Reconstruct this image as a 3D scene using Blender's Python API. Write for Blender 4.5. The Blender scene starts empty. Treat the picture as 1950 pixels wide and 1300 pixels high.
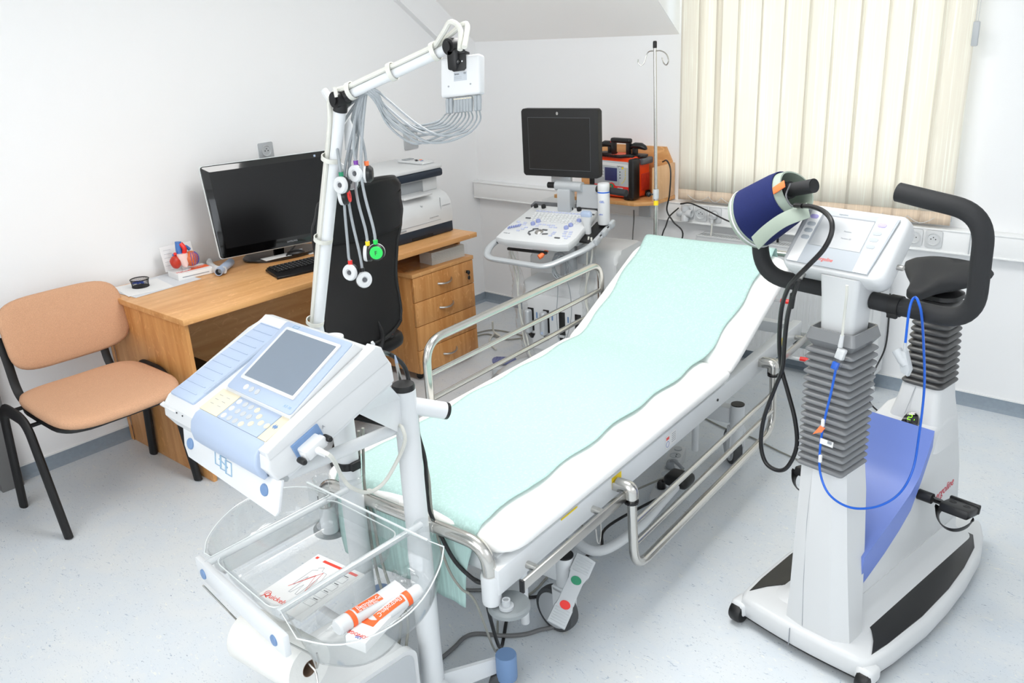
import bpy, bmesh, math, random
from mathutils import Vector, Matrix
random.seed(7)
SC = bpy.context.scene
SC.cycles.transparent_max_bounces = 24
SC.cycles.diffuse_bounces = 7
SC.cycles.max_bounces = 14
COL = SC.collection
PI = math.pi
R = math.radians

# ------------------------------------------------------------ materials
def _nt(name):
    m = bpy.data.materials.new(name); m.use_nodes = True
    nt = m.node_tree; return m, nt, nt.nodes['Principled BSDF']
def srgb(c):
    return tuple((x/12.92 if x <= 0.04045 else ((x+0.055)/1.055)**2.4) for x in [v/255 for v in c])
def mat(name, rgb, rough=0.5, metal=0.0, bump=None, coat=0.0, emit=None, spec=0.5, var=0.0, vscale=40):
    m, nt, p = _nt(name)
    col = (*srgb(rgb), 1)
    p.inputs['Base Color'].default_value = col
    p.inputs['Roughness'].default_value = rough
    p.inputs['Metallic'].default_value = metal
    p.inputs['Specular IOR Level'].default_value = spec
    p.inputs['Coat Weight'].default_value = coat
    tc = nt.nodes.new('ShaderNodeTexCoord')
    nz = nt.nodes.new('ShaderNodeTexNoise'); nz.inputs['Scale'].default_value = vscale
    nt.links.new(tc.outputs['Object'], nz.inputs['Vector'])
    mx = nt.nodes.new('ShaderNodeMix'); mx.data_type = 'RGBA'
    mx.inputs['Factor'].default_value = 0.5
    mx.inputs[6].default_value = col; mx.inputs[7].default_value = (*[max(0, c*(1-var)) for c in col[:3]], 1)
    nt.links.new(nz.outputs['Fac'], mx.inputs['Factor']); nt.links.new(mx.outputs[2], p.inputs['Base Color'])
    if bump:
        n2 = nt.nodes.new('ShaderNodeTexNoise'); n2.inputs['Scale'].default_value = bump[0]
        n2.inputs['Detail'].default_value = 3
        nt.links.new(tc.outputs['Object'], n2.inputs['Vector'])
        b = nt.nodes.new('ShaderNodeBump'); b.inputs['Strength'].default_value = bump[1]; b.inputs['Distance'].default_value = bump[2] if len(bump) > 2 else 0.01
        nt.links.new(n2.outputs['Fac'], b.inputs['Height']); nt.links.new(b.outputs['Normal'], p.inputs['Normal'])
    if emit:
        p.inputs['Emission Color'].default_value = (*srgb(emit[0]), 1); p.inputs['Emission Strength'].default_value = emit[1]
    return m

def wood(name, a, b, axis='Y'):
    m, nt, p = _nt(name)
    tc = nt.nodes.new('ShaderNodeTexCoord'); mp = nt.nodes.new('ShaderNodeMapping')
    sc = {'X': (1.6, 22, 22), 'Y': (22, 1.6, 22), 'Z': (22, 22, 1.6)}[axis]
    mp.inputs['Scale'].default_value = sc
    nt.links.new(tc.outputs['Object'], mp.inputs['Vector'])
    n = nt.nodes.new('ShaderNodeTexNoise'); n.inputs['Scale'].default_value = 1.0; n.inputs['Detail'].default_value = 6; n.inputs['Distortion'].default_value = 0.6
    nt.links.new(mp.outputs['Vector'], n.inputs['Vector'])
    cr = nt.nodes.new('ShaderNodeValToRGB')
    cr.color_ramp.elements[0].position = 0.32; cr.color_ramp.elements[0].color = (*srgb(b), 1)
    cr.color_ramp.elements[1].position = 0.68; cr.color_ramp.elements[1].color = (*srgb(a), 1)
    nt.links.new(n.outputs['Fac'], cr.inputs['Fac'])
    # pale medullary flecks
    mp2 = nt.nodes.new('ShaderNodeMapping'); mp2.inputs['Scale'].default_value = tuple(0.45*s+8 for s in sc)
    nt.links.new(tc.outputs['Object'], mp2.inputs['Vector'])
    n2 = nt.nodes.new('ShaderNodeTexNoise'); n2.inputs['Scale'].default_value = 1.4; n2.inputs['Detail'].default_value = 2; n2.inputs['Distortion'].default_value = 2.5
    nt.links.new(mp2.outputs['Vector'], n2.inputs['Vector'])
    c2 = nt.nodes.new('ShaderNodeValToRGB'); e = c2.color_ramp.elements
    e[0].position = 0.60; e[0].color = (0, 0, 0, 1); e[1].position = 0.70; e[1].color = (0.45, 0.45, 0.45, 1)
    nt.links.new(n2.outputs['Fac'], c2.inputs['Fac'])
    mx = nt.nodes.new('ShaderNodeMix'); mx.data_type = 'RGBA'
    nt.links.new(c2.outputs['Color'], mx.inputs['Factor']); nt.links.new(cr.outputs['Color'], mx.inputs[6])
    mx.inputs[7].default_value = (*srgb([min(255, v+22) for v in a]), 1)
    nt.links.new(mx.outputs[2], p.inputs['Base Color']); p.inputs['Roughness'].default_value = 0.38
    return m

def floor_mat():
    m, nt, p = _nt('linoleum')
    tc = nt.nodes.new('ShaderNodeTexCoord')
    def noise(scale, sx, sy, rot, lo, hi, dist=1.0, det=4):
        mp = nt.nodes.new('ShaderNodeMapping'); mp.inputs['Scale'].default_value = (sx, sy, 1); mp.inputs['Rotation'].default_value = (0, 0, rot)
        nt.links.new(tc.outputs['Object'], mp.inputs['Vector'])
        n = nt.nodes.new('ShaderNodeTexNoise'); n.inputs['Scale'].default_value = scale; n.inputs['Detail'].default_value = det; n.inputs['Distortion'].default_value = dist
        nt.links.new(mp.outputs['Vector'], n.inputs['Vector'])
        c = nt.nodes.new('ShaderNodeMapRange'); c.inputs[1].default_value = lo; c.inputs[2].default_value = hi
        nt.links.new(n.outputs['Fac'], c.inputs[0]); return c.outputs[0]
    base = (*srgb((206, 213, 219)), 1)
    def mix(fac, a, b):
        mx = nt.nodes.new('ShaderNodeMix'); mx.data_type = 'RGBA'
        nt.links.new(fac, mx.inputs['Factor'])
        if isinstance(a, tuple): mx.inputs[6].default_value = a
        else: nt.links.new(a, mx.inputs[6])
        mx.inputs[7].default_value = b
        return mx.outputs[2]
    c = mix(noise(6, 1, 1, 0, 0.35, 0.7), base, (*srgb((212, 216, 218)), 1))
    c = mix(noise(26, 1, 2.2, 0.5, 0.63, 0.72, 1.6), c, (*srgb((222, 224, 220)), 1))
    c = mix(noise(34, 1.0, 2.6, 1.1, 0.64, 0.73, 2.0), c, (*srgb((160, 173, 188)), 1))
    c = mix(noise(48, 1.0, 3.6, 0.8, 0.66, 0.73, 2.2), c, (*srgb((112, 124, 142)), 1))
    nt.links.new(c, p.inputs['Base Color'])
    p.inputs['Roughness'].default_value = 0.33
    return m

def clear_plastic(name, tint=(0.93, 0.95, 0.95), gloss=0.10):
    m, nt, p = _nt(name); nt.nodes.remove(p)
    tr = nt.nodes.new('ShaderNodeBsdfTransparent'); tr.inputs['Color'].default_value = (*tint, 1)
    gl = nt.nodes.new('ShaderNodeBsdfGlossy'); gl.inputs['Roughness'].default_value = 0.06
    lw = nt.nodes.new('ShaderNodeLayerWeight'); lw.inputs['Blend'].default_value = 0.5
    pw = nt.nodes.new('ShaderNodeMath'); pw.operation = 'POWER'; pw.inputs[1].default_value = 3.0
    ml = nt.nodes.new('ShaderNodeMath'); ml.operation = 'MULTIPLY_ADD'; ml.inputs[1].default_value = 0.45; ml.inputs[2].default_value = gloss*0.5
    mx = nt.nodes.new('ShaderNodeMixShader')
    nt.links.new(lw.outputs['Facing'], pw.inputs[0]); nt.links.new(pw.outputs[0], ml.inputs[0]); nt.links.new(ml.outputs[0], mx.inputs[0])
    nt.links.new(tr.outputs[0], mx.inputs[1]); nt.links.new(gl.outputs[0], mx.inputs[2])
    nt.links.new(mx.outputs[0], nt.nodes['Material Output'].inputs['Surface'])
    return m

def translucent(name, rgb, f=0.5, stripes=True):
    m, nt, p = _nt(name)
    tc = nt.nodes.new('ShaderNodeTexCoord'); mp = nt.nodes.new('ShaderNodeMapping'); mp.inputs['Scale'].default_value = (150, 150, 2.0)
    nt.links.new(tc.outputs['Object'], mp.inputs['Vector'])
    n = nt.nodes.new('ShaderNodeTexNoise'); n.inputs['Scale'].default_value = 1; n.inputs['Detail'].default_value = 2; n.inputs['Distortion'].default_value = 0.8
    nt.links.new(mp.outputs['Vector'], n.inputs['Vector'])
    mr = nt.nodes.new('ShaderNodeMapRange'); mr.inputs[1].default_value = 0.5; mr.inputs[2].default_value = 0.68
    nt.links.new(n.outputs['Fac'], mr.inputs[0])
    mx = nt.nodes.new('ShaderNodeMix'); mx.data_type = 'RGBA'; nt.links.new(mr.outputs[0], mx.inputs['Factor'])
    mx.inputs[6].default_value = (*srgb(rgb), 1); mx.inputs[7].default_value = (*srgb([min(255, c+14) for c in rgb]), 1)
    nt.links.new(mx.outputs[2], p.inputs['Base Color']); p.inputs['Roughness'].default_value = 0.9
    p.inputs['Specular IOR Level'].default_value = 0.1
    tl = nt.nodes.new('ShaderNodeBsdfTranslucent'); nt.links.new(mx.outputs[2], tl.inputs['Color'])
    ms = nt.nodes.new('ShaderNodeMixShader'); ms.inputs[0].default_value = f
    nt.links.new(p.outputs[0], ms.inputs[1]); nt.links.new(tl.outputs[0], ms.inputs[2])
    nt.links.new(ms.outputs[0], nt.nodes['Material Output'].inputs['Surface'])
    return m

def see_through(name, rgb, t, rough=0.7):
    m, nt, p = _nt(name); p.inputs['Base Color'].default_value = (*srgb(rgb), 1); p.inputs['Roughness'].default_value = rough
    tr = nt.nodes.new('ShaderNodeBsdfTransparent'); ms = nt.nodes.new('ShaderNodeMixShader'); ms.inputs[0].default_value = t
    nt.links.new(p.outputs[0], ms.inputs[1]); nt.links.new(tr.outputs[0], ms.inputs[2])
    nt.links.new(ms.outputs[0], nt.nodes['Material Output'].inputs['Surface'])
    return m

M = dict(
    wall=mat('wall_paint', (240, 241, 242), 0.85, bump=(180, 0.15, 0.002)),
    ceil=mat('ceiling_paint', (248, 247, 245), 0.9),
    trimw=mat('trunking_white', (240, 241, 241), 0.4),
    floor=floor_mat(),
    base=mat('skirting_vinyl', (150, 163, 175), 0.4, var=0.2, vscale=60),
    woodY=wood('oak_laminate_y', (222, 170, 112), (200, 142, 84), 'Y'),
    woodZ=wood('oak_laminate_z', (214, 158, 98), (186, 124, 64), 'Z'),
    woodX=wood('oak_laminate_x', (222, 170, 112), (200, 142, 84), 'X'),
    pale_wood=wood('beech_laminate', (226, 184, 140), (214, 166, 118), 'Z'),
    fab=mat('salmon_fabric', (224, 174, 138), 0.95, bump=(420, 0.9, 0.002), var=0.38, vscale=330),
    blk=mat('black_plastic', (14, 14, 15), 0.42),
    blkm=mat('black_matte', (18, 18, 19), 0.6),
    foam=mat('black_foam', (34, 35, 37), 0.75, bump=(700, 0.25, 0.001)),
    gloss=mat('black_gloss', (6, 6, 7), 0.08, coat=0.5),
    scr=mat('dark_screen', (10, 10, 12), 0.22),
    scr2=mat('matte_screen', (22, 21, 20), 0.45),
    white=mat('white_plastic', (208, 210, 211), 0.38),
    whitem=mat('white_enamel', (216, 219, 221), 0.34),
    grey1=mat('light_grey_plastic', (184, 188, 191), 0.42),
    grey2=mat('mid_grey_plastic', (150, 154, 158), 0.45),
    dgrey=mat('dark_grey_plastic', (84, 86, 90), 0.45),
    silver=mat('silver_paint', (190, 194, 197), 0.35, metal=0.35),
    chrome=mat('brushed_steel', (205, 203, 198), 0.2, metal=1.0),
    steel=mat('satin_steel', (190, 188, 184), 0.32, metal=1.0),
    vinyl=mat('white_vinyl', (250, 250, 248), 0.42, bump=(14, 0.12, 0.01)),
    mint=translucent('mint_paper', (192, 221, 216), 0.2),
    blind=translucent('cream_blind', (246, 242, 233), 0.48),
    blindhem=translucent('blind_hem', (236, 220, 200), 0.35),
    blue=mat('pale_blue_plastic', (166, 181, 204), 0.4),
    blue2=mat('steel_blue_plastic', (108, 138, 178), 0.5),
    cream=mat('cream_panel', (216, 208, 184), 0.5),
    lcd=mat('lcd_glass', (118, 130, 144), 0.25, coat=0.3),
    lcdl=mat('pale_lcd', (164, 167, 170), 0.3),
    bell=mat('grey_rubber_bellows', (122, 124, 126), 0.26, spec=0.6),
    bell2=mat('dark_rubber_bellows', (78, 78, 78), 0.4),
    peri=mat('periwinkle_plastic', (112, 134, 204), 0.38),
    navy=mat('navy_cloth', (14, 30, 92), 0.95, bump=(900, 0.6, 0.001), var=0.35, vscale=500),
    sage=mat('sage_vinyl', (150, 162, 150), 0.5),
    orange=mat('orange_plastic', (244, 122, 66), 0.45),
    red=mat('red_plastic', (226, 44, 38), 0.35),
    defo=mat('orange_red_housing', (236, 70, 20), 0.4),
    green=mat('green_plastic', (22, 130, 92), 0.4),
    lime=mat('bright_green', (20, 200, 80), 0.4),
    purple=mat('purple_plastic', (120, 60, 160), 0.4),
    yellow=mat('yellow_label', (244, 212, 30), 0.5),
    paper=mat('white_paper', (228, 228, 227), 0.8),
    pgrey=mat('printed_grey', (178, 184, 190), 0.8),
    tissue=mat('tissue_paper', (226, 226, 222), 0.95, bump=(60, 0.5, 0.004)),
    card=mat('brown_cardboard', (128, 106, 88), 0.9),
    ink=mat('ink', (40, 40, 44), 0.7),
    inkr=mat('red_ink', (224, 66, 48), 0.7),
    inko=mat('orange_ink', (240, 98, 40), 0.6),
    inkb=mat('blue_ink', (60, 90, 180), 0.7),
    inkg=mat('grey_ink', (150, 154, 160), 0.7),
    inkm=mat('maroon_ink', (200, 70, 84), 0.6),
    logob=mat('blue_logo_print', (140, 172, 196), 0.5),
    lead=mat('grey_lead_cable', (150, 156, 160), 0.45),
    wcab=mat('white_cable', (212, 212, 204), 0.45),
    gcab=mat('grey_cable', (146, 146, 138), 0.5),
    dcab=mat('dark_grey_cable', (110, 110, 110), 0.5),
    bcab=mat('black_cable', (22, 22, 23), 0.4),
    bluec=mat('blue_cable', (14, 92, 200), 0.35),
    clear=clear_plastic('clear_plastic', (0.962, 0.968, 0.968), 0.07),
    clearedge=mat('clear_plastic_edge', (222, 228, 228), 0.12),
    bag=clear_plastic('thin_film', (0.97, 0.975, 0.975), 0.08),
    mesh=see_through('mesh_fabric', (8, 8, 9), 0.07),
    vinylb=mat('black_leatherette', (13, 14, 15), 0.45, spec=0.35),
    doorj=mat('grey_door_jamb', (112, 112, 112), 0.5),
    doorl=mat('dark_brown_door', (52, 42, 40), 0.5),
    hred=mat('heart_red', (214, 60, 40), 0.35, var=0.5, vscale=50),
    hor=mat('heart_muscle', (226, 112, 60), 0.35, var=0.4, vscale=80),
    hblue=mat('heart_blue', (70, 120, 190), 0.35),
    hpink=mat('heart_pale', (236, 208, 204), 0.4),
    sockm=mat('silver_socket', (176, 180, 184), 0.4, metal=0.3),
    navyscr=mat('navy_screen', (46, 50, 98), 0.35),
    led=mat('green_led', (120, 230, 30), 0.4, emit=((150, 255, 40), 1.2)),
    tread=mat('black_tread', (24, 24, 24), 0.3, bump=(400, 0.15, 0.001)),
    rubber=mat('grey_rubber', (72, 74, 76), 0.7),
    glass=clear_plastic('window_glass', (0.955, 0.98, 0.98), 0.02),
    fill_glow=mat('fill_diffuser', (255, 255, 255), 0.5, emit=((255, 253, 250), 1.5)),  # glow of the added ceiling panels
    keyviolet=mat('violet_key', (168, 160, 214), 0.5),
    lavender=mat('lavender_keys', (186, 192, 216), 0.5),
    violetgrey=mat('violet_grey_rubber', (104, 110, 150), 0.6),
    frosted=see_through('frosted_rib', (224, 228, 230), 0.45, 0.2),
    sheetgrey=mat('faint_print_paper', (214, 217, 221), 0.8, var=0.06, vscale=120),
    discgrey=mat('rubber_bumper', (134, 140, 142), 0.4),
    violetgrey2=mat('violet_blue_knob', (142, 152, 196), 0.5),
    fill_pane=mat('fill_pane_glow', (240, 246, 255), 0.2, emit=((240, 247, 255), 0.6)),  # glowing pane for the two added windows
    ndark=mat('dark_navy_plastic', (28, 40, 54), 0.4),
)

# ------------------------------------------------------------ mesh builder
def frame(o, x=None, z=None, yaw=0, tilt=0, roll=0):
    if x is not None:
        x = Vector(x).normalized(); z = Vector(z); y = z.cross(x).normalized(); z = x.cross(y)
        m = Matrix((x, y, z)).transposed().to_4x4(); m.translation = Vector(o); return m
    return Matrix.Translation(Vector(o)) @ Matrix.Rotation(yaw, 4, 'Z') @ Matrix.Rotation(tilt, 4, 'X') @ Matrix.Rotation(roll, 4, 'Y')

def cat(pts, n=8, closed=False):
    P = [Vector(p) for p in pts]; out = []; N = len(P)
    rng = range(N) if closed else range(N-1)
    for i in rng:
        p0 = P[(i-1) % N] if (closed or i > 0) else P[0]*2-P[1]
        p1 = P[i]; p2 = P[(i+1) % N]
        p3 = P[(i+2) % N] if (closed or i+2 < N) else P[-1]*2-P[-2]
        for k in range(n):
            t = k/n
            out.append(0.5*((2*p1)+(-p0+p2)*t+(2*p0-5*p1+4*p2-p3)*t*t+(-p0+3*p1-3*p2+p3)*t**3))
    if not closed: out.append(P[-1].copy())
    return out

def fillet(pts, r, seg=6, closed=False):
    P = [Vector(p) for p in pts]; N = len(P); out = []
    for i in range(N):
        if not closed and i in (0, N-1): out.append(P[i]); continue
        a, b, c = P[(i-1) % N], P[i], P[(i+1) % N]
        d1 = (a-b); d2 = (c-b); rr = r[i] if isinstance(r, (list, tuple)) else r
        k = min(rr, d1.length*0.49, d2.length*0.49)
        if k < 1e-6: out.append(b); continue
        s = b+d1.normalized()*k; e = b+d2.normalized()*k
        for j in range(seg+1):
            t = j/seg; out.append((1-t)**2*s+2*(1-t)*t*b+t*t*e)
    return out

class MB:
    def __init__(s, m=None):
        s.bm = bmesh.new(); s.M = m.copy() if m is not None else Matrix()
    def V(s, p): return s.bm.verts.new(s.M @ Vector(p))
    def F(s, vs):
        try: return s.bm.faces.new(vs)
        except ValueError: return None
    def box(s, c, d, rot=None, bev=0.0, seg=2, taper=None):
        L = Matrix.Translation(Vector(c)) @ (rot.to_4x4() if rot is not None else Matrix())
        vs = []
        for i in range(8):
            sx, sy, sz = ((i & 1)*2-1), ((i >> 1 & 1)*2-1), ((i >> 2 & 1)*2-1)
            k = taper if (taper and sz > 0) else (1, 1)
            vs.append(s.V(L @ Vector((sx*d[0]/2*k[0], sy*d[1]/2*k[1], sz*d[2]/2))))
        fs = [s.F([vs[j] for j in q]) for q in ((0, 2, 3, 1), (4, 5, 7, 6), (0, 1, 5, 4), (2, 6, 7, 3), (0, 4, 6, 2), (1, 3, 7, 5))]
        if bev > 0:
            es = set(e for f in fs for e in f.edges)
            bmesh.ops.bevel(s.bm, geom=list(es), offset=bev, segments=seg, profile=0.5, affect='EDGES')
        return s
    def loft(s, rings, cap=True, closed=False):
        rv = [[s.V(p) for p in r] for r in rings]; n = len(rv[0])
        N = len(rv)
        for i in range(N if closed else N-1):
            a, b = rv[i], rv[(i+1) % N]
            for j in range(n):
                s.F([a[j], a[(j+1) % n], b[(j+1) % n], b[j]])
        if cap and not closed:
            s.F(rv[0][::-1]); s.F(rv[-1])
        return s
    def tube(s, pts, r, n=10, closed=False, cap=True, flat=None):
        P = [Vector(p) for p in pts]
        Q = [P[0]]
        for p in P[1:]:
            if (p-Q[-1]).length > 1e-5: Q.append(p)
        P = Q
        if closed and (P[0]-P[-1]).length < 1e-5: P.pop()
        N = len(P); rings = []
        T = []
        for i in range(N):
            if closed: t = P[(i+1) % N]-P[i-1]
            elif i == 0: t = P[1]-P[0]
            elif i == N-1: t = P[-1]-P[-2]
            else: t = (P[i+1]-P[i]).normalized()+(P[i]-P[i-1]).normalized()
            if t.length < 1e-9: t = Vector((0, 0, 1))
            T.append(t.normalized())
        up = flat if flat is not None else Vector((0, 0, 1))
        up = Vector(up)
        if abs(T[0].dot(up)) > 0.95: up = Vector((1, 0, 0)) if abs(T[0].x) < 0.9 else Vector((0, 1, 0))
        nrm = (up-T[0]*up.dot(T[0])).normalized()
        for i in range(N):
            if flat is not None and abs(T[i].dot(Vector(flat))) < 0.99: nrm = Vector(flat)
            nrm = (nrm-T[i]*nrm.dot(T[i])).normalized()
            b = T[i].cross(nrm)
            rr = r[i] if isinstance(r, (list,)) else r
            ra, rb = rr if isinstance(rr, tuple) else (rr, rr)
            rings.append([P[i]+nrm*math.cos(2*PI*j/n)*ra+b*math.sin(2*PI*j/n)*rb for j in range(n)])
        return s.loft(rings, cap, closed)
    def lathe(s, prof, m=None, n=24, cap=True):
        m = m if m is not None else Matrix()
        rings = [[m @ Vector((r*math.cos(2*PI*j/n), r*math.sin(2*PI*j/n), z)) for j in range(n)] for r, z in prof]
        return s.loft(rings, cap)
    def prism(s, poly, z0, z1, m=None, bev=0.0, seg=2):
        m = m if m is not None else Matrix()
        a = [s.V(m @ Vector((x, y, z0))) for x, y in poly]; b = [s.V(m @ Vector((x, y, z1))) for x, y in poly]
        n = len(poly); fs = [s.F(a[::-1]), s.F(b)]
        for i in range(n): s.F([a[i], a[(i+1) % n], b[(i+1) % n], b[i]])
        if bev > 0:
            es = set(e for f in fs if f for e in f.edges)
            bmesh.ops.bevel(s.bm, geom=list(es), offset=bev, segments=seg, profile=0.5, affect='EDGES')
        return s
    def grid(s, fn, nu, nv, thick=0):
        vs = [[s.V(fn(i/nu, j/nv)) for j in range(nv+1)] for i in range(nu+1)]
        for i in range(nu):
            for j in range(nv): s.F([vs[i][j], vs[i+1][j], vs[i+1][j+1], vs[i][j+1]])
        return s
    def sph(s, c, r, n=16, m=8):
        r = r if isinstance(r, tuple) else (r, r, r)
        rings = []
        for i in range(m+1):
            a = -PI/2+PI*i/m
            a = max(-PI/2+0.02, min(PI/2-0.02, a))
            rings.append([Vector(c)+Vector((r[0]*math.cos(a)*math.cos(2*PI*j/n), r[1]*math.cos(a)*math.sin(2*PI*j/n), r[2]*math.sin(a))) for j in range(n)])
        return s.loft(rings)
    def obj(s, name, m, parent=None, ang=32, solid=0, subd=0, label=None):
        bmesh.ops.recalc_face_normals(s.bm, faces=s.bm.faces[:])
        if parent is not None:
            s.bm.transform(WM[parent.name].inverted())
        for f in s.bm.faces: f.smooth = True
        la = R(ang)
        for e in s.bm.edges:
            if len(e.link_faces) == 2 and e.calc_face_angle(0) > la: e.smooth = False
        me = bpy.data.meshes.new(name); s.bm.to_mesh(me); s.bm.free()
        me.materials.append(M[m] if isinstance(m, str) else m)
        o = bpy.data.objects.new(name, me); COL.objects.link(o)
        if parent is not None:
            o.parent = parent; WM[o.name] = WM[parent.name]
        else: WM[o.name] = Matrix()
        if solid:
            md = o.modifiers.new('solid', 'SOLIDIFY'); md.thickness = solid; md.offset = 0
        if subd:
            md = o.modifiers.new('sub', 'SUBSURF'); md.levels = subd; md.render_levels = subd
        if label: o['label'] = label
        return o
WM = {}

def thing(name, label, cat_, loc, group=None):
    o = bpy.data.objects.new(name, None); COL.objects.link(o)
    o.empty_display_size = 0.05
    o.location = Vector(loc); WM[o.name] = Matrix.Translation(Vector(loc))
    o['label'] = label; o['category'] = cat_
    if group: o['group'] = group
    return o
def tag(o, label, cat_, group=None):
    o['label'] = label; o['category'] = cat_
    if group: o['group'] = group
    return o
def struct(o):
    o['kind'] = 'structure'; return o

def text(name, s, size, m, material, parent, ext=0.0003, align='LEFT', shear=0.0, sx=1.0):
    cu = bpy.data.curves.new(name, 'FONT'); cu.body = s; cu.size = size; cu.extrude = ext; cu.align_x = align; cu.shear = shear
    cu.resolution_u = 3
    t = bpy.data.objects.new(name, cu); COL.objects.link(t)
    dg = bpy.context.evaluated_depsgraph_get(); dg.update()
    me = bpy.data.meshes.new_from_object(t.evaluated_get(dg))
    bpy.data.objects.remove(t); bpy.data.curves.remove(cu)
    me.name = name
    me.transform(Matrix.Diagonal((sx, 1, 1, 1)))
    me.transform(m)
    me.transform(WM[parent.name].inverted())
    me.materials.clear(); me.materials.append(M[material])
    o = bpy.data.objects.new(name, me); COL.objects.link(o); o.parent = parent; WM[o.name] = WM[parent.name]
    return o

def circ(c, r, n=16, a0=0, a1=2*PI):
    return [(c[0]+r*math.cos(a0+(a1-a0)*i/n), c[1]+r*math.sin(a0+(a1-a0)*i/n)) for i in range(n)]
def rrect(w, h, r, n=5, cx=0, cy=0):
    out = []
    for (sx, sy, a) in ((1, 1, 0), (-1, 1, PI/2), (-1, -1, PI), (1, -1, 1.5*PI)):
        for i in range(n+1):
            t = a+PI/2*i/n
            out.append((cx+sx*(w/2-r)+r*math.cos(t), cy+sy*(h/2-r)+r*math.sin(t)))
    return out
RX = lambda a: Matrix.Rotation(a, 4, 'X')
RY = lambda a: Matrix.Rotation(a, 4, 'Y')
RZ = lambda a: Matrix.Rotation(a, 4, 'Z')
T_ = lambda *p: Matrix.Translation(Vector(p))
def along(a, b):
    """matrix whose z axis runs from a to b, origin at a"""
    a = Vector(a); z = (Vector(b)-a).normalized()
    x = Vector((0, 0, 1)).cross(z)
    if x.length < 1e-4: x = Vector((1, 0, 0))
    return frame(a, x=x, z=z)

# ------------------------------------------------------------ room
H0, SL = 1.69, 0.78          # knee height where the slope meets the far wall, slope
YS = -(2.6-H0)/SL
XD = 1.49
struct(MB().box((2.4, -2.7, -0.05), (5.2, 5.9, 0.1)).obj('floor', 'floor'))
struct(MB().box((-0.06, -2.7, 1.35), (0.12, 5.9, 2.7)).obj('wall_left', 'wall'))
w = MB()
WX0, WX1, WZ0, WZ1 = 1.60, 2.87, 0.875, 2.30
for x0, x1, z0, z1 in ((-0.1, WX0, 0, 2.7), (WX1, 5.0, 0, 2.7), (WX0, WX1, 0, WZ0), (WX0, WX1, WZ1, 2.7)):
    w.box(((x0+x1)/2, 0.1, (z0+z1)/2), (x1-x0, 0.2, z1-z0))
struct(w.obj('wall_far', 'wall'))
struct(MB().box((4.96, -2.7, 1.35), (0.12, 5.9, 2.7)).obj('wall_right', 'wall'))
struct(MB().box((2.4, -5.56, 1.35), (5.2, 0.12, 2.7)).obj('wall_back', 'wall'))
c = MB()
c.box((2.4, (YS-5.6)/2, 2.65), (5.2, 5.6+YS, 0.1)).box(((XD+5.0)/2, YS/2+0.05, 2.65), (5.0-XD, -YS+0.1, 0.1))
pr = frame((0, 0, 0), x=(0, 1, 0), z=(1, 0, 0))
c.prism([(0.05, H0-0.05*SL), (YS, 2.6), (YS, 2.72), (0.05, H0+0.12)], -0.1, XD, pr)
struct(c.obj('ceiling', 'ceil'))
struct(MB().prism([(0.0, H0+0.001), (0.0, 2.6), (YS, 2.6)], XD-0.08, XD+0.004, pr).obj('wall_dormer', 'wall'))
# rafter casing along the slope on the left wall
struct(MB().prism([(0.0, H0-0.20), (0.0, H0), (YS, 2.6), (YS, 2.6-0.24)], 0.0, 0.045, pr).obj('trim_1', 'wall'))
# vinyl skirting (coved) with its white top bead
def skirting(name, m, L):
    b = MB(m); b.prism([(0, 0), (0.03, 0), (0.012, 0.012), (0.006, 0.035), (0.006, 0.058), (0, 0.058)], 0, L)
    struct(b.obj(name, 'base'))
skirting('baseboard_left', frame((0, 0, 0), x=(1, 0, 0), z=(0, -1, 0)), 5.5)
bb = MB()
bb.prism([(0, 0), (-0.03, 0), (-0.012, 0.012), (-0.006, 0.035), (-0.006, 0.058), (0, 0.058)], 0, 4.9, frame((0, 0, 0), x=(0, 1, 0), z=(1, 0, 0)))
struct(bb.obj('baseboard_far', 'base'))
struct(MB().box((0.004, -2.75, 0.062), (0.008, 5.4, 0.007)).box((2.45, -0.004, 0.062), (4.9, 0.008, 0.007)).obj('trim_2', 'trimw'))
# door at the left edge
d = struct(MB().box((0.035, -3.125, 1.03), (0.07, 0.09, 2.06), bev=0.003).box((0.035, -4.12, 1.03), (0.07, 0.09, 2.06), bev=0.003).box((0.035, -3.62, 2.1), (0.07, 1.08, 0.09), bev=0.003).obj('door_1', 'doorj'))
MB().box((0.012, -3.62, 1.03), (0.03, 0.9, 2.05), bev=0.002).obj('door_leaf', 'doorl', d)
hd = MB(); hd.tube(fillet([(0.03, -4.0, 1.02), (0.08, -4.0, 1.02), (0.08, -3.88, 1.02)], 0.015), 0.008).obj('door_handle', 'steel', d)
# window behind the blind
wf = MB()
for x0, x1, z0, z1 in ((WX0, WX0+0.06, WZ0, WZ1), (WX1-0.06, WX1, WZ0, WZ1), (WX0, WX1, WZ0, WZ0+0.06), (WX0, WX1, WZ1-0.06, WZ1), ((WX0+WX1)/2-0.04, (WX0+WX1)/2+0.04, WZ0, WZ1)):
    wf.box(((x0+x1)/2, 0.08, (z0+z1)/2), (x1-x0, 0.06, z1-z0), bev=0.004)
wo = struct(wf.obj('window_1', 'white'))
MB().box(((WX0+WX1)/2, 0.08, (WZ0+WZ1)/2), (WX1-WX0-0.1, 0.008, WZ1-WZ0-0.1)).obj('pane', 'glass', wo)
MB().box(((WX0+WX1)/2, -0.01, WZ0-0.012), (WX1-WX0+0.06, 0.05, 0.022), bev=0.004).obj('window_sill', 'white', wo)

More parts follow.
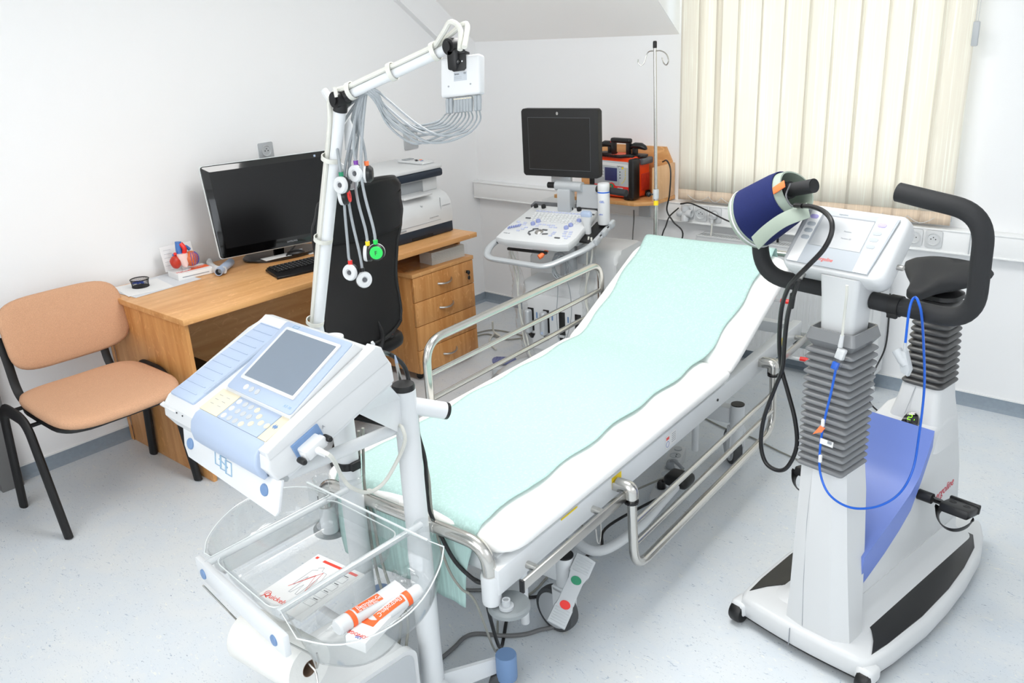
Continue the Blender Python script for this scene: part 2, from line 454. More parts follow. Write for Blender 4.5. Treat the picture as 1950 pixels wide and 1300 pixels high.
# ------------------------------------------------------------ vertical blind
vb = thing('vertical_blind', 'cream vertical slat blind covering the window, with wide hem pockets at the bottom', 'blind', (2.24, -0.08, 2.32))
MB().box((2.24, -0.07, 2.335), (1.46, 0.045, 0.03), bev=0.004).obj('head_rail', 'white', vb)
edges = [1.556, 1.679, 1.754, 1.872, 1.982, 2.104, 2.222, 2.332, 2.462, 2.568, 2.678, 2.79, 2.912]
SW = 0.127
zb = 0.853
for i in range(12):
    a, b_ = edges[i], edges[i+1]
    cx = (a+b_)/2
    wdt = [0.127, 0.127, 0.132, 0.128, 0.124, 0.134, 0.127, 0.140, 0.134, 0.112, 0.144, 0.128][i]
    tilt = 0.10
    ca, sa = math.cos(tilt), math.sin(tilt)
    s_ = MB()
    nz, nx = 10, 8
    fz = lambda u, v: Vector((cx+(v-0.5)*wdt*ca, -0.082-(i % 2)*0.003+(v-0.5)*wdt*sa*0.5+0.003*math.sin(v*PI), zb+0.052+u*(2.31-zb-0.052)))
    s_.grid(fz, nz, nx)
    so = s_.obj('slat', 'blind', vb, solid=0.0008)
    h_ = MB()
    fh = lambda u, v: Vector((cx+(v-0.5)*wdt*ca, -0.0835-(i % 2)*0.003+(v-0.5)*wdt*sa*0.5+0.003*math.sin(v*PI), zb+u*0.056))
    h_.grid(fh, 2, 8); h_.obj('hem', 'blindhem', so, solid=0.0014)
ch = MB()
for i in range(11):
    x0, x1 = edges[i]+0.06, edges[i+1]+0.06
    pts = [Vector((x0+(x1-x0)*k/12, -0.096, zb+0.030-0.026*math.sin(PI*k/12))) for k in range(13)]
    ch.tube(pts, 0.0011, n=5)
    for p in pts: ch.sph(p, 0.0019, n=6, m=4)
ch.obj('bottom_chain', 'white', vb)
cd = MB()
cd.tube([(2.917, -0.1, 1.69), (2.915, -0.1, 2.32)], 0.0015, n=5).tube([(2.926, -0.1, 1.69), (2.93, -0.1, 2.32)], 0.0015, n=5)
co = cd.obj('pull_cord', 'white', vb)
MB().box((2.922, -0.1, 1.652), (0.026, 0.014, 0.096), bev=0.005).obj('cord_weight', 'grey1', co)

# ------------------------------------------------------------ camera
cam = bpy.data.cameras.new('camera'); co_ = bpy.data.objects.new('camera', cam); COL.objects.link(co_)
rx, uy, fw = Vector((0.758441,0.649876,-0.049267)), Vector((-0.190855,0.293745,0.936636)), Vector((-0.623170,0.700981,-0.346821))
mm = Matrix((rx, uy, -fw)).transposed().to_4x4(); mm.translation = Vector((3.90012, -4.13586, 1.78000))
co_.matrix_world = mm
cam.sensor_width = 36; cam.lens = 30.076; cam.clip_start = 0.02
SC.camera = co_

# ------------------------------------------------------------ light
SC.view_settings.view_transform = 'Standard'; SC.view_settings.look = 'None'; SC.view_settings.gamma = 1
SC.view_settings.use_curve_mapping = False
SC.view_settings.exposure = 0.61
wld = bpy.data.worlds.new('sky'); SC.world = wld; wld.use_nodes = True
bg = wld.node_tree.nodes['Background']; bg.inputs['Color'].default_value = (0.96, 0.98, 1.0, 1); bg.inputs['Strength'].default_value = 1.7
ADDED_LAMPS = [((2.3, -2.1), (1.4, 0.8), 22, 'added ceiling light panel, unseen, above the examination bed'), ((1.2, -4.2), (0.6, 1.2), 2, 'added ceiling light panel, unseen, towards the left wall'), ((3.3, -4.6), (1.2, 0.6), 10, 'added ceiling light panel, unseen, nearest the back wall')]  # unseen ceiling panels, added to light the room
for (x, y), (sx, sy), e, lab in ADDED_LAMPS:
    cl = thing('added_ceiling_light', lab, 'added light', (x, y, 2.6))
    f_ = MB(); f_.box((x, y, 2.585), (sx+0.05, sy+0.05, 0.03), bev=0.004); f_.obj('frame', 'white', cl)
    MB().box((x, y, 2.567), (sx, sy, 0.008)).obj('diffuser', 'fill_glow', cl)
    la = bpy.data.lights.new('added_panel_lamp', 'AREA'); la.shape = 'RECTANGLE'; la.size = sx; la.size_y = sy; la.energy = e; la.color = (1.0, 0.99, 0.975)
    lo = bpy.data.objects.new('added_panel_lamp', la); COL.objects.link(lo); lo.location = (x, y, 2.555)
# unseen windows added on the back and right walls to brighten the room
def added_window(n, c, d, rot, e):
    fm = Matrix.Translation(Vector(c)) @ rot
    b = MB(fm)
    w, h = d
    for x0, x1, z0, z1 in ((-w/2, -w/2+0.06, -h/2, h/2), (w/2-0.06, w/2, -h/2, h/2), (-w/2, w/2, -h/2, -h/2+0.06), (-w/2, w/2, h/2-0.06, h/2), (-0.03, 0.03, -h/2, h/2)):
        b.box(((x0+x1)/2, 0, (z0+z1)/2), (x1-x0, 0.05, z1-z0), bev=0.004)
    o = struct(b.obj('window_%d' % n, 'white'))
    MB(fm).box((0, 0, 0), (w-0.1, 0.006, h-0.1)).obj('pane', 'fill_pane', o)
    la = bpy.data.lights.new('added_daylight', 'AREA'); la.shape = 'RECTANGLE'; la.size = w-0.1; la.size_y = h-0.1; la.energy = e; la.color = (1.0, 0.995, 0.985)
    lo = bpy.data.objects.new('added_daylight', la); COL.objects.link(lo)
    lo.matrix_world = fm @ Matrix.Translation((0, 0.03, 0)) @ Matrix.Rotation(-PI/2, 4, 'X') @ Matrix.Rotation(PI, 4, 'X')
added_window(2, (3.1, -5.47, 1.65), (2.6, 1.3), Matrix(), 12.5)  # added back wall window, out of view, lifts the walls
added_window(3, (4.87, -2.6, 1.7), (1.6, 1.2), Matrix.Rotation(PI/2, 4, 'Z'), 1.5)  # added right wall window, out of view, weak fill

# ------------------------------------------------------------ trunking, sockets, radiator
tr = thing('cable_trunking', 'long white cable trunking running along the far wall below the window', 'trunking', (0, 0, 0.725))
MB().box((2.45, -0.032, 0.775), (4.88, 0.056, 0.094), bev=0.003).obj('trunking_body', 'trimw', tr)
MB().box((2.45, -0.033, 0.826), (4.88, 0.064, 0.008), bev=0.002).box((2.45, -0.033, 0.727), (4.88, 0.064, 0.008), bev=0.002).obj('lid_edge', 'trimw', tr)
for x in (0.85, 1.94, 3.0):
    MB().box((x, -0.063, 0.776), (0.004, 0.006, 0.09)).obj('joint_cover', 'grey1', tr)

def wall_socket(m, mname, parent, s=0.058, holes=3):
    """one round outlet in local xy plane facing +z"""
    f_ = MB(m); f_.prism(rrect(s*1.25, s*1.35, 0.008), 0, 0.008, bev=0.002); p = f_.obj('cover_plate', mname, parent)
    r_ = MB(m); r_.lathe([(s*0.5, 0.0082), (s*0.5, 0.012), (s*0.44, 0.012), (s*0.40, 0.0088), (0.001, 0.0088)]); r_.obj('socket_well', mname, p)
    h = MB(m)
    for a, b in ((-0.010, 0), (0.010, 0), (0, 0.008))[:holes]:
        h.lathe([(0.0026, 0.0089), (0.0026, 0.0096), (0.0001, 0.0096)], T_(a, b, 0), n=8)
    h.obj('contact', 'blkm', p)
FW = lambda x, z, y=-0.061: frame((x, y, z), x=(1, 0, 0), z=(0, -1, 0))
g = 'white mains sockets set in the trunking'
for x, lab in ((1.60, 'white trunking socket holding the round multi-way adapter, behind the bed head'), (1.682, 'empty white trunking socket between the adapter and the white plug'), (1.765, 'white trunking socket with the white plug pushed in'),
               (2.685, 'white trunking socket partly hidden behind the exercise bike console'), (2.768, 'empty white trunking socket, middle of the three beside the bike console'), (2.851, 'empty white trunking socket, rightmost of the three by the bike saddle')):
    s_ = thing('wall_socket', lab, 'socket', (x, -0.061, 0.78), g)
    wall_socket(FW(x, 0.782), 'white', s_)
# multi-way adapter, plug
ad = thing('plug_adapter', 'round white multi-way plug adapter in the trunking socket behind the bed head', 'adapter', (1.60, -0.072, 0.782))
b = MB(); b.lathe([(0.024, 0), (0.026, 0.004), (0.026, 0.03), (0.02, 0.034), (0.001, 0.034)], FW(1.60, 0.782, -0.072)); b.obj('body', 'white', ad)
for ang in (0, PI/2, PI, -PI/2):
    a = MB(); m = FW(1.60, 0.782, -0.092) @ RZ(ang) @ RY(PI/2); a.lathe([(0.018, 0.01), (0.021, 0.016), (0.021, 0.042), (0.017, 0.042), (0.016, 0.03), (0.001, 0.03)], m, n=20); a.obj('outlet', 'white', ad)
pg = thing('mains_plug', 'white mains plug with its white lead hanging down behind the bed', 'plug', (1.765, -0.075, 0.782))
b = MB(); b.lathe([(0.02, 0), (0.021, 0.004), (0.020, 0.028), (0.012, 0.036), (0.001, 0.036)], FW(1.765, 0.782, -0.072)); b.tube([(1.765, -0.095, 0.79), (1.765, -0.1, 0.745)], 0.008); b.obj('body', 'white', pg)
MB().tube(cat([(1.765, -0.1, 0.76), (1.765, -0.1, 0.70), (1.755, -0.11, 0.62), (1.735, -0.14, 0.5), (1.72, -0.2, 0.3), (1.70, -0.3, 0.06), (1.66, -0.42, 0.008)]), 0.0042, n=8).obj('lead', 'wcab', pg)

# double silver socket and plate on left wall
LW = lambda y, z, x=0.0: frame((x, y, z), x=(0, 1, 0), z=(1, 0, 0))
ss = thing('double_socket', 'silver double mains socket on the left wall above the monitor', 'socket', (0.0, -1.581, 1.2))
b = MB(LW(-1.581, 1.198)); b.prism(rrect(0.085, 0.155, 0.006), 0, 0.008, bev=0.002); b.obj('cover_plate', 'sockm', ss)
for dz in (0.036, -0.036):
    b = MB(LW(-1.581, 1.198+dz)); b.lathe([(0.029, 0.008), (0.029, 0.013), (0.025, 0.013), (0.022, 0.0095), (0.001, 0.0095)]); so = b.obj('socket_well', 'grey1', ss)
    b = MB(LW(-1.581, 1.198+dz))
    for a in (-0.009, 0.009): b.lathe([(0.003, 0.0096), (0.003, 0.0108), (0.0001, 0.0108)], T_(a, 0, 0), n=8)
    b.lathe([(0.002, 0.0096), (0.002, 0.014), (0.0001, 0.014)], T_(0, 0.01, 0), n=8)
    b.obj('contact', 'ink', so)
sp = thing('wall_plate', 'pale grey switch plate on the left wall above the printer', 'wall plate', (0.0, -0.572, 1.17))
MB(LW(-0.572, 1.172)).prism(rrect(0.11, 0.13, 0.006), 0, 0.008, bev=0.002).obj('cover_plate', 'grey1', sp)
MB(LW(-0.558, 1.172)).prism(rrect(0.05, 0.07, 0.003), 0.008, 0.011, bev=0.001).obj('rocker', 'white', sp)

# radiator
rd = thing('radiator', 'white ribbed panel radiator below the window behind the exercise bike', 'radiator', (2.2, -0.1, 0.1))
RX0, RX1, RZ0, RZ1 = 1.70, 2.68, 0.095, 0.68
p = MB()
n = 29; pts = []
x = RX0+0.03; pit = (RX1-RX0-0.06)/n
for i in range(n):
    for dx, dy in ((0.0, 0), (pit*0.22, 0), (pit*0.32, 0.008), (pit*0.78, 0.008), (pit*0.88, 0)): pts.append((x+dx, -0.149+dy))
    x += pit
ring = lambda z, k=1: [Vector((px, py if k else -0.143, z)) for px, py in pts]+[Vector((x, -0.13, z)), Vector((RX0+0.03, -0.13, z))]
p.loft([ring(RZ0+0.03, 0), ring(RZ0+0.055), ring(RZ1-0.075), ring(RZ1-0.05, 0)])
p.box(((RX0+RX1)/2, -0.135, (RZ0+RZ1)/2), (RX1-RX0, 0.018, RZ1-RZ0), bev=0.004)
p.obj('front_panel', 'white', rd)
MB().box(((RX0+RX1)/2, -0.06, (RZ0+RZ1)/2), (RX1-RX0-0.02, 0.016, RZ1-RZ0-0.03), bev=0.003).obj('rear_panel', 'white', rd)
for xx in (RX0-0.001, RX1+0.001): MB().box((xx, -0.098, (RZ0+RZ1)/2), (0.004, 0.09, RZ1-RZ0-0.02)).obj('side_cover', 'white', rd)
gr = MB()
gr.box(((RX0+RX1)/2, -0.137, RZ1+0.001), (RX1-RX0, 0.02, 0.006)).box(((RX0+RX1)/2, -0.056, RZ1+0.001), (RX1-RX0, 0.02, 0.006))
k = 70
for i in range(k+1):
    gr.box((RX0+(RX1-RX0)*i/k, -0.097, RZ1), (0.006, 0.066, 0.004))
gr.obj('top_grille', 'white', rd)
MB().box(((RX0+RX1)/2, -0.097, RZ1-0.03), (RX1-RX0-0.02, 0.05, 0.004)).obj('fin_core', 'grey2', rd)
v = MB(); v.tube([(2.655, -0.1, 0.11), (2.655, -0.1, 0.0)], 0.009).lathe([(0.013, 0), (0.013, 0.02), (0.016, 0.022), (0.016, 0.045), (0.001, 0.045)], T_(2.655, -0.1, 0.05), n=14)
v.obj('valve', 'steel', rd)
v = MB(); v.tube([(2.615, -0.1, 0.02), (2.66, -0.1, 0.02)], 0.016).lathe([(0.022, 0), (0.022, 0.02), (0.012, 0.03), (0.012, 0.04), (0.001, 0.04)], T_(2.655, -0.1, 0.002), n=14); v.obj('valve_cover', 'white', rd)
MB().tube([(1.75, -0.1, 0.11), (1.75, -0.1, 0.0)], 0.009).obj('valve_pipe', 'white', rd)

# ------------------------------------------------------------ wall shelf for the defibrillator
sh = thing('wall_shelf', 'small oak wall shelf with raised sides carrying the defibrillator', 'shelf', (1.22, -0.1, 0.85))
MB().prism([(0.86, -0.002), (1.485, -0.002), (1.485, -0.215), (1.40, -0.285), (0.86, -0.285)], 0.835, 0.855, bev=0.001).obj('shelf_board', 'woodX', sh)
MB(frame((0, -0.001, 0), x=(1, 0, 0), z=(0, -1, 0))).prism([(0.86, 0.857), (1.468, 0.857), (1.468, 1.04), (1.43, 1.115), (0.86, 1.115)], 0, 0.018, bev=0.001).obj('back_panel', 'woodX', sh)
MB().box((1.477, -0.112, 0.945), (0.017, 0.206, 0.178), bev=0.001).obj('side_panel', 'pale_wood', sh)
for xx in (1.33, 0.92): MB().box((xx, -0.068, 0.78), (0.07, 0.012, 0.10), bev=0.003).box((xx, -0.11, 0.831), (0.07, 0.096, 0.006)).obj('bracket', 'grey1', sh)

# ------------------------------------------------------------ defibrillator
DF = frame((1.235, -0.155, 0.857), yaw=R(-4)) @ Matrix.Scale(1.02, 4)
df = thing('defibrillator', 'red and orange portable defibrillator with black corners on the oak wall shelf', 'defibrillator', (1.235, -0.155, 0.857))
b = MB(DF); b.box((0, 0.0, 0.105), (0.27, 0.16, 0.20), bev=0.02, seg=3); b.prism(rrect(0.25, 0.13, 0.02), 0.20, 0.222, bev=0.006); b.obj('body', 'defo', df)
for sx in (-1, 1):
    b = MB(DF @ T_(sx*0.133, -0.01, 0)); b.box((0, -0.055, 0.11), (0.036, 0.065, 0.215), bev=0.012, seg=3); b.box((-sx*0.028, -0.062, 0.018), (0.04, 0.05, 0.034), bev=0.008); b.obj('corner_bumper', 'blk', df)
FP = DF @ frame((0, -0.0825, 0.12), x=(1, 0, 0), z=(0, -1, 0))
fp = MB(FP); fp.prism(rrect(0.232, 0.16, 0.012), 0, 0.006, bev=0.002); fpo = fp.obj('front_panel', 'grey1', df)
MB(FP).prism([(-0.114, -0.078), (0.114, -0.078), (0.116, -0.05), (0.03, -0.05), (0.0, -0.036), (-0.03, -0.05), (-0.116, -0.05)], 0.006, 0.008).obj('red_band', 'red', fpo)
MB(FP).prism([(-0.112, 0.074), (-0.112, 0.058), (0.112, 0.050), (0.112, 0.066), (0.0, 0.070)], 0.006, 0.0072).obj('top_label', 'paper', fpo)
MB(FP).box((0.0, 0.005, 0.007), (0.105, 0.088, 0.003), bev=0.001).obj('screen_bezel', 'pgrey', fpo)
MB(FP).box((0.0, 0.010, 0.009), (0.082, 0.070, 0.003), bev=0.001).obj('screen', 'navyscr', fpo)
b = MB(FP @ T_(0.005, -0.053, 0.008)); b.lathe([(0.020, 0), (0.020, 0.003), (0.017, 0.004), (0.001, 0.004)]); bo = b.obj('shock_ring', 'red', fpo)
MB(FP @ T_(0.005, -0.053, 0.012)).lathe([(0.0145, 0), (0.0145, 0.003), (0.013, 0.004), (0.001, 0.004)]).obj('shock_button', 'green', fpo)
b = MB(FP @ T_(0.005, -0.053, 0.0162)); b.prism([(-0.006, 0.001), (-0.003, 0.006), (0, 0.003), (0.003, 0.006), (0.002, -0.001), (0, -0.007)], 0, 0.0005); b.obj('heart_mark', 'red', fpo)
for x in (-0.068, -0.050, -0.037): MB(FP @ T_(x, -0.062, 0.008)).lathe([(0.0055, 0), (0.005, 0.003), (0.001, 0.003)], n=14).obj('button', 'white', fpo)
for i in range(9):
    a = R(-60+i*12); x, y = 0.048+0.047*math.cos(a), 0.008+0.047*math.sin(a)
    if i > 4: x, y = 0.095, 0.006+(i-4.5)*0.0105
    MB(FP @ T_(x, y, 0.0065)).lathe([(0.0028, 0), (0.0028, 0.0015), (0.0005, 0.0015)], n=8).obj('yellow_button', 'yellow', fpo)
MB(FP @ T_(0.077, 0.047, 0.0065)).lathe([(0.0055, 0), (0.0055, 0.002), (0.001, 0.002)], n=12).obj('yellow_button', 'yellow', fpo)
for x, y in ((-0.055, 0.028), (-0.055, 0.012), (-0.055, -0.004), (0.06, 0.047)): MB(FP).box((x, y, 0.008), (0.013, 0.011, 0.004), bev=0.002).obj('key', 'white', fpo)
for x, y in ((0.059, 0.026), (0.059, 0.010), (0.059, -0.006), (-0.075, 0.03), (-0.075, 0.014)): MB(FP).box((x, y, 0.007), (0.005, 0.005, 0.002)).obj('arrow_key', 'ink', fpo)
MB(FP).box((-0.103, 0.060, 0.0078), (0.006, 0.006, 0.001)).obj('maker_mark', 'red', fpo)
text('maker_text', 'DefiMonitor', 0.009, FP @ T_(0.04, 0.052, 0.0078), 'ink', fpo)
text('maker_text', 'PRIMEDIC', 0.007, FP @ T_(-0.097, 0.057, 0.0078), 'inkg', fpo)
MB(FP).box((0.062, -0.062, 0.009), (0.035, 0.010, 0.001)).obj('model_plate', 'white', fpo)
text('model_text', 'biphasic', 0.008, FP @ T_(0.047, -0.0648, 0.0100), 'ink', fpo)
# handle, paddles, coiled cord
b = MB(DF); b.box((0, 0.0, 0.296), (0.13, 0.034, 0.026), bev=0.010, seg=3); b.box((-0.05, 0, 0.253), (0.022, 0.028, 0.075), bev=0.005).box((0.05, 0, 0.253), (0.022, 0.028, 0.075), bev=0.005); b.obj('carry_handle', 'blk', df)
for sx in (-1, 1):
    b = MB(DF @ T_(sx*0.102, 0.012, 0.262)); b.loft([[Vector((x*1.0, math.cos(t)*0.022*k, math.sin(t)*0.017*k+0.012*(1-(x/0.05)**2))) for t in [2*PI*j/12 for j in range(12)]] for x, k in ((-0.055, 0.25), (-0.048, 0.75), (-0.02, 1.0), (0.02, 1.0), (0.045, 0.75), (0.055, 0.3))])
    b.box((-sx*0.02, 0, -0.022), (0.024, 0.03, 0.05), bev=0.006)
    b.prism(rrect(0.10, 0.07, 0.02), -0.045, -0.034, bev=0.003)
    b.obj('paddle', 'blk', df)
MB(DF).box((-0.06, -0.002, 0.286), (0.02, 0.012, 0.008), bev=0.002).obj('paddle_button', 'red', df)
cp = []
base = cat([(-0.13, -0.068, 0.232), (-0.05, -0.078, 0.226), (0.04, -0.075, 0.224), (0.09, -0.065, 0.228), (0.12, -0.05, 0.222)], 60)
for i, p_ in enumerate(base):
    a = i*0.95; cp.append(p_+Vector((0, math.cos(a)*0.0075, math.sin(a)*0.0075)))
MB(DF).tube(cp, 0.0022, n=5).tube(base, 0.004, n=6).obj('coiled_cord', 'bcab', df)
b = MB(DF); b.box((0.140, 0.030, 0.195), (0.03, 0.095, 0.035), bev=0.008); b.obj('side_connector', 'dgrey', df)
MB(DF).box((0.137, 0.03, 0.085), (0.008, 0.07, 0.09), bev=0.004).obj('side_compartment', 'hred', df)
MB(DF).box((0.137, 0.05, 0.02), (0.012, 0.04, 0.03), bev=0.004).obj('side_foot', 'blk', df)
# cable hooked over the shelf side
hc = tag(MB().tube(cat([(1.4814, -0.1300, 1.0544), (1.5488, -0.2000, 1.0741), (1.5924, -0.2350, 1.0305), (1.5911, -0.2400, 0.9083), (1.5767, -0.2400, 0.8238), (1.6157, -0.2400, 0.7660), (1.6737, -0.2400, 0.6937), (1.60, -0.3, 0.5)]), 0.0042, n=8).obj('black_cable', 'bcab'), 'black cable hooked over the side of the oak wall shelf and hanging down', 'cable')
hc2 = tag(MB().tube(cat([(1.5761, -0.1200, 0.8125), (1.5694, -0.2000, 0.7816), (1.5597, -0.2200, 0.7334), (1.5468, -0.2400, 0.6731), (1.52, -0.28, 0.45)]), 0.0038, n=8).obj('black_cable', 'bcab'), 'short black cable crossing the hanging one and plugged into the round adapter', 'cable')
hc3 = tag(MB().tube(cat([(1.5884, -0.1200, 0.8364), (1.6540, -0.1300, 0.8470), (1.7530, -0.1400, 0.8219), (1.8747, -0.1400, 0.7789), (1.9778, -0.1400, 0.7571), (2.0445, -0.1300, 0.7516), (2.1548, -0.1000, 0.7710), (2.2173, -0.0900, 0.7863)]), 0.0042, n=8).obj('black_cable', 'bcab'), 'black cable arching from the round adapter along the trunking towards the bike console', 'cable')
rp = thing('orange_plug', 'orange and black mains plug in the trunking just left of the bike console', 'plug', (2.1871, -0.0800, 0.7678))
MB(FW(2.13, 0.775)).lathe([(0.021, 0.0), (0.021, 0.012), (0.001, 0.012)]).obj('plug_ring', 'orange', rp)
MB(FW(2.13, 0.775)).lathe([(0.017, 0.012), (0.014, 0.04), (0.001, 0.04)]).tube([(0, -0.01, 0.03), (0, -0.09, 0.03)], 0.006).obj('plug_body', 'blk', rp)
gl = tag(MB().tube(cat([(1.2604, -0.0700, 0.7614), (1.2799, -0.1000, 0.7089), (1.2859, -0.1200, 0.6230), (1.2859, -0.1200, 0.5158), (1.35, -0.12, 0.3), (1.36, -0.2, 0.01)]), 0.0035, n=8).obj('grey_cable', 'dcab'), 'thin grey cable dropping from under the oak wall shelf', 'cable')

# ------------------------------------------------------------ visitor chair
vc = thing('visitor_chair', 'black framed visitor chair with salmon pink fabric seat and back by the left wall', 'chair', (0.465, -2.872, 0))
def oval_leg(side):
    y0 = -2.872+side*0.283
    yf, yr = y0-side*0.0, y0
    b = MB(); b.tube(fillet([(0.262, yr+side*0.004, 0.0), (0.325, yr, 0.468), (0.555, yf, 0.468), (0.672, yf-side*0.006, 0.0)], [0, 0.07, 0.07, 0], 8), (0.015, 0.027), n=14, flat=(0, 1, 0))
    b.obj('leg_frame', 'blkm', vc)
for s_ in (-1, 1): oval_leg(s_)
b = MB(); b.box((0.36, -2.872, 0.452), (0.02, 0.56, 0.012), bev=0.003).box((0.53, -2.872, 0.435), (0.02, 0.56, 0.012), bev=0.003)
for y in (-2.872-0.15, -2.872+0.15): b.box((0.45, y, 0.447), (0.22, 0.02, 0.012))
b.obj('seat_support', 'blkm', vc)
for s_ in (-1, 1):
    MB().tube(cat([(0.34, -2.872+s_*0.19, 0.45), (0.275, -2.872+s_*0.19, 0.455), (0.235, -2.872+s_*0.19, 0.50), (0.215, -2.872+s_*0.19, 0.60), (0.19, -2.872+s_*0.19, 0.70)]), (0.006, 0.018), n=8, flat=(1, 0, 0)).obj('back_post', 'blkm', vc)
def slab(x, y, w, d, n=40, p=5.0):
    pts = []
    for i in range(n):
        t = 2*PI*i/n; c, s = math.cos(t), math.sin(t)
        pts.append((x+math.copysign(abs(c)**(2/p), c)*w/2, y+math.copysign(abs(s)**(2/p), s)*d/2))
    return pts
def cushion(cx, cy, w, d, zt, th, mname, pname, warp, parent, p=5.0, mtx=None):
    b = MB(mtx) if mtx is not None else MB(); rings = []
    for k, z in ((0.90, -th), (0.985, -th*0.8), (1.0, -th*0.5), (0.985, -th*0.22), (0.93, -th*0.06), (0.80, 0.0), (0.5, 0.003), (0.15, 0.004)):
        rings.append([Vector((x, y, zt+z+warp((x-cx)/w*2, (y-cy)/d*2))) for x, y in [(cx+(a-cx)*k, cy+(c-cy)*k) for a, c in slab(cx, cy, w, d, p=p)]])
    b.loft(rings); return b.obj(pname, mname, parent, ang=60)
cushion(0.57, -2.872, 0.50, 0.505, 0.512, 0.045, 'fab', 'seat', lambda a, c: -0.018*max(0, a)**3+0.006*a*a+0.008*c*c-0.006, vc, 4.5)
MB().prism(slab(0.57, -2.872, 0.48, 0.49), 0.452, 0.468, bev=0.003).obj('seat_shell', 'blk', vc)
BKM = frame((0.20, -2.81, 0.688), x=(0.0, 1, 0), z=(0.975, 0, 0.22))
BKM = BKM @ RZ(R(0))
cushion(0, 0, 0.505, 0.305, 0.022, 0.036, 'fab', 'backrest', lambda a, c: 0.030*a*a-0.01*c*c-0.006, vc, 4.2, BKM)
b = MB(BKM); rr = []
for z in (-0.014, -0.024):
    rr.append([Vector((x, y, z+0.030*(x/0.25)**2)) for x, y in slab(0, 0, 0.49, 0.288)])
b.loft(rr).obj('back_shell', 'blk', vc, ang=50)

# ------------------------------------------------------------ desk
dk = thing('desk', 'oak laminate desk with panel sides along the left wall', 'desk', (0.4, -1.72, 0))
MB().box((0.403, -1.72, 0.7315), (0.745, 1.72, 0.025), bev=0.0015).obj('desktop', 'woodY', dk)
MB().prism([(0.05, 0.0), (0.750, 0.0), (0.750, 0.719), (0.05, 0.719)], -0.009, 0.009, frame((0, -2.558, 0), x=(1, 0, 0), z=(0, -1, 0)), bev=0.001).obj('side_panel', 'woodZ', dk)
MB().box((0.36, -0.885, 0.36), (0.60, 0.018, 0.718), bev=0.001).obj('side_panel', 'woodZ', dk)
MB().box((0.17, -1.72, 0.50), (0.018, 1.65, 0.436), bev=0.001).obj('modesty_panel', 'woodY', dk)
MB().prism([(0.0, 0.0), (0.028, 0.0), (0.028, 0.716), (0.0, 0.716)], 0, 0.002, frame((0.024, -2.57, 0), x=(1, 0, 0), z=(0, -1, 0))).obj('rear_edge_strip', 'woodZ', dk)

# ------------------------------------------------------------ drawer pedestal
pd = thing('drawer_pedestal', 'oak four-drawer pedestal on castors under the right end of the desk', 'drawer unit', (0.45, -1.06, 0))
PX0, PX1, PY0, PY1, PZ0, PZ1 = 0.16, 0.688, -1.288, -0.835, 0.045, 0.58
MB().box(((PX0+PX1)/2, (PY0+PY1)/2, (PZ0+PZ1)/2), (PX1-PX0, PY1-PY0, PZ1-PZ0), bev=0.001).obj('body', 'woodZ', pd)
MB().box(((PX0+PX1)/2+0.006, (PY0+PY1)/2, 0.5905), (PX1-PX0+0.03, PY1-PY0+0.008, 0.021), bev=0.001).obj('top_board', 'woodY', pd)
dh = 0.1335
for i in range(4):
    zc = PZ0+dh/2+i*dh
    dr = MB().box((PX1+0.010, (PY0+PY1)/2, zc), (0.018, PY1-PY0-0.003, dh-0.0035), bev=0.0012).obj('drawer', 'woodZ', pd)
    yc = (PY0+PY1)/2
    pts = cat([(PX1+0.019, yc-0.052, zc-0.002), (PX1+0.036, yc-0.030, zc-0.004), (PX1+0.044, yc, zc-0.004), (PX1+0.036, yc+0.034, zc+0.001), (PX1+0.019, yc+0.052, zc+0.008)], 6)
    n = len(pts)
    MB().tube(pts, [(0.004+0.0025*math.sin(PI*k/(n-1)), 0.006-0.002*(k/(n-1))) for k in range(n)], n=8, flat=(1, 0, 0)).obj('handle', 'steel', dr)
ly, lz = PY1-0.062, PZ0+3.5*dh+0.012
m = frame((PX1+0.019, ly, lz), x=(0, 1, 0), z=(1, 0, 0))
lk = MB(m).lathe([(0.009, 0), (0.009, 0.012), (0.001, 0.012)]).obj('lock', 'chrome', pd)
MB(m).sph((0.004, -0.004, 0.02), (0.010, 0.013, 0.006)).sph((0.006, -0.034, 0.018), (0.009, 0.012, 0.005)).tube([(0, 0, 0.012), (0.004, -0.004, 0.022)], 0.003).tube([(0.004, -0.015, 0.02), (0.006, -0.024, 0.02)], 0.0015).obj('key_fob', 'blk', lk)
for x in (0.22, 0.655):
    for y in (PY0+0.04, PY1-0.04):
        b = MB(); b.lathe([(0.019, -0.012), (0.0195, 0.0), (0.019, 0.012), (0.001, 0.012)], frame((x, y, 0.0205), yaw=0.5, tilt=PI/2), n=16).box((x, y, 0.036), (0.03, 0.026, 0.02), bev=0.004); b.obj('castor', 'blk', pd)

# ------------------------------------------------------------ pack of paper towels on the pedestal
pk = thing('paper_towel_pack', 'folded white paper towels in clear film on top of the drawer pedestal', 'paper towels', (0.55, -1.0, 0.601))
PK = frame((0.625, -0.985, 0.638), yaw=R(86))
b = MB(PK)
for i in range(14): b.box((0, 0, -0.034+i*0.0048), (0.235, 0.105-0.002*(i % 2), 0.0046), bev=0.0012, seg=1)
b.obj('towels', 'tissue', pk, ang=20)
b = MB(PK)
def film(u, v):
    x = -0.30+u*0.435; a = v*2*PI
    k = 1.0 if x > -0.125 else max(0.25, 1+(x+0.125)*3.6)
    ry, rz = 0.058*(1.15 if x < -0.12 else 1.0), 0.039*k
    w = 0.005*math.sin(17*a+x*60)*((-x-0.1)*6 if x < -0.1 else 0.3)
    c, s = math.cos(a), math.sin(a); q = 0.35
    return Vector((x, math.copysign(abs(c)**q, c)*(ry+w), max(-0.0365, -0.0+math.copysign(abs(s)**q, s)*(rz+w)-(0.0 if x > -0.125 else (1-k)*0.022))))
b.grid(film, 30, 28); b.obj('film_wrap', 'bag', pk, ang=80)

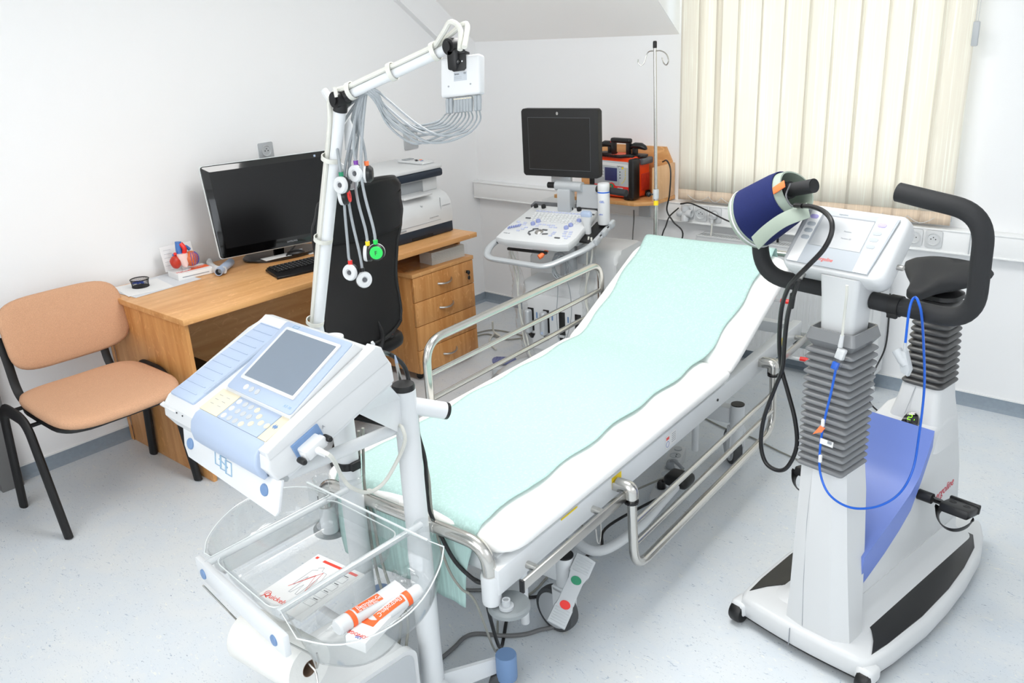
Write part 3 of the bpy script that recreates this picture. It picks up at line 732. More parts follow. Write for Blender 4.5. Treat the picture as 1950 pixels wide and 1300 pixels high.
# ------------------------------------------------------------ printer
pt = thing('printer', 'white laser printer with dark base and scanner lid on the right end of the desk', 'printer', (0.42, -1.12, 0.744))
PXF, PXB, PL, PR = 0.635, 0.22, -1.335, -0.895
prf = frame((0, 0, 0), x=(1, 0, 0), z=(0, -1, 0))   # local x->+x, y->+z, z->-y
YC = (PL+PR)/2
MB().box(((PXF+PXB)/2, YC, 0.744+0.031), (PXF-PXB, PR-PL, 0.058), bev=0.006).obj('base_tray', 'ndark', pt)
b = MB(); b.box((PXF+0.0005, YC-0.01, 0.757), (0.004, 0.15, 0.012)).obj('tray_grip', 'blkm', pt)
prof = [(PXB, 0.803), (PXF+0.003, 0.803), (PXF+0.006, 0.86), (PXF-0.004, 0.915), (PXF-0.035, 0.952), (PXF-0.085, 0.968), (PXF-0.13, 0.97), (PXB, 0.97)]
MB(prf).prism(prof, -PR, -PL, bev=0.005).obj('body', 'white', pt)
MB().box((PXF+0.0045, YC-0.045, 0.826), (0.003, 0.345, 0.0012)).box((PXF+0.001, PR-0.085, 0.875), (0.004, 0.0012, 0.13)).box((PXF+0.0045, PR-0.045, 0.897), (0.003, 0.06, 0.001)).obj('panel_gap', 'inkg', pt)
MB().box((0.40, YC, 1.005), (0.30, PR-PL-0.02, 0.075), bev=0.01).obj('upper_column', 'white', pt)
MB().box((0.548, YC-0.045, 1.0), (0.006, 0.29, 0.062), bev=0.001).obj('output_slot', 'grey2', pt)
MB().box((0.59, YC-0.02, 0.972), (0.10, 0.2, 0.01), bev=0.003).obj('paper_stop', 'white', pt)
MB().box((0.405, YC, 1.062), (0.37, PR-PL, 0.042), bev=0.012).obj('scanner_base', 'ndark', pt)
MB().box((0.400, YC, 1.094), (0.372, PR-PL+0.002, 0.024), bev=0.008).obj('scanner_lid', 'white', pt)
cpn = MB().box((0.44, PR-0.055, 1.113), (0.2, 0.085, 0.012), bev=0.004).obj('control_panel', 'white', pt)
MB().box((0.38, PR-0.055, 1.121), (0.035, 0.06, 0.006), bev=0.001).obj('display', 'grey2', cpn)
for x, y, c_ in ((0.44, -0.05, 'ink'), (0.465, -0.068, 'ink'), (0.46, -0.035, 'orange'), (0.49, -0.055, 'blue2')): MB().box((x, PR+y, 1.1205), (0.012, 0.014, 0.003), bev=0.001).obj('button', c_, cpn)
text('badge', 'hp', 0.016, frame((PXF-0.0045+0.002, YC-0.005, 0.912), x=(0, 1, 0), z=(0.97, 0, 0.25)), 'inkg', pt)
text('badge', 'LaserJet Pro M1536', 0.008, frame((PXF+0.0075, YC+0.045, 0.845), x=(0, 1, 0), z=(1, 0, 0)), 'inkg', pt)
MB().box((PXF+0.005, PL+0.075, 0.813), (0.003, 0.04, 0.008)).obj('model_plate', 'grey2', pt)

# ------------------------------------------------------------ monitor on the desk
mo = thing('computer_monitor', 'large glossy black monitor on an oval stand on the oak desk', 'monitor', (0.24, -1.72, 0.744))
MF = frame((0.285, -1.755, 1.020), x=(0.222, 0.975, 0.0), z=(0.955, -0.215, 0.205))
b = MB(MF); b.prism(rrect(0.645, 0.43, 0.012), -0.018, 0.012, bev=0.005); b.obj('casing', 'gloss', mo)
MB(MF).prism(rrect(0.575, 0.36, 0.002, cy=0.006), 0.0121, 0.0128).obj('screen', 'scr', mo)
b = MB(MF); b.tube([(x, y, 0.0) for x, y in rrect(0.648, 0.433, 0.014, 4)], (0.006, 0.003), n=8, closed=True, flat=(0, 0, 1)); b.obj('rim', 'clearedge', mo)
text('maker_name', 'SAMSUNG', 0.012, MF @ T_(0.01, -0.199, 0.013), 'inkg', mo)
MB(MF).box((0.245, 0.197, 0.0125), (0.010, 0.010, 0.0008)).obj('sticker', 'blue', mo)
b = MB(MF); b.box((0, -0.03, -0.035), (0.28, 0.22, 0.03), bev=0.014); b.obj('rear_shell', 'blk', mo)
MB().tube([MF @ Vector((0.0, -0.12, -0.03)), (0.22, -1.735, 0.76)], (0.02, 0.028), n=12).obj('neck', 'gloss', mo)
b = MB(frame((0.22, -1.72, 0.7445), yaw=R(80))); b.prism([(0.20*math.cos(t), 0.125*math.sin(t)) for t in [2*PI*k/40 for k in range(40)]], 0, 0.014, bev=0.005, seg=3); b.obj('stand_base', 'gloss', mo)
# note lying on the stand, pen, mouse
tag(MB(frame((0.2974, -1.8009, 0.7605), yaw=R(83))).box((0, 0, 0), (0.145, 0.062, 0.0012)).obj('paper_note', 'paper'), 'small blank white slip of paper lying on the oval monitor stand', 'paper')
pn = tag(MB().tube([(0.3321, -1.7656, 0.7650), (0.1988, -1.5848, 0.7900)], 0.0045, n=8).tube([(0.1988, -1.5848, 0.7900), (0.1950, -1.5749, 0.7930)], 0.003).obj('pen', 'blk'), 'black pen leaning over the monitor stand beside the blank slip', 'pen')
mo2 = thing('computer_mouse', 'small black mouse at the right end of the monitor stand', 'mouse', (0.3061, -1.6877, 0.7600))
mc = Vector((0.3280, -1.7092, 0.7650))
b = MB(frame(mc, yaw=R(60))); b.sph((0, 0, 0), (0.045, 0.027, 0.017)); b.obj('body', 'blk', mo2)
b = MB(frame(mc, yaw=R(60))); b.box((0.028, 0, 0.014), (0.014, 0.004, 0.006), bev=0.001); b.obj('wheel', 'grey2', mo2)
ps = tag(MB(frame((0.2999, -1.5309, 0.7460), yaw=R(80))).box((0.0, 0, 0), (0.21, 0.15, 0.002)).obj('paper_sheet', 'paper'), 'white paper sheet on the oak desk between the monitor and the office chair', 'paper')

# ------------------------------------------------------------ keyboard
kbd = thing('keyboard', 'black computer keyboard with curved wrist rest on the oak desk', 'keyboard', (0.53, -1.78, 0.745))
K = frame((0.545, -1.77, 0.7455), yaw=R(82), tilt=R(3))   # local x along desk, -y towards the user (+x world)
b = MB(K); b.prism([(-0.22, -0.055), (-0.235, -0.095), (-0.15, -0.105), (0.0, -0.108), (0.15, -0.105), (0.235, -0.095), (0.225, 0.06), (0.12, 0.085), (-0.12, 0.085), (-0.215, 0.06)], 0, 0.014, bev=0.005, seg=3); kb_ = b.obj('body', 'blk', kbd)
b = MB(K); b.prism([(-0.205, -0.038), (0.205, -0.038), (0.205, 0.068), (-0.205, 0.068)], 0.014, 0.0165); b.obj('key_bed', 'blkm', kbd)
kk = MB(K); lg = MB(K)
for r_ in range(5):
    x = -0.200
    for c_ in range(20):
        if c_ == 15: x += 0.006
        kk.box((x+0.0085, -0.028+r_*0.0195, 0.0205), (0.0168, 0.0168, 0.007), bev=0.002, seg=1)
        if r_ < 5 and c_ not in (0, 14): lg.box((x+0.006, -0.025+r_*0.0195, 0.0242), (0.003, 0.004, 0.0003))
        x += 0.0198
ko = kk.obj('keys', 'blk', kbd); ko['kind'] = 'stuff'
lo_ = lg.obj('key_legends', 'inkg', kbd); lo_['kind'] = 'stuff'

# ------------------------------------------------------------ things at the left end of the desk
tag(MB(frame((0.165, -2.375, 0.7455), yaw=R(4))).box((0, 0, 0), (0.24, 0.33, 0.0016)).obj('printed_sheet', 'sheetgrey'), 'grey printed sheet at the left end of the oak desk under the clip dish', 'paper')
tag(MB(frame((0.165, -2.43, 0.7472), yaw=R(-8))).box((0, 0, 0), (0.21, 0.20, 0.0012)).obj('paper_sheet', 'paper'), 'white sheet on top of the grey printed one at the left end of the desk', 'paper')
dc = Vector((0.1482, -2.4327, 0.7490))
ds = thing('mesh_dish', 'small round black wire mesh dish at the left end of the desk', 'dish', dc)
b = MB(T_(*dc)); 
for r_, z in ((0.036, 0.0), (0.040, 0.034)): b.tube([(r_*math.cos(t), r_*math.sin(t), z) for t in [2*PI*k/28 for k in range(28)]], 0.0024, n=6, closed=True)
b.obj('rim', 'blk', ds)
b = MB(T_(*dc))
for k in range(44):
    a0 = 2*PI*k/44
    for sgn in (1, -1): b.tube([(0.036*math.cos(a0), 0.036*math.sin(a0), 0.0), (0.040*math.cos(a0+sgn*0.5), 0.040*math.sin(a0+sgn*0.5), 0.034)], 0.0005, n=4, cap=False)
b.lathe([(0.035, 0), (0.035, 0.001), (0.0005, 0.001)], n=24); b.obj('wire_mesh', 'blkm', ds)
for i, (x, y, a) in enumerate(((0.0, 0.006, 0.3), (-0.012, -0.014, 1.4), (0.012, -0.010, 2.2))):
    b = MB(T_(*dc) @ T_(x, y, 0.012+i*0.003) @ RZ(a)); b.box((0, 0, 0.003), (0.030, 0.011, 0.005), bev=0.002).box((0.0, 0, 0.009), (0.022, 0.009, 0.005), bev=0.002)
    tag(b.obj('clip', 'inkb'), 'small blue plastic clip lying in the round mesh dish', 'clip', 'blue clips in the mesh dish')

# product display box, card and heart model
bx = thing('display_box', 'white display box with an orange printed panel, standing under the heart model', 'box', (0.1690, -2.2052, 0.7450))
BX = frame((0.165, -2.19, 0.745), yaw=R(84))     # x along desk (+y), -y towards the room
MB(BX).prism([(-0.085, -0.055), (0.085, -0.055), (0.085, 0.06), (-0.085, 0.06)], 0, 0.030, bev=0.001).obj('body', 'paper', bx)
MB(BX).box((0.034, -0.002, 0.0305), (0.098, 0.05, 0.0006)).obj('orange_panel', 'inko', bx)
text('print', 'Helicid', 0.022, BX @ T_(-0.078, -0.03, 0.0306), 'inkr', bx)
text('print', 'pro Vase zdravi', 0.012, BX @ T_(-0.008, 0.004, 0.0309), 'paper', bx)
MB(BX).box((0.0, -0.0553, 0.012), (0.13, 0.0006, 0.004)).obj('print_line', 'inkg', bx)
cdm = frame((0.10, -2.20, 0.776), x=(0.08, 1, 0), z=(0.97, -0.08, 0.23))
cd_ = tag(MB(cdm).box((0.0, 0.052, 0), (0.155, 0.118, 0.0015)).obj('backing_card', 'paper'), 'white printed card leaning against the wall behind the heart model', 'card')
for i in range(5):
    MB(cdm).box((-0.045+0.0*i, 0.02+i*0.018, 0.0012), (0.05-0.004*i, 0.0012, 0.0004)).obj('print_line', 'inkg', cd_)
hm = thing('heart_model', 'plastic anatomical heart model with red and blue vessels on the display box', 'heart model', (0.165, -2.20, 0.776))
H = frame((0.160, -2.212, 0.831), yaw=R(84)) @ Matrix.Scale(1.13, 4)
b = MB(H)
def lump(b, c, r, seed, amp=0.12, sq=1.0):
    rings = []; m_, n_ = 12, 18
    for i in range(m_+1):
        a = max(-1.53, min(1.53, -PI/2+PI*i/m_)); ring = []
        for j in range(n_):
            t = 2*PI*j/n_; k = 1+amp*math.sin(3*t+seed+2*a)*math.cos(a*2+seed)
            ring.append(Vector((c[0]+r[0]*k*math.cos(a)*math.cos(t), c[1]+r[1]*k*math.cos(a)*math.sin(t), c[2]+r[2]*math.sin(a))))
        rings.append(ring)
    b.loft(rings)
lump(b, (0.028, -0.012, -0.005), (0.032, 0.026, 0.032), 1.0); b.obj('left_ventricle', 'hor', hm)
b = MB(H); lump(b, (-0.036, -0.006, -0.008), (0.022, 0.02, 0.028), 2.2); b.obj('right_ventricle', 'hred', hm)
b = MB(H); b.loft([[Vector((x+rx*math.cos(t), -0.014+0.016*math.sin(t), z)) for t in [2*PI*k/14 for k in range(14)]] for x, rx, z in ((-0.004, 0.008, -0.032), (-0.004, 0.016, -0.02), (-0.006, 0.024, 0.008), (-0.008, 0.022, 0.024))]); b.obj('septum', 'hpink', hm)
b = MB(H); b.tube(cat([(-0.012, 0, 0.02), (-0.013, 0, 0.04), (-0.010, 0, 0.072)]), 0.0125, n=12).tube(cat([(0.004, 0.004, 0.028), (0.018, 0.004, 0.045), (0.034, 0.004, 0.03)]), 0.007, n=10).tube([(-0.036, 0, 0.01), (-0.034, 0, 0.026)], 0.008); b.obj('blue_vessel', 'hblue', hm)
b = MB(H); b.tube(cat([(0.002, -0.014, 0.022), (0.004, -0.018, 0.044), (-0.004, -0.008, 0.064)]), 0.0095, n=12).sph((-0.034, -0.008, 0.026), 0.007); b.obj('red_vessel', 'red', hm)
b = MB(H)
for s0 in range(5):
    b.tube(cat([(0.028+0.031*math.cos(a)*math.cos(-1.9+s0*0.35), -0.012+0.027*math.cos(a)*math.sin(-1.9+s0*0.35), -0.005+0.033*math.sin(a)) for a in (1.0, 0.5, 0.0, -0.5, -0.9)], 4), 0.0012, n=5)
b.obj('surface_vessel', 'inkb', hm)
b = MB(H); b.box((0.0, 0, -0.041), (0.022, 0.006, 0.018), bev=0.001).box((0.0, 0, -0.0478), (0.034, 0.03, 0.004), bev=0.001); b.obj('stand', 'white', hm)

# white and blue hand-held spirometer handle
sp_ = thing('flow_sensor', 'white curved handle with a pale blue tube lying on the desk left of the monitor', 'medical handset', (0.2235, -2.0563, 0.7500))
a0, a1 = Vector((0.3120, -2.1328, 0.7660)), Vector((0.2036, -2.0036, 0.7660))
q = along(a0, a1); L_ = (a1-a0).length+0.012
MB(q).lathe([(0.0145, 0.001), (0.018, 0.0), (0.0195, 0.012), (0.019, L_), (0.016, L_+0.003), (0.001, L_+0.003)], n=22, cap=False).obj('tube', 'blue', sp_)
MB(q).lathe([(0.0145, 0.0), (0.0145, 0.05), (0.001, 0.05)], n=18, cap=False).obj('bore', 'ndark', sp_)
MB().tube(cat([(0.3015, -2.0933, 0.7650), (0.2561, -2.1078, 0.7620), (0.1722, -2.0821, 0.7620), (0.1024, -2.0540, 0.7640), (0.0896, -2.0433, 0.7650)]), [(0.017+0.005*math.sin(k/5.), 0.015) for k in range(33)], n=12).obj('grip', 'white', sp_)

# ------------------------------------------------------------ pc tower  under the desk
pc = thing('computer_tower', 'black computer tower on the floor under the desk', 'computer', (0.5, -2.44, 0))
MB().box((0.56, -2.42, 0.215), (0.46, 0.17, 0.40), bev=0.006).obj('case', 'blkm', pc)
MB().prism([(-0.086, -0.2), (0.086, -0.2), (0.086, 0.2), (-0.086, 0.2)], 0, 0.032, frame((0.79, -2.42, 0.215), x=(0, 1, 0), z=(1, 0, 0)), bev=0.014, seg=3).obj('front_bezel', 'gloss', pc)
MB().box((0.824, -2.42, 0.20), (0.003, 0.010, 0.37)).obj('trim_strip', 'silver', pc)
MB().box((0.56, -2.42, 0.008), (0.40, 0.15, 0.016)).obj('foot', 'blk', pc)
MB().box((0.8232, -2.42, 0.36), (0.003, 0.14, 0.04), bev=0.001).obj('drive_bay', 'blk', pc)

# ------------------------------------------------------------ office chair
oc = thing('office_chair', 'black mesh-backed office chair with leatherette headrest facing the desk', 'office chair', (0.93, -1.92, 0))
cy = -1.93
def backf(u, v):   # u 0..1 bottom to top, v 0..1 left to right (south to north)
    z = 0.56+u*0.66
    keys = [(0.0, 0.205), (0.08, 0.215), (0.3, 0.205), (0.5, 0.215), (0.66, 0.232), (0.74, 0.236), (0.84, 0.218), (0.95, 0.205), (1.0, 0.17)]
    for (u0, w0), (u1, w1) in zip(keys, keys[1:]):
        if u <= u1+1e-9:
            t = (u-u0)/(u1-u0); t = t*t*(3-2*t); w = w0+(w1-w0)*t; break
    c = (v-0.5)*2
    yc = -1.945+0.05*min(1, u/0.6)
    bow = -0.055*c*c if u < 0.7 else -0.055*c*c
    x = 1.155-0.06*math.sin(u*PI*0.9)+0.05*(u-0.5)+bow*1.0+0.03
    dz = -0.018*c*c*(1 if u > 0.9 else 0)-0.035*(1-c*c)*(1 if u < 0.02 else max(0, 1-u*8))+0.0
    tiltz = -0.028*(v-0.5)*0
    return Vector((x, yc+c*w, z+dz+tiltz))
b = MB(); b.grid(lambda u, v: backf(u*0.64, v), 26, 18); b.obj('mesh_back', 'mesh', oc, ang=80, solid=0.004)
b = MB(); b.grid(lambda u, v: backf(0.63+u*0.37, v), 16, 18); b.obj('headrest_panel', 'vinylb', oc, ang=80, solid=0.022)
edge = [backf(k/30, 0) for k in range(31)]+[backf(1, k/16) for k in range(1, 17)]+[backf(1-k/30, 1) for k in range(1, 31)]+[backf(0, 1-k/16) for k in range(1, 16)]
MB().tube(edge, 0.0095, n=8, closed=True).obj('back_frame', 'blk', oc)
b = MB(); b.grid(lambda u, v: backf(u*0.10, v)+Vector((-0.004, 0, 0)), 4, 18); b.obj('lower_band', 'blk', oc, ang=80, solid=0.01)
b = MB(); b.tube([backf(0.635, k/16)+Vector((0.006, 0, 0)) for k in range(17)], 0.004, n=6); b.obj('seam', 'blk', oc)
MB().tube(cat([(1.125, cy+0.03, 0.60), (1.15, cy+0.03, 0.54), (1.12, cy, 0.47), (0.98, cy, 0.44)]), (0.010, 0.03), n=10, flat=(0, 1, 0)).obj('spine', 'blk', oc)
cushion(0.90, cy, 0.48, 0.50, 0.50, 0.07, 'vinylb', 'seat', lambda a, c: -0.02*max(0, -a)**3+0.008*a*a, oc, 3.6)
MB().box((0.90, cy, 0.415), (0.24, 0.2, 0.035), bev=0.01).obj('mechanism', 'blk', oc)
MB().lathe([(0.028, 0.09), (0.028, 0.25), (0.016, 0.25), (0.016, 0.40), (0.001, 0.40)], T_(0.90, cy, 0.0), n=20).obj('gas_column', 'blk', oc)
for k in range(5):
    a = R(20+72*k); e = Vector((0.90+0.30*math.cos(a), cy+0.30*math.sin(a), 0.075))
    leg = MB().tube([(0.90, cy, 0.115), (0.90+0.15*math.cos(a), cy+0.15*math.sin(a), 0.098), e], [(0.02, 0.03), (0.016, 0.024), (0.012, 0.018)], n=10).obj('base_arm', 'blk', oc)
    MB(frame(e+Vector((0, 0, -0.045)), yaw=a+0.6, tilt=PI/2)).lathe([(0.026, -0.022), (0.029, -0.016), (0.029, 0.016), (0.026, 0.022), (0.001, 0.022)], n=18).obj('castor', 'blk', leg)
lv = MB(); a_, b_ = Vector((1.0800, -1.8269, 0.5609)), Vector((1.1000, -1.8049, 0.5333)); lv.tube([(0.98, cy+0.1, 0.42), a_, b_], 0.006, n=8); lv.obj('lever', 'blk', oc)
c_ = Vector((1.1200, -1.8144, 0.5253)); lvm = frame(c_, x=(0.35, 0.9, 0.05), z=(0.7, -0.5, 0.5))
lp = MB(lvm); lp.prism(rrect(0.024, 0.045, 0.008), -0.003, 0.004, bev=0.002); lpo = lp.obj('lever_paddle', 'blk', oc)
for i in range(4): MB(lvm).box((0, 0.010-i*0.006, 0.0044), (0.015, 0.002, 0.0004)).obj('print_line', 'inkr' if i in (0, 3) else 'inkg', lpo)

# ------------------------------------------------------------ examination bed (local frame: x across, y from foot to head)
BM = Matrix(((0.998, -0.064, 0, 2.325), (0.064, 0.998, 0, -2.84), (0, 0, 1, 0), (0, 0, 0, 1)))
bd = thing('examination_bed', 'white wheeled examination bed with raised backrest and chrome side rails', 'bed', (2.25, -1.85, 0))
WM_bed = None
def bedcush(name, path, hw, th, rf0, rf1):
    """path: list of (s, z, nx_s, nz) top centre line; hw half width"""
    b = MB(BM); rings = []
    N = len(path)
    L = [0]
    for i in range(1, N): L.append(L[-1]+math.hypot(path[i][0]-path[i-1][0], path[i][1]-path[i-1][1]))
    tot = L[-1]
    for i, (s, z) in enumerate(path):
        a = path[max(0, i-1)]; c = path[min(N-1, i+1)]
        d = Vector((c[0]-a[0], c[1]-a[1])).normalized(); nrm = (-d.y, d.x)
        e0, e1 = L[i], tot-L[i]
        def endk(e, r):
            if e >= r: return 0
            return r-math.sqrt(max(0, r*r-(r-e)**2))
        w = hw-endk(e0, rf0)-endk(e1, rf1)
        q = 0.045
        kv = 1.0
        for e in (e0, e1):
            if e < q: kv = min(kv, 0.30+0.70*math.sqrt(1-(1-e/q)**2))
        ring = []
        for j in range(32):
            t = 2*PI*j/32; cc, ss = math.cos(t), math.sin(t)
            x = math.copysign(abs(cc)**0.45, cc)*w if abs(cc) > 0.0 else 0
            h = math.copysign(abs(ss)**0.62, ss)*th/2*kv
            off = -th/2+h
            pu = 0.004*math.cos(PI*min(1, abs(x)/w))*1.0 if ss > 0 else 0
            ring.append(Vector((x, s+nrm[0]*(off+pu), z+nrm[1]*(off+pu))))
        rings.append(ring)
    b.loft(rings); return b.obj(name, 'vinyl', bd, ang=60)
def pathpts(ctrl, step=0.02):
    out = []
    for (a, b_) in zip(ctrl, ctrl[1:]):
        n = max(1, int(math.hypot(b_[0]-a[0], b_[1]-a[1])/step))
        for k in range(n): out.append((a[0]+(b_[0]-a[0])*k/n, a[1]+(b_[1]-a[1])*k/n))
    out.append(ctrl[-1]); return out
def dense_ends(p):
    (s0, z0), (s1, z1) = p[0], p[1]
    (s2, z2), (s3, z3) = p[-2], p[-1]
    a = [(s0+(s1-s0)*k, z0+(z1-z0)*k) for k in (0, 0.06, 0.2, 0.4, 0.7)]
    b_ = [(s2+(s3-s2)*k, z2+(z3-z2)*k) for k in (0, 0.3, 0.6, 0.8, 0.94, 1)]
    return a+p[1:-2]+b_
bedcush('mattress', dense_ends(pathpts([(0.0, 0.60), (1.20, 0.60), (1.33, 0.603)])), 0.357, 0.086, 0.085, 0.012)
bedcush('backrest_cushion', dense_ends(pathpts([(1.325, 0.603), (1.40, 0.628), (1.93, 0.868)])), 0.352, 0.086, 0.010, 0.09)
# frame
fb = MB(BM)
for sx in (-1, 1): fb.box((sx*0.315, 1.06, 0.475), (0.04, 2.16, 0.075), bev=0.004)
for y in (0.05, 0.75, 1.35, 2.12): fb.box((0, y, 0.475), (0.60, 0.045, 0.05), bev=0.004)
fb.obj('main_frame', 'whitem', bd)
MB(BM).box((0, 0.66, 0.512), (0.60, 1.28, 0.012), bev=0.002).obj('mattress_board', 'whitem', bd)
dm = BM @ frame((0, 1.325, 0.512), tilt=math.atan2(0.25, 0.59))
b = MB(dm); b.box((0, 0.31, 0.0), (0.60, 0.61, 0.012), bev=0.002); b.box((0.30, 0.30, -0.02), (0.03, 0.60, 0.04), bev=0.003).box((-0.30, 0.30, -0.02), (0.03, 0.60, 0.04), bev=0.003); b.obj('backrest_board', 'whitem', bd)
MB(BM).tube([(0.2, 1.40, 0.48), (0.2, 1.72, 0.69)], 0.012).tube([(-0.2, 1.40, 0.48), (-0.2, 1.72, 0.69)], 0.012).obj('gas_strut', 'steel', bd)
# accessory rail with spacers on both sides
for sx in (1, -1):
    for ya, yb, sp in ((0.02, 0.55, (0.10, 0.42)), (1.66, 2.18, (1.76, 2.06))):
        ro = MB(BM).box((sx*0.378, (ya+yb)/2, 0.462), (0.010, yb-ya, 0.030), bev=0.002).obj('accessory_rail', 'steel', bd)
        for y in sp: MB(BM).tube([(sx*0.33, y, 0.462), (sx*0.374, y, 0.462)], 0.0105, n=14).obj('spacer', 'chrome', ro)
        MB(BM).box((sx*0.378, ya-0.002, 0.462), (0.014, 0.006, 0.036), bev=0.001).obj('end_cap', 'blk', ro)
# foot bar
sock = []
for sx in (-1, 1):
    b = MB(BM @ T_(sx*0.305, -0.015, 0)); b.lathe([(0.024, 0.405), (0.0255, 0.41), (0.0255, 0.485), (0.024, 0.49), (0.001, 0.49)], n=24); b.box((0.012*0, 0.05, 0.462), (0.03, 0.08, 0.05), bev=0.004); b.obj('corner_socket', 'whitem', bd)
    b = MB(BM @ T_(sx*0.335, 0.015, 0)); b.lathe([(0.048, 0.376), (0.055, 0.382), (0.055, 0.392), (0.050, 0.398), (0.02, 0.402), (0.001, 0.402)], n=36); bo = b.obj('bumper_disc', 'discgrey', bd)
    b = MB(BM @ T_(sx*0.345, -0.008, 0)); b.lathe([(0.019, 0.400), (0.019, 0.408), (0.001, 0.408)], n=20); b.lathe([(0.011, 0.408), (0.011, 0.425), (0.007, 0.425), (0.007, 0.418), (0.001, 0.418)], n=16); b.obj('bolt', 'grey1', bo)
    b = MB(BM @ T_(sx*0.345, 2.19, 0)); b.lathe([(0.05, 0.385), (0.06, 0.392), (0.06, 0.402), (0.02, 0.41), (0.001, 0.41)], n=32).box((-sx*0.02, -0.02, 0.425), (0.05, 0.05, 0.03), bev=0.004); b.obj('bumper_disc', 'discgrey', bd)
MB(BM).tube(fillet([(-0.305, -0.015, 0.44), (-0.305, -0.022, 0.575), (0.305, -0.022, 0.575), (0.305, -0.015, 0.44)], 0.10, 10), 0.0185, n=18).obj('foot_bar', 'chrome', bd)
# push bar at the head
MB(BM).tube([(-0.16, 2.03, 0.83), (0.335, 2.03, 0.83)], 0.013, n=16).tube([(-0.16, 1.90, 0.80), (-0.16, 2.03, 0.83)], 0.01).obj('push_bar', 'chrome', bd)
MB(BM).tube([(0.335, 2.03, 0.83), (0.341, 2.03, 0.83)], 0.0135, n=16).obj('bar_cap', 'blk', bd)
for (t_, s_, z_) in ((0.30, 1.80, 0.70), (0.36, 1.90, 0.43)):
    l = MB(BM).tube([(t_-0.02, s_, z_), (t_+0.055, s_+0.01, z_)], 0.006, n=8).obj('release_lever', 'white', bd)
    MB(BM).tube([(t_+0.052, s_+0.01, z_), (t_+0.085, s_+0.014, z_-0.001)], [0.009, 0.010] , n=10).obj('lever_tip', 'red', l)
# side rails
def side_rail(sx, up):
    t0 = sx*0.392
    if up:
        z0, z1 = 0.485, 0.80
        f = lambda s, z: Vector((t0, s, z))
    else:
        z0, z1 = 0.455, 0.205
        f = lambda s, z: Vector((t0+0.03*(0.47-z)/0.25*0.3, s, z))
    sA, sB = 0.545, 1.665
    rl = MB(BM).tube(fillet([f(sA, z0), f(sA, z1), f(sB, z1), f(sB, z0)], 0.085, 10), 0.0148, n=16).obj('side_rail', 'chrome', bd)
    for k in ((0.36, 0.65) if not up else (0.62, 0.33)):
        z = z0+(z1-z0)*k
        MB(BM).tube([f(sA, z), f(sB, z)], 0.0095, n=12).obj('rail_bar', 'chrome', rl)
    for s in (sA, sB):
        b = MB(BM); b.tube(fillet([(sx*0.345, s-0.0, 0.487), (t0, s, 0.487), (t0, s, z0 if not up else 0.53)], 0.02, 6), 0.021, n=16); b.box((sx*0.352, s, 0.483), (0.05, 0.035, 0.03), bev=0.006); po = b.obj('pivot_elbow', 'chrome', rl)
        if not up: MB(BM).tube([(t0, s, 0.446), (t0, s, 0.438)], 0.022, n=16).obj('pivot_collar', 'blk', po)
side_rail(1, False); side_rail(-1, True)
# undercarriage
MB(BM).box((-0.05, 0.98, 0.215), (0.05, 1.22, 0.05), bev=0.006).obj('chassis_beam', 'whitem', bd)
for yy in (0.40, 1.66): MB(BM).box((0, yy, 0.235), (0.46, 0.05, 0.07), bev=0.006).obj('chassis_crossbar', 'whitem', bd)
b = MB(BM); b.box((-0.1, 0.75, 0.25), (0.10, 0.5, 0.06), bev=0.01); b.tube([(-0.1, 0.6, 0.26), (-0.1, 1.15, 0.46)], 0.03).tube([(0.1, 1.2, 0.22), (0.1, 0.55, 0.46)], 0.02); b.obj('lifting_actuator', 'grey1', bd)
for sx in (-1, 1):
    for tt, yy, zz in ((0.185, 0.27, 0.10), (0.165, 1.46, 0.14)): MB(BM).tube([(sx*tt, yy, 0.46), (sx*tt, yy, zz)], 0.0135, n=14).obj('support_rod', 'whitem', bd)
MB(BM).tube(cat([(0.05, 0.62, 0.22), (0.21, 0.62, 0.16), (0.26, 0.80, 0.155), (0.255, 1.0, 0.16), (0.25, 1.12, 0.165)], 8), 0.0165, n=14).obj('pedal_bar', 'whitem', bd)
b = MB(BM); b.box((0.235, 1.18, 0.165), (0.10, 0.09, 0.045), bev=0.02, seg=3); b.obj('foot_pedal', 'blk', bd)
def castor(s, t, ang, pedal=False):
    m = BM @ T_(t, s, 0)
    b = MB(m); b.lathe([(0.0285, 0.10), (0.0285, 0.17), (0.030, 0.171), (0.030, 0.178), (0.0285, 0.18), (0.0285, 0.283), (0.001, 0.283)], n=28); co_ = b.obj('castor_post', 'whitem', bd)
    MB(m).lathe([(0.0275, 0.283), (0.0275, 0.287), (0.001, 0.288)], n=28).obj('post_cap', 'blk', co_)
    wm = m @ RZ(ang) @ T_(-0.038, 0.0, 0.075)
    b = MB(wm @ RX(PI/2)); b.lathe([(0.055, -0.018), (0.073, -0.017), (0.075, -0.008), (0.075, 0.008), (0.073, 0.017), (0.055, 0.018)], n=36, cap=False); b.lathe([(0.062, -0.012), (0.062, 0.012), (0.001, 0.012)], n=24); b.obj('castor_tyre', 'rubber', co_)
    for sg in (-1, 1):
        MB(wm @ RX(PI/2)).lathe([(0.062, 0.0145*sg), (0.060, 0.020*sg), (0.02, 0.024*sg), (0.001, 0.024*sg)], n=28).obj('wheel_cover', 'grey1', co_)
    b = MB(wm @ T_(0.034, 0, 0))
    for sg in (-1, 1): b.prism([(-0.024, 0.105), (0.024, 0.105), (0.018, 0.01), (0.010, -0.030), (-0.010, -0.030), (-0.018, 0.01)], 0.0245*sg, 0.033*sg, frame((0, 0, 0), x=(1, 0, 0), z=(0, -1, 0)), bev=0.002)
    b.box((0, 0, 0.10), (0.046, 0.066, 0.022), bev=0.006); b.obj('fork', 'whitem', co_)
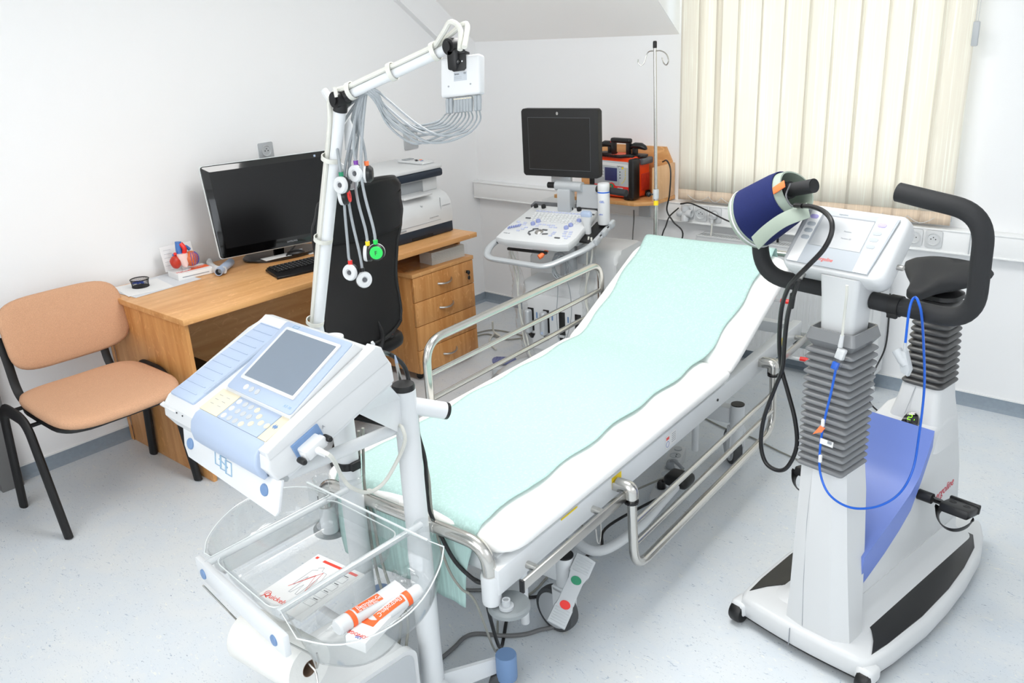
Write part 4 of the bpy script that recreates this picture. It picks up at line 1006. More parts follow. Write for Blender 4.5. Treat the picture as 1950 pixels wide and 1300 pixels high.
castor(0.40, 0.245, R(-8)); castor(1.66, 0.255, R(-48)); castor(0.40, -0.245, R(80)); castor(1.66, -0.255, R(60))
# brake pedal bar with green and red buttons on the front right castor
A, B_ = Vector((2.6084, -2.5580, 0.1450)), Vector((2.5966, -2.3877, 0.2750))
ax = (B_-A).normalized(); pm = frame((A+B_)/2, x=ax, z=Vector((0.55, -0.55, 0.62))) @ Matrix.Diagonal((1, 1.3, 1, 1))
L2 = (B_-A).length/2
b = MB(pm); b.prism([(-L2, -0.022), (-L2+0.055, -0.022), (-L2+0.075, -0.015), (L2-0.075, -0.015), (L2-0.055, -0.024), (L2, -0.024), (L2+0.004, 0.0), (L2, 0.024), (L2-0.055, 0.024), (L2-0.075, 0.016), (-L2+0.075, 0.016), (-L2+0.055, 0.022), (-L2, 0.022)], -0.010, 0.010, bev=0.003)
po = b.obj('brake_pedal', 'grey1', bd)
for k in range(6):
    for e in (-1, 1): MB(pm).box((e*(L2-0.008-k*0.008), 0, 0.0105), (0.003, 0.036, 0.003), bev=0.001, seg=1).obj('tread_rib', 'grey1', po)
MB(pm @ T_(L2-0.075, 0, 0.010)).lathe([(0.0125, 0), (0.0125, 0.0015), (0.001, 0.0015)], n=24).obj('green_mark', 'green', po)
MB(pm @ T_(-L2+0.062, 0, 0.010)).lathe([(0.0125, 0), (0.0125, 0.0015), (0.001, 0.0015)], n=24).obj('red_mark', 'red', po)
# labels on the frame
fm = BM @ frame((0.3355, 0, 0.475), x=(0, 1, 0), z=(1, 0, 0))
MB(fm).box((0.555, 0.018, 0.0006), (0.055, 0.034, 0.0006)).obj('yellow_label', 'yellow', bd)
MB(fm).box((0.30, 0.036, 0.0), (0.08, 0.004, 0.002)).obj('yellow_strip', 'yellow', bd)
MB(fm).box((1.90, 0.018, 0.0006), (0.055, 0.034, 0.0006)).obj('yellow_label', 'yellow', bd)
l = MB(fm).box((0.905, 0.002, 0.0006), (0.075, 0.045, 0.0006)).obj('rating_label', 'paper', bd)
for i in range(5): MB(fm).box((0.925, 0.017-i*0.007, 0.0012), (0.028, 0.0022, 0.0003)).obj('print_line', 'inkg', l)
MB(fm).box((0.882, 0.013, 0.0012), (0.020, 0.010, 0.0003)).obj('red_print', 'red', l)
MB(fm).tube(rr_ if False else [(0.882+0.01*math.cos(t), -0.008+0.010*math.sin(t), 0.001) for t in [2*PI*k/16 for k in range(16)]], 0.0008, n=4, closed=True).obj('blue_print', 'inkb', l)
MB(fm).tube([(1.27, 0.0, 0.0), (1.27, 0.0, 0.003)], 0.005, n=10).obj('hole_plug', 'blk', bd)
MB(BM).tube(cat([(0.36, 0.42, 0.445), (0.365, 0.415, 0.40), (0.37, 0.40, 0.375), (0.372, 0.385, 0.385), (0.37, 0.38, 0.43)], 5), 0.002, n=6).obj('wire_hook', 'steel', bd)

# ------------------------------------------------------------ mint paper sheet
def sheet(u, v):
    # u along from floor side at foot to head, v across
    L = [(0.006, 0.33), (0.0, 0.48), (-0.002, 0.570), (0.022, 0.602), (0.06, 0.6045), (1.30, 0.6065), (1.40, 0.6315), (1.92, 0.873), (1.955, 0.868), (1.975, 0.83), (1.985, 0.72)]
    D = [0]
    for a, c in zip(L, L[1:]): D.append(D[-1]+math.hypot(a[0]-c[0], a[1]-c[1]))
    d = u*D[-1]
    for i in range(len(L)-1):
        if d <= D[i+1]+1e-9:
            k = (d-D[i])/(D[i+1]-D[i]); s, z = L[i][0]+(L[i+1][0]-L[i][0])*k, L[i][1]+(L[i+1][1]-L[i][1])*k; break
    w = -0.275+0.535*v
    if d < 0.30: w = -0.275+(0.535-0.05*(1-d/0.3))*v+(-0.02*(1-d/0.3))*v
    if d > 1.6: w = -0.275-0.03*min(1, (d-1.6)/0.6)+(0.535+0.045*min(1, (d-1.6)/0.6))*v
    w += 0.006*math.sin(d*23+v*2)*(v*2-1)
    n = 0.0
    n += 0.0035*math.sin(d*5+3*v)**2
    bx_ = math.exp(-((d-1.62)/0.12)**2); n += 0.010*bx_*max(0, math.sin(v*9+d*14))*math.sin(v*PI)
    n += 0.004*max(0, math.sin(d*31+v*17))*math.exp(-((d-0.45)/0.12)**2)
    out = 0
    if d < 0.27:
        out = 0.002*math.sin(v*40+d*6)*(1-d/0.27)+0.004*math.sin(v*7)*(1-d/0.27)
    return BM @ Vector((w, s-out, z+n))
pb = MB(); pb.grid(sheet, 150, 40)
tag(pb.obj('paper_sheet', 'mint', ang=80, solid=0.0012), 'long mint green paper sheet covering the examination bed and hanging over its foot end', 'paper sheet')

# ------------------------------------------------------------ drip stand
iv = thing('drip_pole', 'slim chrome drip pole with two hooks standing at the head of the bed', 'drip stand', (1.795, -0.70, 0))
x0, y0 = 1.795, -0.70
MB().tube([(x0, y0, 0.03), (x0-0.004, y0, 1.02)], 0.0105, n=14).obj('outer_tube', 'chrome', iv)
MB().tube([(x0-0.004, y0, 1.02), (x0-0.016, y0, 1.66)], 0.0075, n=12).obj('inner_tube', 'chrome', iv)
MB(T_(x0-0.016, y0, 1.652)).lathe([(0.009, 0), (0.009, 0.026), (0.006, 0.03), (0.001, 0.03)], n=12).obj('top_cap', 'blk', iv)
for s_ in (-1, 1):
    MB().tube(cat([(x0-0.016, y0, 1.640), (x0-0.016+s_*0.035, y0+0.01, 1.638), (x0-0.016+s_*0.05, y0+0.01, 1.622), (x0-0.016+s_*0.058, y0+0.005, 1.592), (x0-0.016+s_*0.072, y0, 1.580), (x0-0.016+s_*0.084, y0-0.004, 1.592), (x0-0.016+s_*0.083, y0-0.006, 1.606)] if s_ < 0 else [(x0-0.016, y0, 1.640), (x0+0.022, y0-0.01, 1.640), (x0+0.055, y0-0.02, 1.626), (x0+0.068, y0-0.024, 1.600), (x0+0.056, y0-0.02, 1.582), (x0+0.036, y0-0.012, 1.590), (x0+0.026, y0-0.008, 1.612)], 6), 0.0028, n=8).obj('hook', 'chrome', iv)
b = MB(); b.lathe([(0.0135, 0.985), (0.0135, 1.025), (0.0105, 1.03), (0.0104, 1.03)], T_(x0-0.004, y0, 0), n=14, cap=False); b.obj('clamp_sleeve', 'grey1', iv)
MB().tube([(x0-0.012, y0-0.004, 1.005), (x0-0.03, y0-0.012, 1.005)], 0.004).sph((x0-0.034, y0-0.014, 1.005), (0.012, 0.010, 0.012)).obj('clamp_knob', 'blk', iv)
MB(T_(x0-0.003, y0, 0.955)).lathe([(0.0112, 0), (0.0112, 0.022)], n=16, cap=False).obj('yellow_tag', 'yellow', iv)
b = MB()
for k in range(4):
    a = R(45+90*k); b.tube([(x0, y0, 0.05), (x0+0.20*math.cos(a), y0+0.20*math.sin(a), 0.03)], 0.011)
b.obj('base_feet', 'chrome', iv)
for k in range(4):
    a = R(45+90*k); MB(frame((x0+0.2*math.cos(a), y0+0.2*math.sin(a), 0.018), yaw=a, tilt=PI/2)).lathe([(0.018, -0.01), (0.018, 0.01), (0.001, 0.01)], n=14).obj('castor', 'blk', iv)

# ------------------------------------------------------------ power strip and floor cables
p0, p1 = Vector((2.235, -1.215, 0)), Vector((2.38, -1.63, 0))
psm = frame((p0+p1)/2+Vector((0, 0, 0.0)), yaw=math.atan2((p1-p0).y, (p1-p0).x))
pw = thing('power_strip', 'white multi-socket power strip lying on the floor under the bed', 'power strip', (p0+p1)/2)
b = MB(psm); b.prism(rrect(0.45, 0.062, 0.012), 0.001, 0.042, bev=0.005); pwb = b.obj('body', 'white', pw)
for k in range(6):
    b = MB(psm @ T_(-0.135+k*0.056, 0, 0.042)); b.lathe([(0.024, 0), (0.024, 0.002), (0.0205, 0.002), (0.019, -0.0), (0.001, 0.0003)], n=20); b.obj('socket_well', 'grey1', pw)
    b = MB(psm @ T_(-0.135+k*0.056, 0, 0.0425)); b.lathe([(0.003, 0), (0.003, 0.001), (0.0001, 0.001)], T_(0.008, 0.004, 0), n=8).lathe([(0.003, 0), (0.003, 0.001), (0.0001, 0.001)], T_(-0.008, 0.004, 0), n=8); b.obj('contact', 'ink', pw)
MB(psm @ T_(-0.192, 0, 0.042)).lathe([(0.017, 0), (0.017, 0.006), (0.001, 0.006)], n=20).obj('switch', 'grey1', pw)
for k, lab, c_ in ((2, 'grey mains plug pushed into the power strip under the bed', 'grey2'), (5, 'black mains plug pushed into the power strip under the bed', 'blk')):
    q = psm @ T_(-0.135+k*0.056, 0, 0.043)
    pl_ = thing('mains_plug', lab, 'plug', q.to_translation())
    b = MB(q); b.lathe([(0.017, 0), (0.017, 0.018), (0.012, 0.03), (0.001, 0.03)], n=16).tube(cat([(0, 0, 0.02), (0.0, 0.012, 0.034), (0.02, 0.035, 0.034), (0.035, 0.06, 0.02)], 5), 0.007, n=10); b.obj('body', c_, pl_)
    e = q @ Vector((0.035, 0.06, 0.02))
    if k == 5:
        MB().tube(cat([e, (2.3322, -1.8864, 0.0300), (2.3658, -1.9854, 0.0060), (2.3591, -2.0628, 0.0060), (2.3801, -2.2074, 0.0060), (2.3762, -2.3176, 0.0060), (2.3328, -2.3744, 0.0060), (2.2641, -2.4015, 0.0060), (2.1441, -2.4246, 0.0300)]), 0.0055, n=8).obj('lead', 'bcab', pl_)
    else:
        MB().tube(cat([e, (2.2071, -1.8454, 0.0200), (2.2525, -1.9420, 0.0060), (2.2859, -2.0831, 0.0050), (2.3331, -2.3058, 0.0050), (2.3233, -2.3902, 0.0050)]), 0.004, n=8).obj('lead', 'gcab', pl_)
tag(MB().tube(cat([(2.3193, -2.7641, 0.0070), (2.3151, -2.6922, 0.0070), (2.3095, -2.6396, 0.0070), (2.3305, -2.6023, 0.0070), (2.4025, -2.5600, 0.0070), (2.4498, -2.5150, 0.0070), (2.4739, -2.4721, 0.0070), (2.5020, -2.4229, 0.0070), (2.4886, -2.3366, 0.0070)]), 0.0065, n=10).obj('floor_cable', 'dcab'), 'thick grey cable snaking over the floor from the cart column to the bed castor', 'cable')
tag(MB().tube(cat([(2.1030, -2.3013, 0.0070), (2.0515, -2.3278, 0.0070), (2.0347, -2.3908, 0.0070), (2.0596, -2.4478, 0.0070), (2.1072, -2.4708, 0.0070), (2.1526, -2.4619, 0.0070), (2.2076, -2.4172, 0.0070), (2.2441, -2.3649, 0.0070)]), 0.006, n=10).obj('floor_cable', 'dcab'), 'grey cable looping on the floor below the foot end of the bed', 'cable')
tag(MB().tube(cat([(2.1451, -0.8353, 0.0050), (2.2762, -0.8794, 0.0050), (2.4120, -0.8940, 0.0050), (2.5579, -0.9441, 0.0050), (2.6907, -0.9824, 0.0050), (2.7941, -1.0181, 0.0050)]), 0.0035, n=8).obj('floor_cable', 'gcab'), 'thin grey cable on the floor running from under the bed to the bike column', 'cable')
tag(MB().tube(cat([(0.4229, -0.5618, 0.0060), (0.4809, -0.4560, 0.0060), (0.6555, -0.4343, 0.0060), (0.7766, -0.4550, 0.0060)]), 0.0045, n=8).tube(cat([(0.4619, -0.6038, 0.0060), (0.5049, -0.5314, 0.0060), (0.6487, -0.5488, 0.0060), (0.7381, -0.4582, 0.0060)]), 0.0045, n=8).obj('floor_cable', 'gcab'), 'grey cables lying side by side on the floor between the drawers and the ultrasound machine', 'cable')
tag(MB().tube(cat([(0.5550, -0.5405, 0.1000), (0.5400, -0.5202, 0.0300), (0.5903, -0.5209, 0.0060), (0.5410, -0.4988, 0.0100), (0.5663, -0.5804, 0.0060), (0.6333, -0.6550, 0.0060), (0.7280, -0.7095, 0.0100)]), 0.006, n=8).obj('white_cable', 'wcab'), 'white cable curling on the floor beside the ultrasound machine castor', 'cable')

# ------------------------------------------------------------ ECG cart
DV = frame((2.36, -3.19, 1.055), yaw=R(-2.4), tilt=R(20.9))
ct = thing('ecg_cart', 'white ECG trolley with two columns, clear trays and lead arm beside the bed foot', 'trolley', (2.33, -3.0, 0))
TR, TL = Vector((2.453, -2.906, 0)), Vector((2.195, -2.906, 0))
MB(T_(TR.x, TR.y, 0)).lathe([(0.031, 0.10), (0.031, 0.55), (0.0295, 0.56), (0.0285, 0.978), (0.001, 0.978)], n=28).obj('column', 'whitem', ct)
MB(T_(TR.x, TR.y, 0)).lathe([(0.0275, 0.978), (0.028, 0.986), (0.026, 0.992), (0.001, 0.993)], n=24).obj('column_cap', 'blk', ct)
MB(T_(TL.x, TL.y, 0)).lathe([(0.031, 0.10), (0.031, 0.6), (0.030, 0.61), (0.030, 1.06), (0.001, 1.06)], n=28).obj('column', 'whitem', ct)
b = MB(); b.lathe([(0.0312, -0.011), (0.034, -0.010), (0.034, 0.010), (0.0312, 0.011)], T_(TL.x, TL.y, 0.70), n=28, cap=False); b.box((TL.x+0.036, TL.y-0.004, 0.703), (0.012, 0.03, 0.024), bev=0.003); b.obj('velcro_strap', 'blkm', ct)
hA, hB = Vector((2.455, -2.90, 0.935)), Vector((2.4934, -2.8106, 0.8950))
q = along(hA, hB); L_ = (hB-hA).length
MB(q).lathe([(0.0215, 0), (0.0215, L_-0.006), (0.001, L_-0.006)], n=24).obj('handle', 'whitem', ct)
MB(q).lathe([(0.0217, L_-0.006), (0.0210, L_+0.003), (0.001, L_+0.003)], n=24).obj('handle_cap', 'blk', ct)
# side bracket sheet and strut below the device
b = MB(DV); b.box((0.0, 0.01, -0.0475), (0.40, 0.30, 0.010), bev=0.003); b.obj('device_plate', 'whitem', ct)
bl = MB(); 
P0 = [DV @ Vector((0.19, 0.155, -0.055)), DV @ Vector((0.19, 0.06, -0.055)), Vector((2.475, -2.955, 0.89)), Vector((TR.x+0.01, TR.y-0.02, 0.83)), Vector((TR.x+0.01, TR.y-0.02, 0.965))]
r0 = [p for p in P0]; r1 = [p+Vector((-0.02, 0.004, 0)) for p in P0]
bl.loft([r0, r1]); bl.obj('side_bracket', 'whitem', ct, ang=20)
MB().tube([Vector((2.447, -2.93, 0.885)), DV @ Vector((0.15, -0.13, -0.075))], 0.0145, n=16).obj('strut', 'whitem', ct)
MB().tube([Vector((2.195, -2.93, 0.93)), DV @ Vector((-0.13, -0.05, -0.06))], 0.0145, n=16).obj('strut', 'whitem', ct)
# front plate with logo and blue bolts
FPm = DV @ frame((0.02, -0.155, -0.045), x=(1, 0, 0), z=(0, -math.cos(R(38)), -math.sin(R(-12))))
FPm = frame(DV @ Vector((0.012, -0.168, -0.040)), x=DV.to_3x3() @ Vector((1, 0, 0)), z=(-0.02, -0.97, 0.22))
b = MB(FPm); b.prism([(-0.195, 0.012), (0.205, 0.012), (0.200, -0.055), (0.19, -0.068), (-0.165, -0.052), (-0.185, -0.03)], -0.008, 0.0, bev=0.002); fpl = b.obj('front_plate', 'whitem', ct)
for x, y in ((-0.155, -0.018), (0.150, -0.025)):
    b = MB(FPm @ T_(x, y, 0)); b.lathe([(0.013, 0), (0.013, 0.002), (0.0115, 0.004), (0.001, 0.0045)], n=24); bb_ = b.obj('blue_bolt', 'blue2', fpl)
lg = MB(FPm @ T_(-0.012, -0.020, 0.0008))
for k, (x, y) in enumerate(((-0.022, 0.004), (0.0, 0.0), (0.022, -0.004))):
    lg.tube([(x-0.014, y+0.014, 0), (x+0.010, y+0.014, 0), (x+0.014, y-0.014, 0), (x-0.010, y-0.014, 0)], 0.0014, n=4, closed=True)
lg.tube([(-0.018, 0.005, 0), (0.018, -0.004, 0)], 0.0014, n=4)
lg.obj('logo', 'logob', fpl)
# clear trays
ZR = 0.652
def basin(name, out, zr, zb, inset, rim=0.004, wall=0.0022):
    """open clear basin: out = rim polygon (x,y)"""
    cx = sum(p[0] for p in out)/len(out); cy_ = sum(p[1] for p in out)/len(out)
    def ring(k, z): 
        r_ = []
        for x, y in out:
            d = Vector((cx-x, cy_-y)); l = d.length
            r_.append(Vector((x+d.x/l*k, y+d.y/l*k, z)))
        return r_
    b = MB()
    rv = [[b.V(p) for p in ring(k, z)] for k, z in ((-0.010, zr), (0, zr), (inset*0.55, zb+0.018), (inset, zb+0.003), (inset+0.012, zb))]
    n = len(out)
    for i in range(len(rv)-1):
        for j in range(n): b.F([rv[i][j], rv[i][(j+1) % n], rv[i+1][(j+1) % n], rv[i+1][j]])
    b.F(rv[-1])
    o = b.obj(name, 'clear', ct, ang=70, solid=wall)
    MB().tube(ring(-0.010, zr), 0.0017, n=6, closed=True).obj('rim', 'clearedge', o)
    return o
def P2(v): return (v[0], v[1])
yF, yB = -3.352, -3.005
def rp(pts, r, seg=5):
    return [(p.x, p.y) for p in fillet([(x, y, 0) for x, y in pts], r, seg, closed=True)]
well = rp([(2.235, yF+0.02), (2.50, yF-0.005), (2.50, yB-0.01), (2.235, yB-0.005)], 0.035)
basin('document_tray', well, ZR-0.004, 0.585, 0.016)
lb = [P2((2.1891, -3.3318, 0.6520)), P2((2.1389, -3.2919, 0.6520)), P2((2.0933, -3.2231, 0.6520)), P2((2.0697, -3.1467, 0.6520)), P2((2.0805, -3.0733, 0.6520)), P2((2.1330, -3.0187, 0.6520)), P2((2.1961, -3.0066, 0.6520)), (2.215, yB), (2.215, yF+0.02)]
lb = [(p.x, p.y) for p in cat([(x, y, 0) for x, y in lb[:7]], 4)]+lb[7:]
basin('side_tray', lb, ZR, 0.575, 0.028)
rb = [(2.525, yB), (2.525, yF), P2((2.6252, -3.3813, 0.6520)), P2((2.6932, -3.3491, 0.6520)), P2((2.7292, -3.2985, 0.6520)), P2((2.7377, -3.2215, 0.6520)), P2((2.7202, -3.1376, 0.6520)), P2((2.6781, -3.0518, 0.6520)), P2((2.6347, -2.9951, 0.6520))]
rb = rb[:2]+[(p.x, p.y) for p in cat([(x, y, 0) for x, y in rb[2:]], 4)]
basin('side_tray', rb, ZR, 0.565, 0.032)
MB().box((2.37, yB, ZR-0.012), (0.46, 0.004, 0.055)).obj('rear_panel', 'clear', ct)
b = MB(); b.box((2.37, yB, ZR+0.0155), (0.46, 0.0045, 0.003)); b.obj('rear_panel_edge', 'clearedge', ct)
b = MB(frame((2.395, yF-0.028, ZR-0.024), yaw=R(-6))); b.box((0, 0, 0), (0.41, 0.016, 0.052), bev=0.004); fr_ = b.obj('front_bar', 'whitem', ct)
for x in (-0.165, 0.165): MB(frame((2.395, yF-0.028, ZR-0.024), yaw=R(-6)) @ T_(x, -0.008, -0.002) @ RX(PI/2)).lathe([(0.0125, 0), (0.0125, 0.002), (0.011, 0.0038), (0.001, 0.004)], n=24).obj('blue_bolt', 'blue2', fr_)
for x in (2.228, 2.512): MB().tube([(x, yB+0.06, ZR-0.006), (x, yF-0.01, ZR-0.006)], 0.0085, n=14).obj('support_tube', 'frosted', ct)
for p, zz in ((TR+Vector((0.06, -0.03, 0)), ZR-0.01), (TL+Vector((-0.045, -0.06, 0)), ZR+0.01)):
    b = MB(T_(p.x, p.y, zz)); b.lathe([(0.021, -0.035), (0.022, 0.0), (0.026, 0.003), (0.022, 0.006), (0.019, 0.0), (0.018, -0.034)], n=24, cap=False); b.obj('cup_ring', 'clear', ct)
MB().tube([Vector((TR.x-0.04, TR.y-0.05, ZR+0.012))+Vector((0.036*math.cos(t), 0.036*math.sin(t), 0)) for t in [R(100)+R(150)*k/14 for k in range(15)]], (0.010, 0.0016), n=8, cap=True).obj('bottle_clip', 'clear', ct)
MB(T_(TL.x, TL.y, 0)).lathe([(0.033, ZR-0.01), (0.041, ZR), (0.041, ZR+0.012), (0.037, ZR+0.014), (0.033, ZR+0.004)], n=28, cap=False).obj('column_collar', 'clear', ct)
# base
CA = Vector((2.5612, -2.7251, 0.0200))
b = MB(); b.loft([[Vector((TR.x, TR.y, z))+Vector((0, s, 0)) for s, z in ((-0.012, 0.055), (0.012, 0.055), (0.012, 0.125), (-0.012, 0.125))], [Vector((CA.x-0.02, CA.y-0.006, z))+Vector((0, s, 0)) for s, z in ((-0.010, 0.065), (0.010, 0.065), (0.010, 0.115), (-0.010, 0.115))]]); b.obj('base_leg', 'whitem', ct)
b = MB(); b.box(((TR.x+TL.x)/2-0.1, TR.y, 0.09), (0.56, 0.03, 0.06), bev=0.004).box((TL.x-0.09, -3.08, 0.075), (0.03, 0.62, 0.04), bev=0.004).box((TR.x+0.08, -3.14, 0.075), (0.03, 0.50, 0.04), bev=0.004); b.obj('base_frame', 'whitem', ct)
MB(frame((TR.x+0.001, TR.y-0.030, 0.105), yaw=0.4) @ RX(PI/2)).lathe([(0.009, 0), (0.009, 0.004), (0.005, 0.007), (0.001, 0.007)], n=14).obj('bolt', 'chrome', ct)
def cart_castor(p, blue=True):
    b = MB(T_(p.x, p.y, 0)); b.lathe([(0.029, 0.05), (0.030, 0.055), (0.030, 0.128), (0.0285, 0.131), (0.001, 0.131)], n=28); cc = b.obj('castor_cover', 'blue2', ct)
    b = MB(T_(p.x, p.y, 0) @ RZ(0.5) @ T_(-0.02, 0, 0.032) @ RX(PI/2)); b.lathe([(0.028, -0.02), (0.032, -0.015), (0.032, 0.015), (0.028, 0.02), (0.001, 0.02)], n=24); b.obj('wheel', 'rubber', cc)
cart_castor(CA); cart_castor(Vector((2.05, -2.74, 0))); cart_castor(Vector((2.07, -3.40, 0))); cart_castor(Vector((2.56, -3.42, 0)))
# ---- lead arm
mA, mB_ = Vector((2.1419, -2.9050, 1.0761)), Vector((2.3279, -2.9000, 1.6226))
MB().tube([Vector((2.150, -2.906, 0.98)), mA, mB_], 0.0135, n=18).obj('mast', 'whitem', ct)
aB = Vector((2.5856, -2.8000, 1.7423)); eb = mB_+Vector((0.003, 0, 0.022))
MB().tube([eb, aB], 0.0108, n=18).obj('arm', 'whitem', ct)
b = MB(); b.tube([mB_-(mB_-mA).normalized()*0.004, mB_+(mB_-mA).normalized()*0.02], 0.016, n=18)
b.tube([eb+Vector((0.004, 0.016, 0.0)), eb+Vector((0.004, -0.020, 0.0))], 0.0175, n=20).tube([eb+Vector((0.004, -0.020, 0.0)), eb+Vector((0.004, -0.024, 0.0))], 0.011, n=18).tube([eb, eb+(aB-eb).normalized()*0.034], 0.0140, n=18)
b.obj('elbow_joint', 'blk', ct)
b = MB(); b.tube([aB+Vector((0.010, 0.018, 0.002)), aB+Vector((0.010, -0.018, 0.002))], 0.0165, n=20).tube([aB+Vector((0.010, -0.018, 0.002)), aB+Vector((0.010, -0.023, 0.002))], 0.010, n=16).box(aB+Vector((0.016, -0.004, -0.024)), (0.026, 0.028, 0.042), bev=0.005)
b.obj('end_joint', 'blk', ct)
def ties(a, b_, fr, r):
    d = (b_-a).normalized()
    for f in fr:
        p = a+(b_-a)*f; q = along(p-d*0.005, p+d*0.005)
        MB(q).lathe([(r, 0), (r+0.0025, 0), (r+0.0025, 0.01), (r, 0.01)], n=20, cap=False).obj('cable_tie', 'wcab', ct)
off = Vector((-0.0075, -0.006, 0.0))
ties(mA+off, mB_+off, (0.03, 0.44, 0.80), 0.0205)
aoff = Vector((-0.002, -0.001, 0.005))
ties(eb+aoff, aB+aoff, (0.12, 0.5, 0.88), 0.0175)
# cables bound to the mast and arm
for k in range(3):
    o1 = Vector((-0.0150-0.0065*k, -0.010+0.005*k, 0)); o2 = Vector((-0.003, -0.007+0.009*k, 0.0140))
    top = cat([mA+o1, mA+(mB_-mA)*0.5+o1+Vector((-0.003*k, 0, 0)), mA+(mB_-mA)*0.92+o1+Vector((-0.004, 0, 0)), mB_+Vector((-0.014+0.005*k, -0.012, 0.026+0.004*k)), eb+(aB-eb)*0.15+o2, eb+(aB-eb)*0.5+o2, eb+(aB-eb)*0.9+o2], 7)
    if k < 2:
        top += cat([eb+(aB-eb)*0.9+o2, (2.5905, -2.8200, 1.7736), (2.6102, -2.8200, 1.7908), (2.6353, -2.8200, 1.7770), (2.6507, -2.8400, 1.7379)] if k == 0 else [eb+(aB-eb)*0.9+o2, (2.5945, -2.8000, 1.7706), (2.6227, -2.8000, 1.7847), (2.6370, -2.8000, 1.7812), (2.6627, -2.8400, 1.7426)], 7)[1:]
    MB().tube(top, 0.0055, n=8).obj('arm_cable', 'wcab', ct)
# cable tie clip stubs at the elbow
MB().tube([(2.3009, -2.9000, 1.6368), (2.2778, -2.9000, 1.6627)], [0.010, 0.008]).obj('tie_tail', 'white', ct)
MB().tube([(2.3455, -2.9200, 1.6506), (2.3422, -2.9200, 1.6715)], 0.0045).obj('tie_tail', 'wcab', ct)
b = MB(); b.loft([[Vector(p) for p in ((2.3087, -2.8800, 1.5832), (2.3287, -2.8800, 1.6012), (2.3470, -2.8800, 1.5591), (2.3350, -2.8800, 1.5329), (2.3025, -2.8800, 1.5289))], [Vector(p)+Vector((0, 0.004, 0)) for p in ((2.3087, -2.8800, 1.5832), (2.3287, -2.8800, 1.6012), (2.3470, -2.8800, 1.5591), (2.3350, -2.8800, 1.5329), (2.3025, -2.8800, 1.5289))]]); b.obj('hanging_tag', 'white', ct)

# ---- patient module box
pc_, px_, py_ = Vector((2.6145, -2.8000, 1.6840)), (Vector((2.6571, -2.7800, 1.6887))-Vector((2.5542, -2.8000, 1.6799))), None
MX = frame(pc_, x=px_, z=(0.35, -0.9, 0.25)) @ Matrix.Scale(0.80, 4)
pm_ = thing('patient_module', 'white ECG lead box hanging from the black joint at the end of the arm', 'lead box', pc_)
b = MB(MX); b.box((0, 0, 0), (0.122, 0.100, 0.030), bev=0.006, seg=3); pmb = b.obj('body', 'white', pm_)
b = MB(MX); b.prism([(-0.023, 0.058), (0.022, 0.058), (0.022, 0.016), (0.016, 0.011), (-0.016, 0.011), (-0.023, 0.016)], 0.0155, 0.020, bev=0.001); b.box((0, 0.056, 0.012), (0.046, 0.006, 0.022), bev=0.001); br_ = b.obj('bracket', 'blk', pm_)
b = MB(MX); b.sph((0, 0.034, 0.022), (0.007, 0.007, 0.005)); b.obj('screw_knob', 'gloss', br_)
for x in (-0.012, 0.012): MB(MX @ T_(x, 0.034, 0.020)).lathe([(0.0022, 0), (0.0022, 0.0006), (0.0001, 0.0006)], n=10).obj('rivet', 'white', br_)
lb_ = MB(MX).box((0.003, -0.002, 0.0152), (0.040, 0.022, 0.0004)).obj('type_label', 'pgrey', pm_)
text('label_text', 'System', 0.005, MX @ T_(-0.015, 0.003, 0.0156), 'ink', lb_)
text('label_text', 'CE', 0.006, MX @ T_(0.013, 0.003, 0.0156), 'ink', lb_)
for i in range(2): MB(MX).box((-0.004, -0.003-i*0.004, 0.0156), (0.022, 0.0008, 0.0002)).obj('print_line', 'inkg', lb_)
for x in (-0.034, 0.034): MB(MX @ T_(x, -0.024, 0.015)).lathe([(0.0025, 0), (0.0025, 0.0008), (0.0001, 0.0008)], n=10).obj('screw', 'grey2', pm_)
xs = [-0.047, -0.036, -0.021, -0.012, -0.0025, 0.007, 0.016, 0.025, 0.041, 0.051]
MB(MX).box((0.002, -0.056, 0.0), (0.056, 0.003, 0.012), bev=0.001).obj('connector_bar', 'cream', pm_)

# ---- ten leads with suction electrodes
clipP = Vector((2.3908, -2.8700, 1.6544))
ends = [ # px,py of electrode face centre, collar material, facing, label, plane y
 ((651,352), 'green', 1, 'suction electrode with green collar, upper left of the hanging bunch', -2.90),
 ((653,374), 'blk', 2, 'suction electrode with bright red lettered face turned outward, just below the green-collared one', -2.87),
 ((671,345), 'blk', 1, 'white faced suction electrode partly behind the purple-collared one', -2.86),
 ((680,330), 'purple', 1, 'suction electrode with purple collar near the top of the bunch', -2.89),
 ((700,331), 'orange', 0, 'suction electrode with orange collar, uppermost right of the bunch', -2.87),
 ((669,518), 'red', 1, 'suction electrode with red collar hanging low, facing the camera', -2.90),
 ((692,532), 'blk', 3, 'lowest suction electrode with a plain black collar, turned sideways', -2.88),
 ((702,482), 'yellow', 0, 'suction electrode with yellow collar, left beside the bright green face', -2.86),
 ((717,480), 'lime', 4, 'suction electrode with bright green lettered face', -2.89),
 ((644,326), 'blk', 3, 'black suction electrode mostly hidden behind the white mast', -2.86),
]
import itertools
gname = 'suction electrode leads hanging from the ECG arm'
swing = [((760,240), (800,236), (835,228)), ((760,236), (800,249), (850,243)), ((755,225), (812,250), (862,238)), ((760,246), (815,268), (868,248)), ((752,238), (818,271), (880,245)), ((742,215), (815,272), (885,250)), ((735,240), (800,284), (870,258)), ((750,232), (830,272), (888,240)), ((745,228), (825,268), (896,240)), ((730,225), (820,262), (880,238))]
POS = {}
for e, ((ex, ey), colr, face, lab, yy) in enumerate(ends):
    POS[e] = None
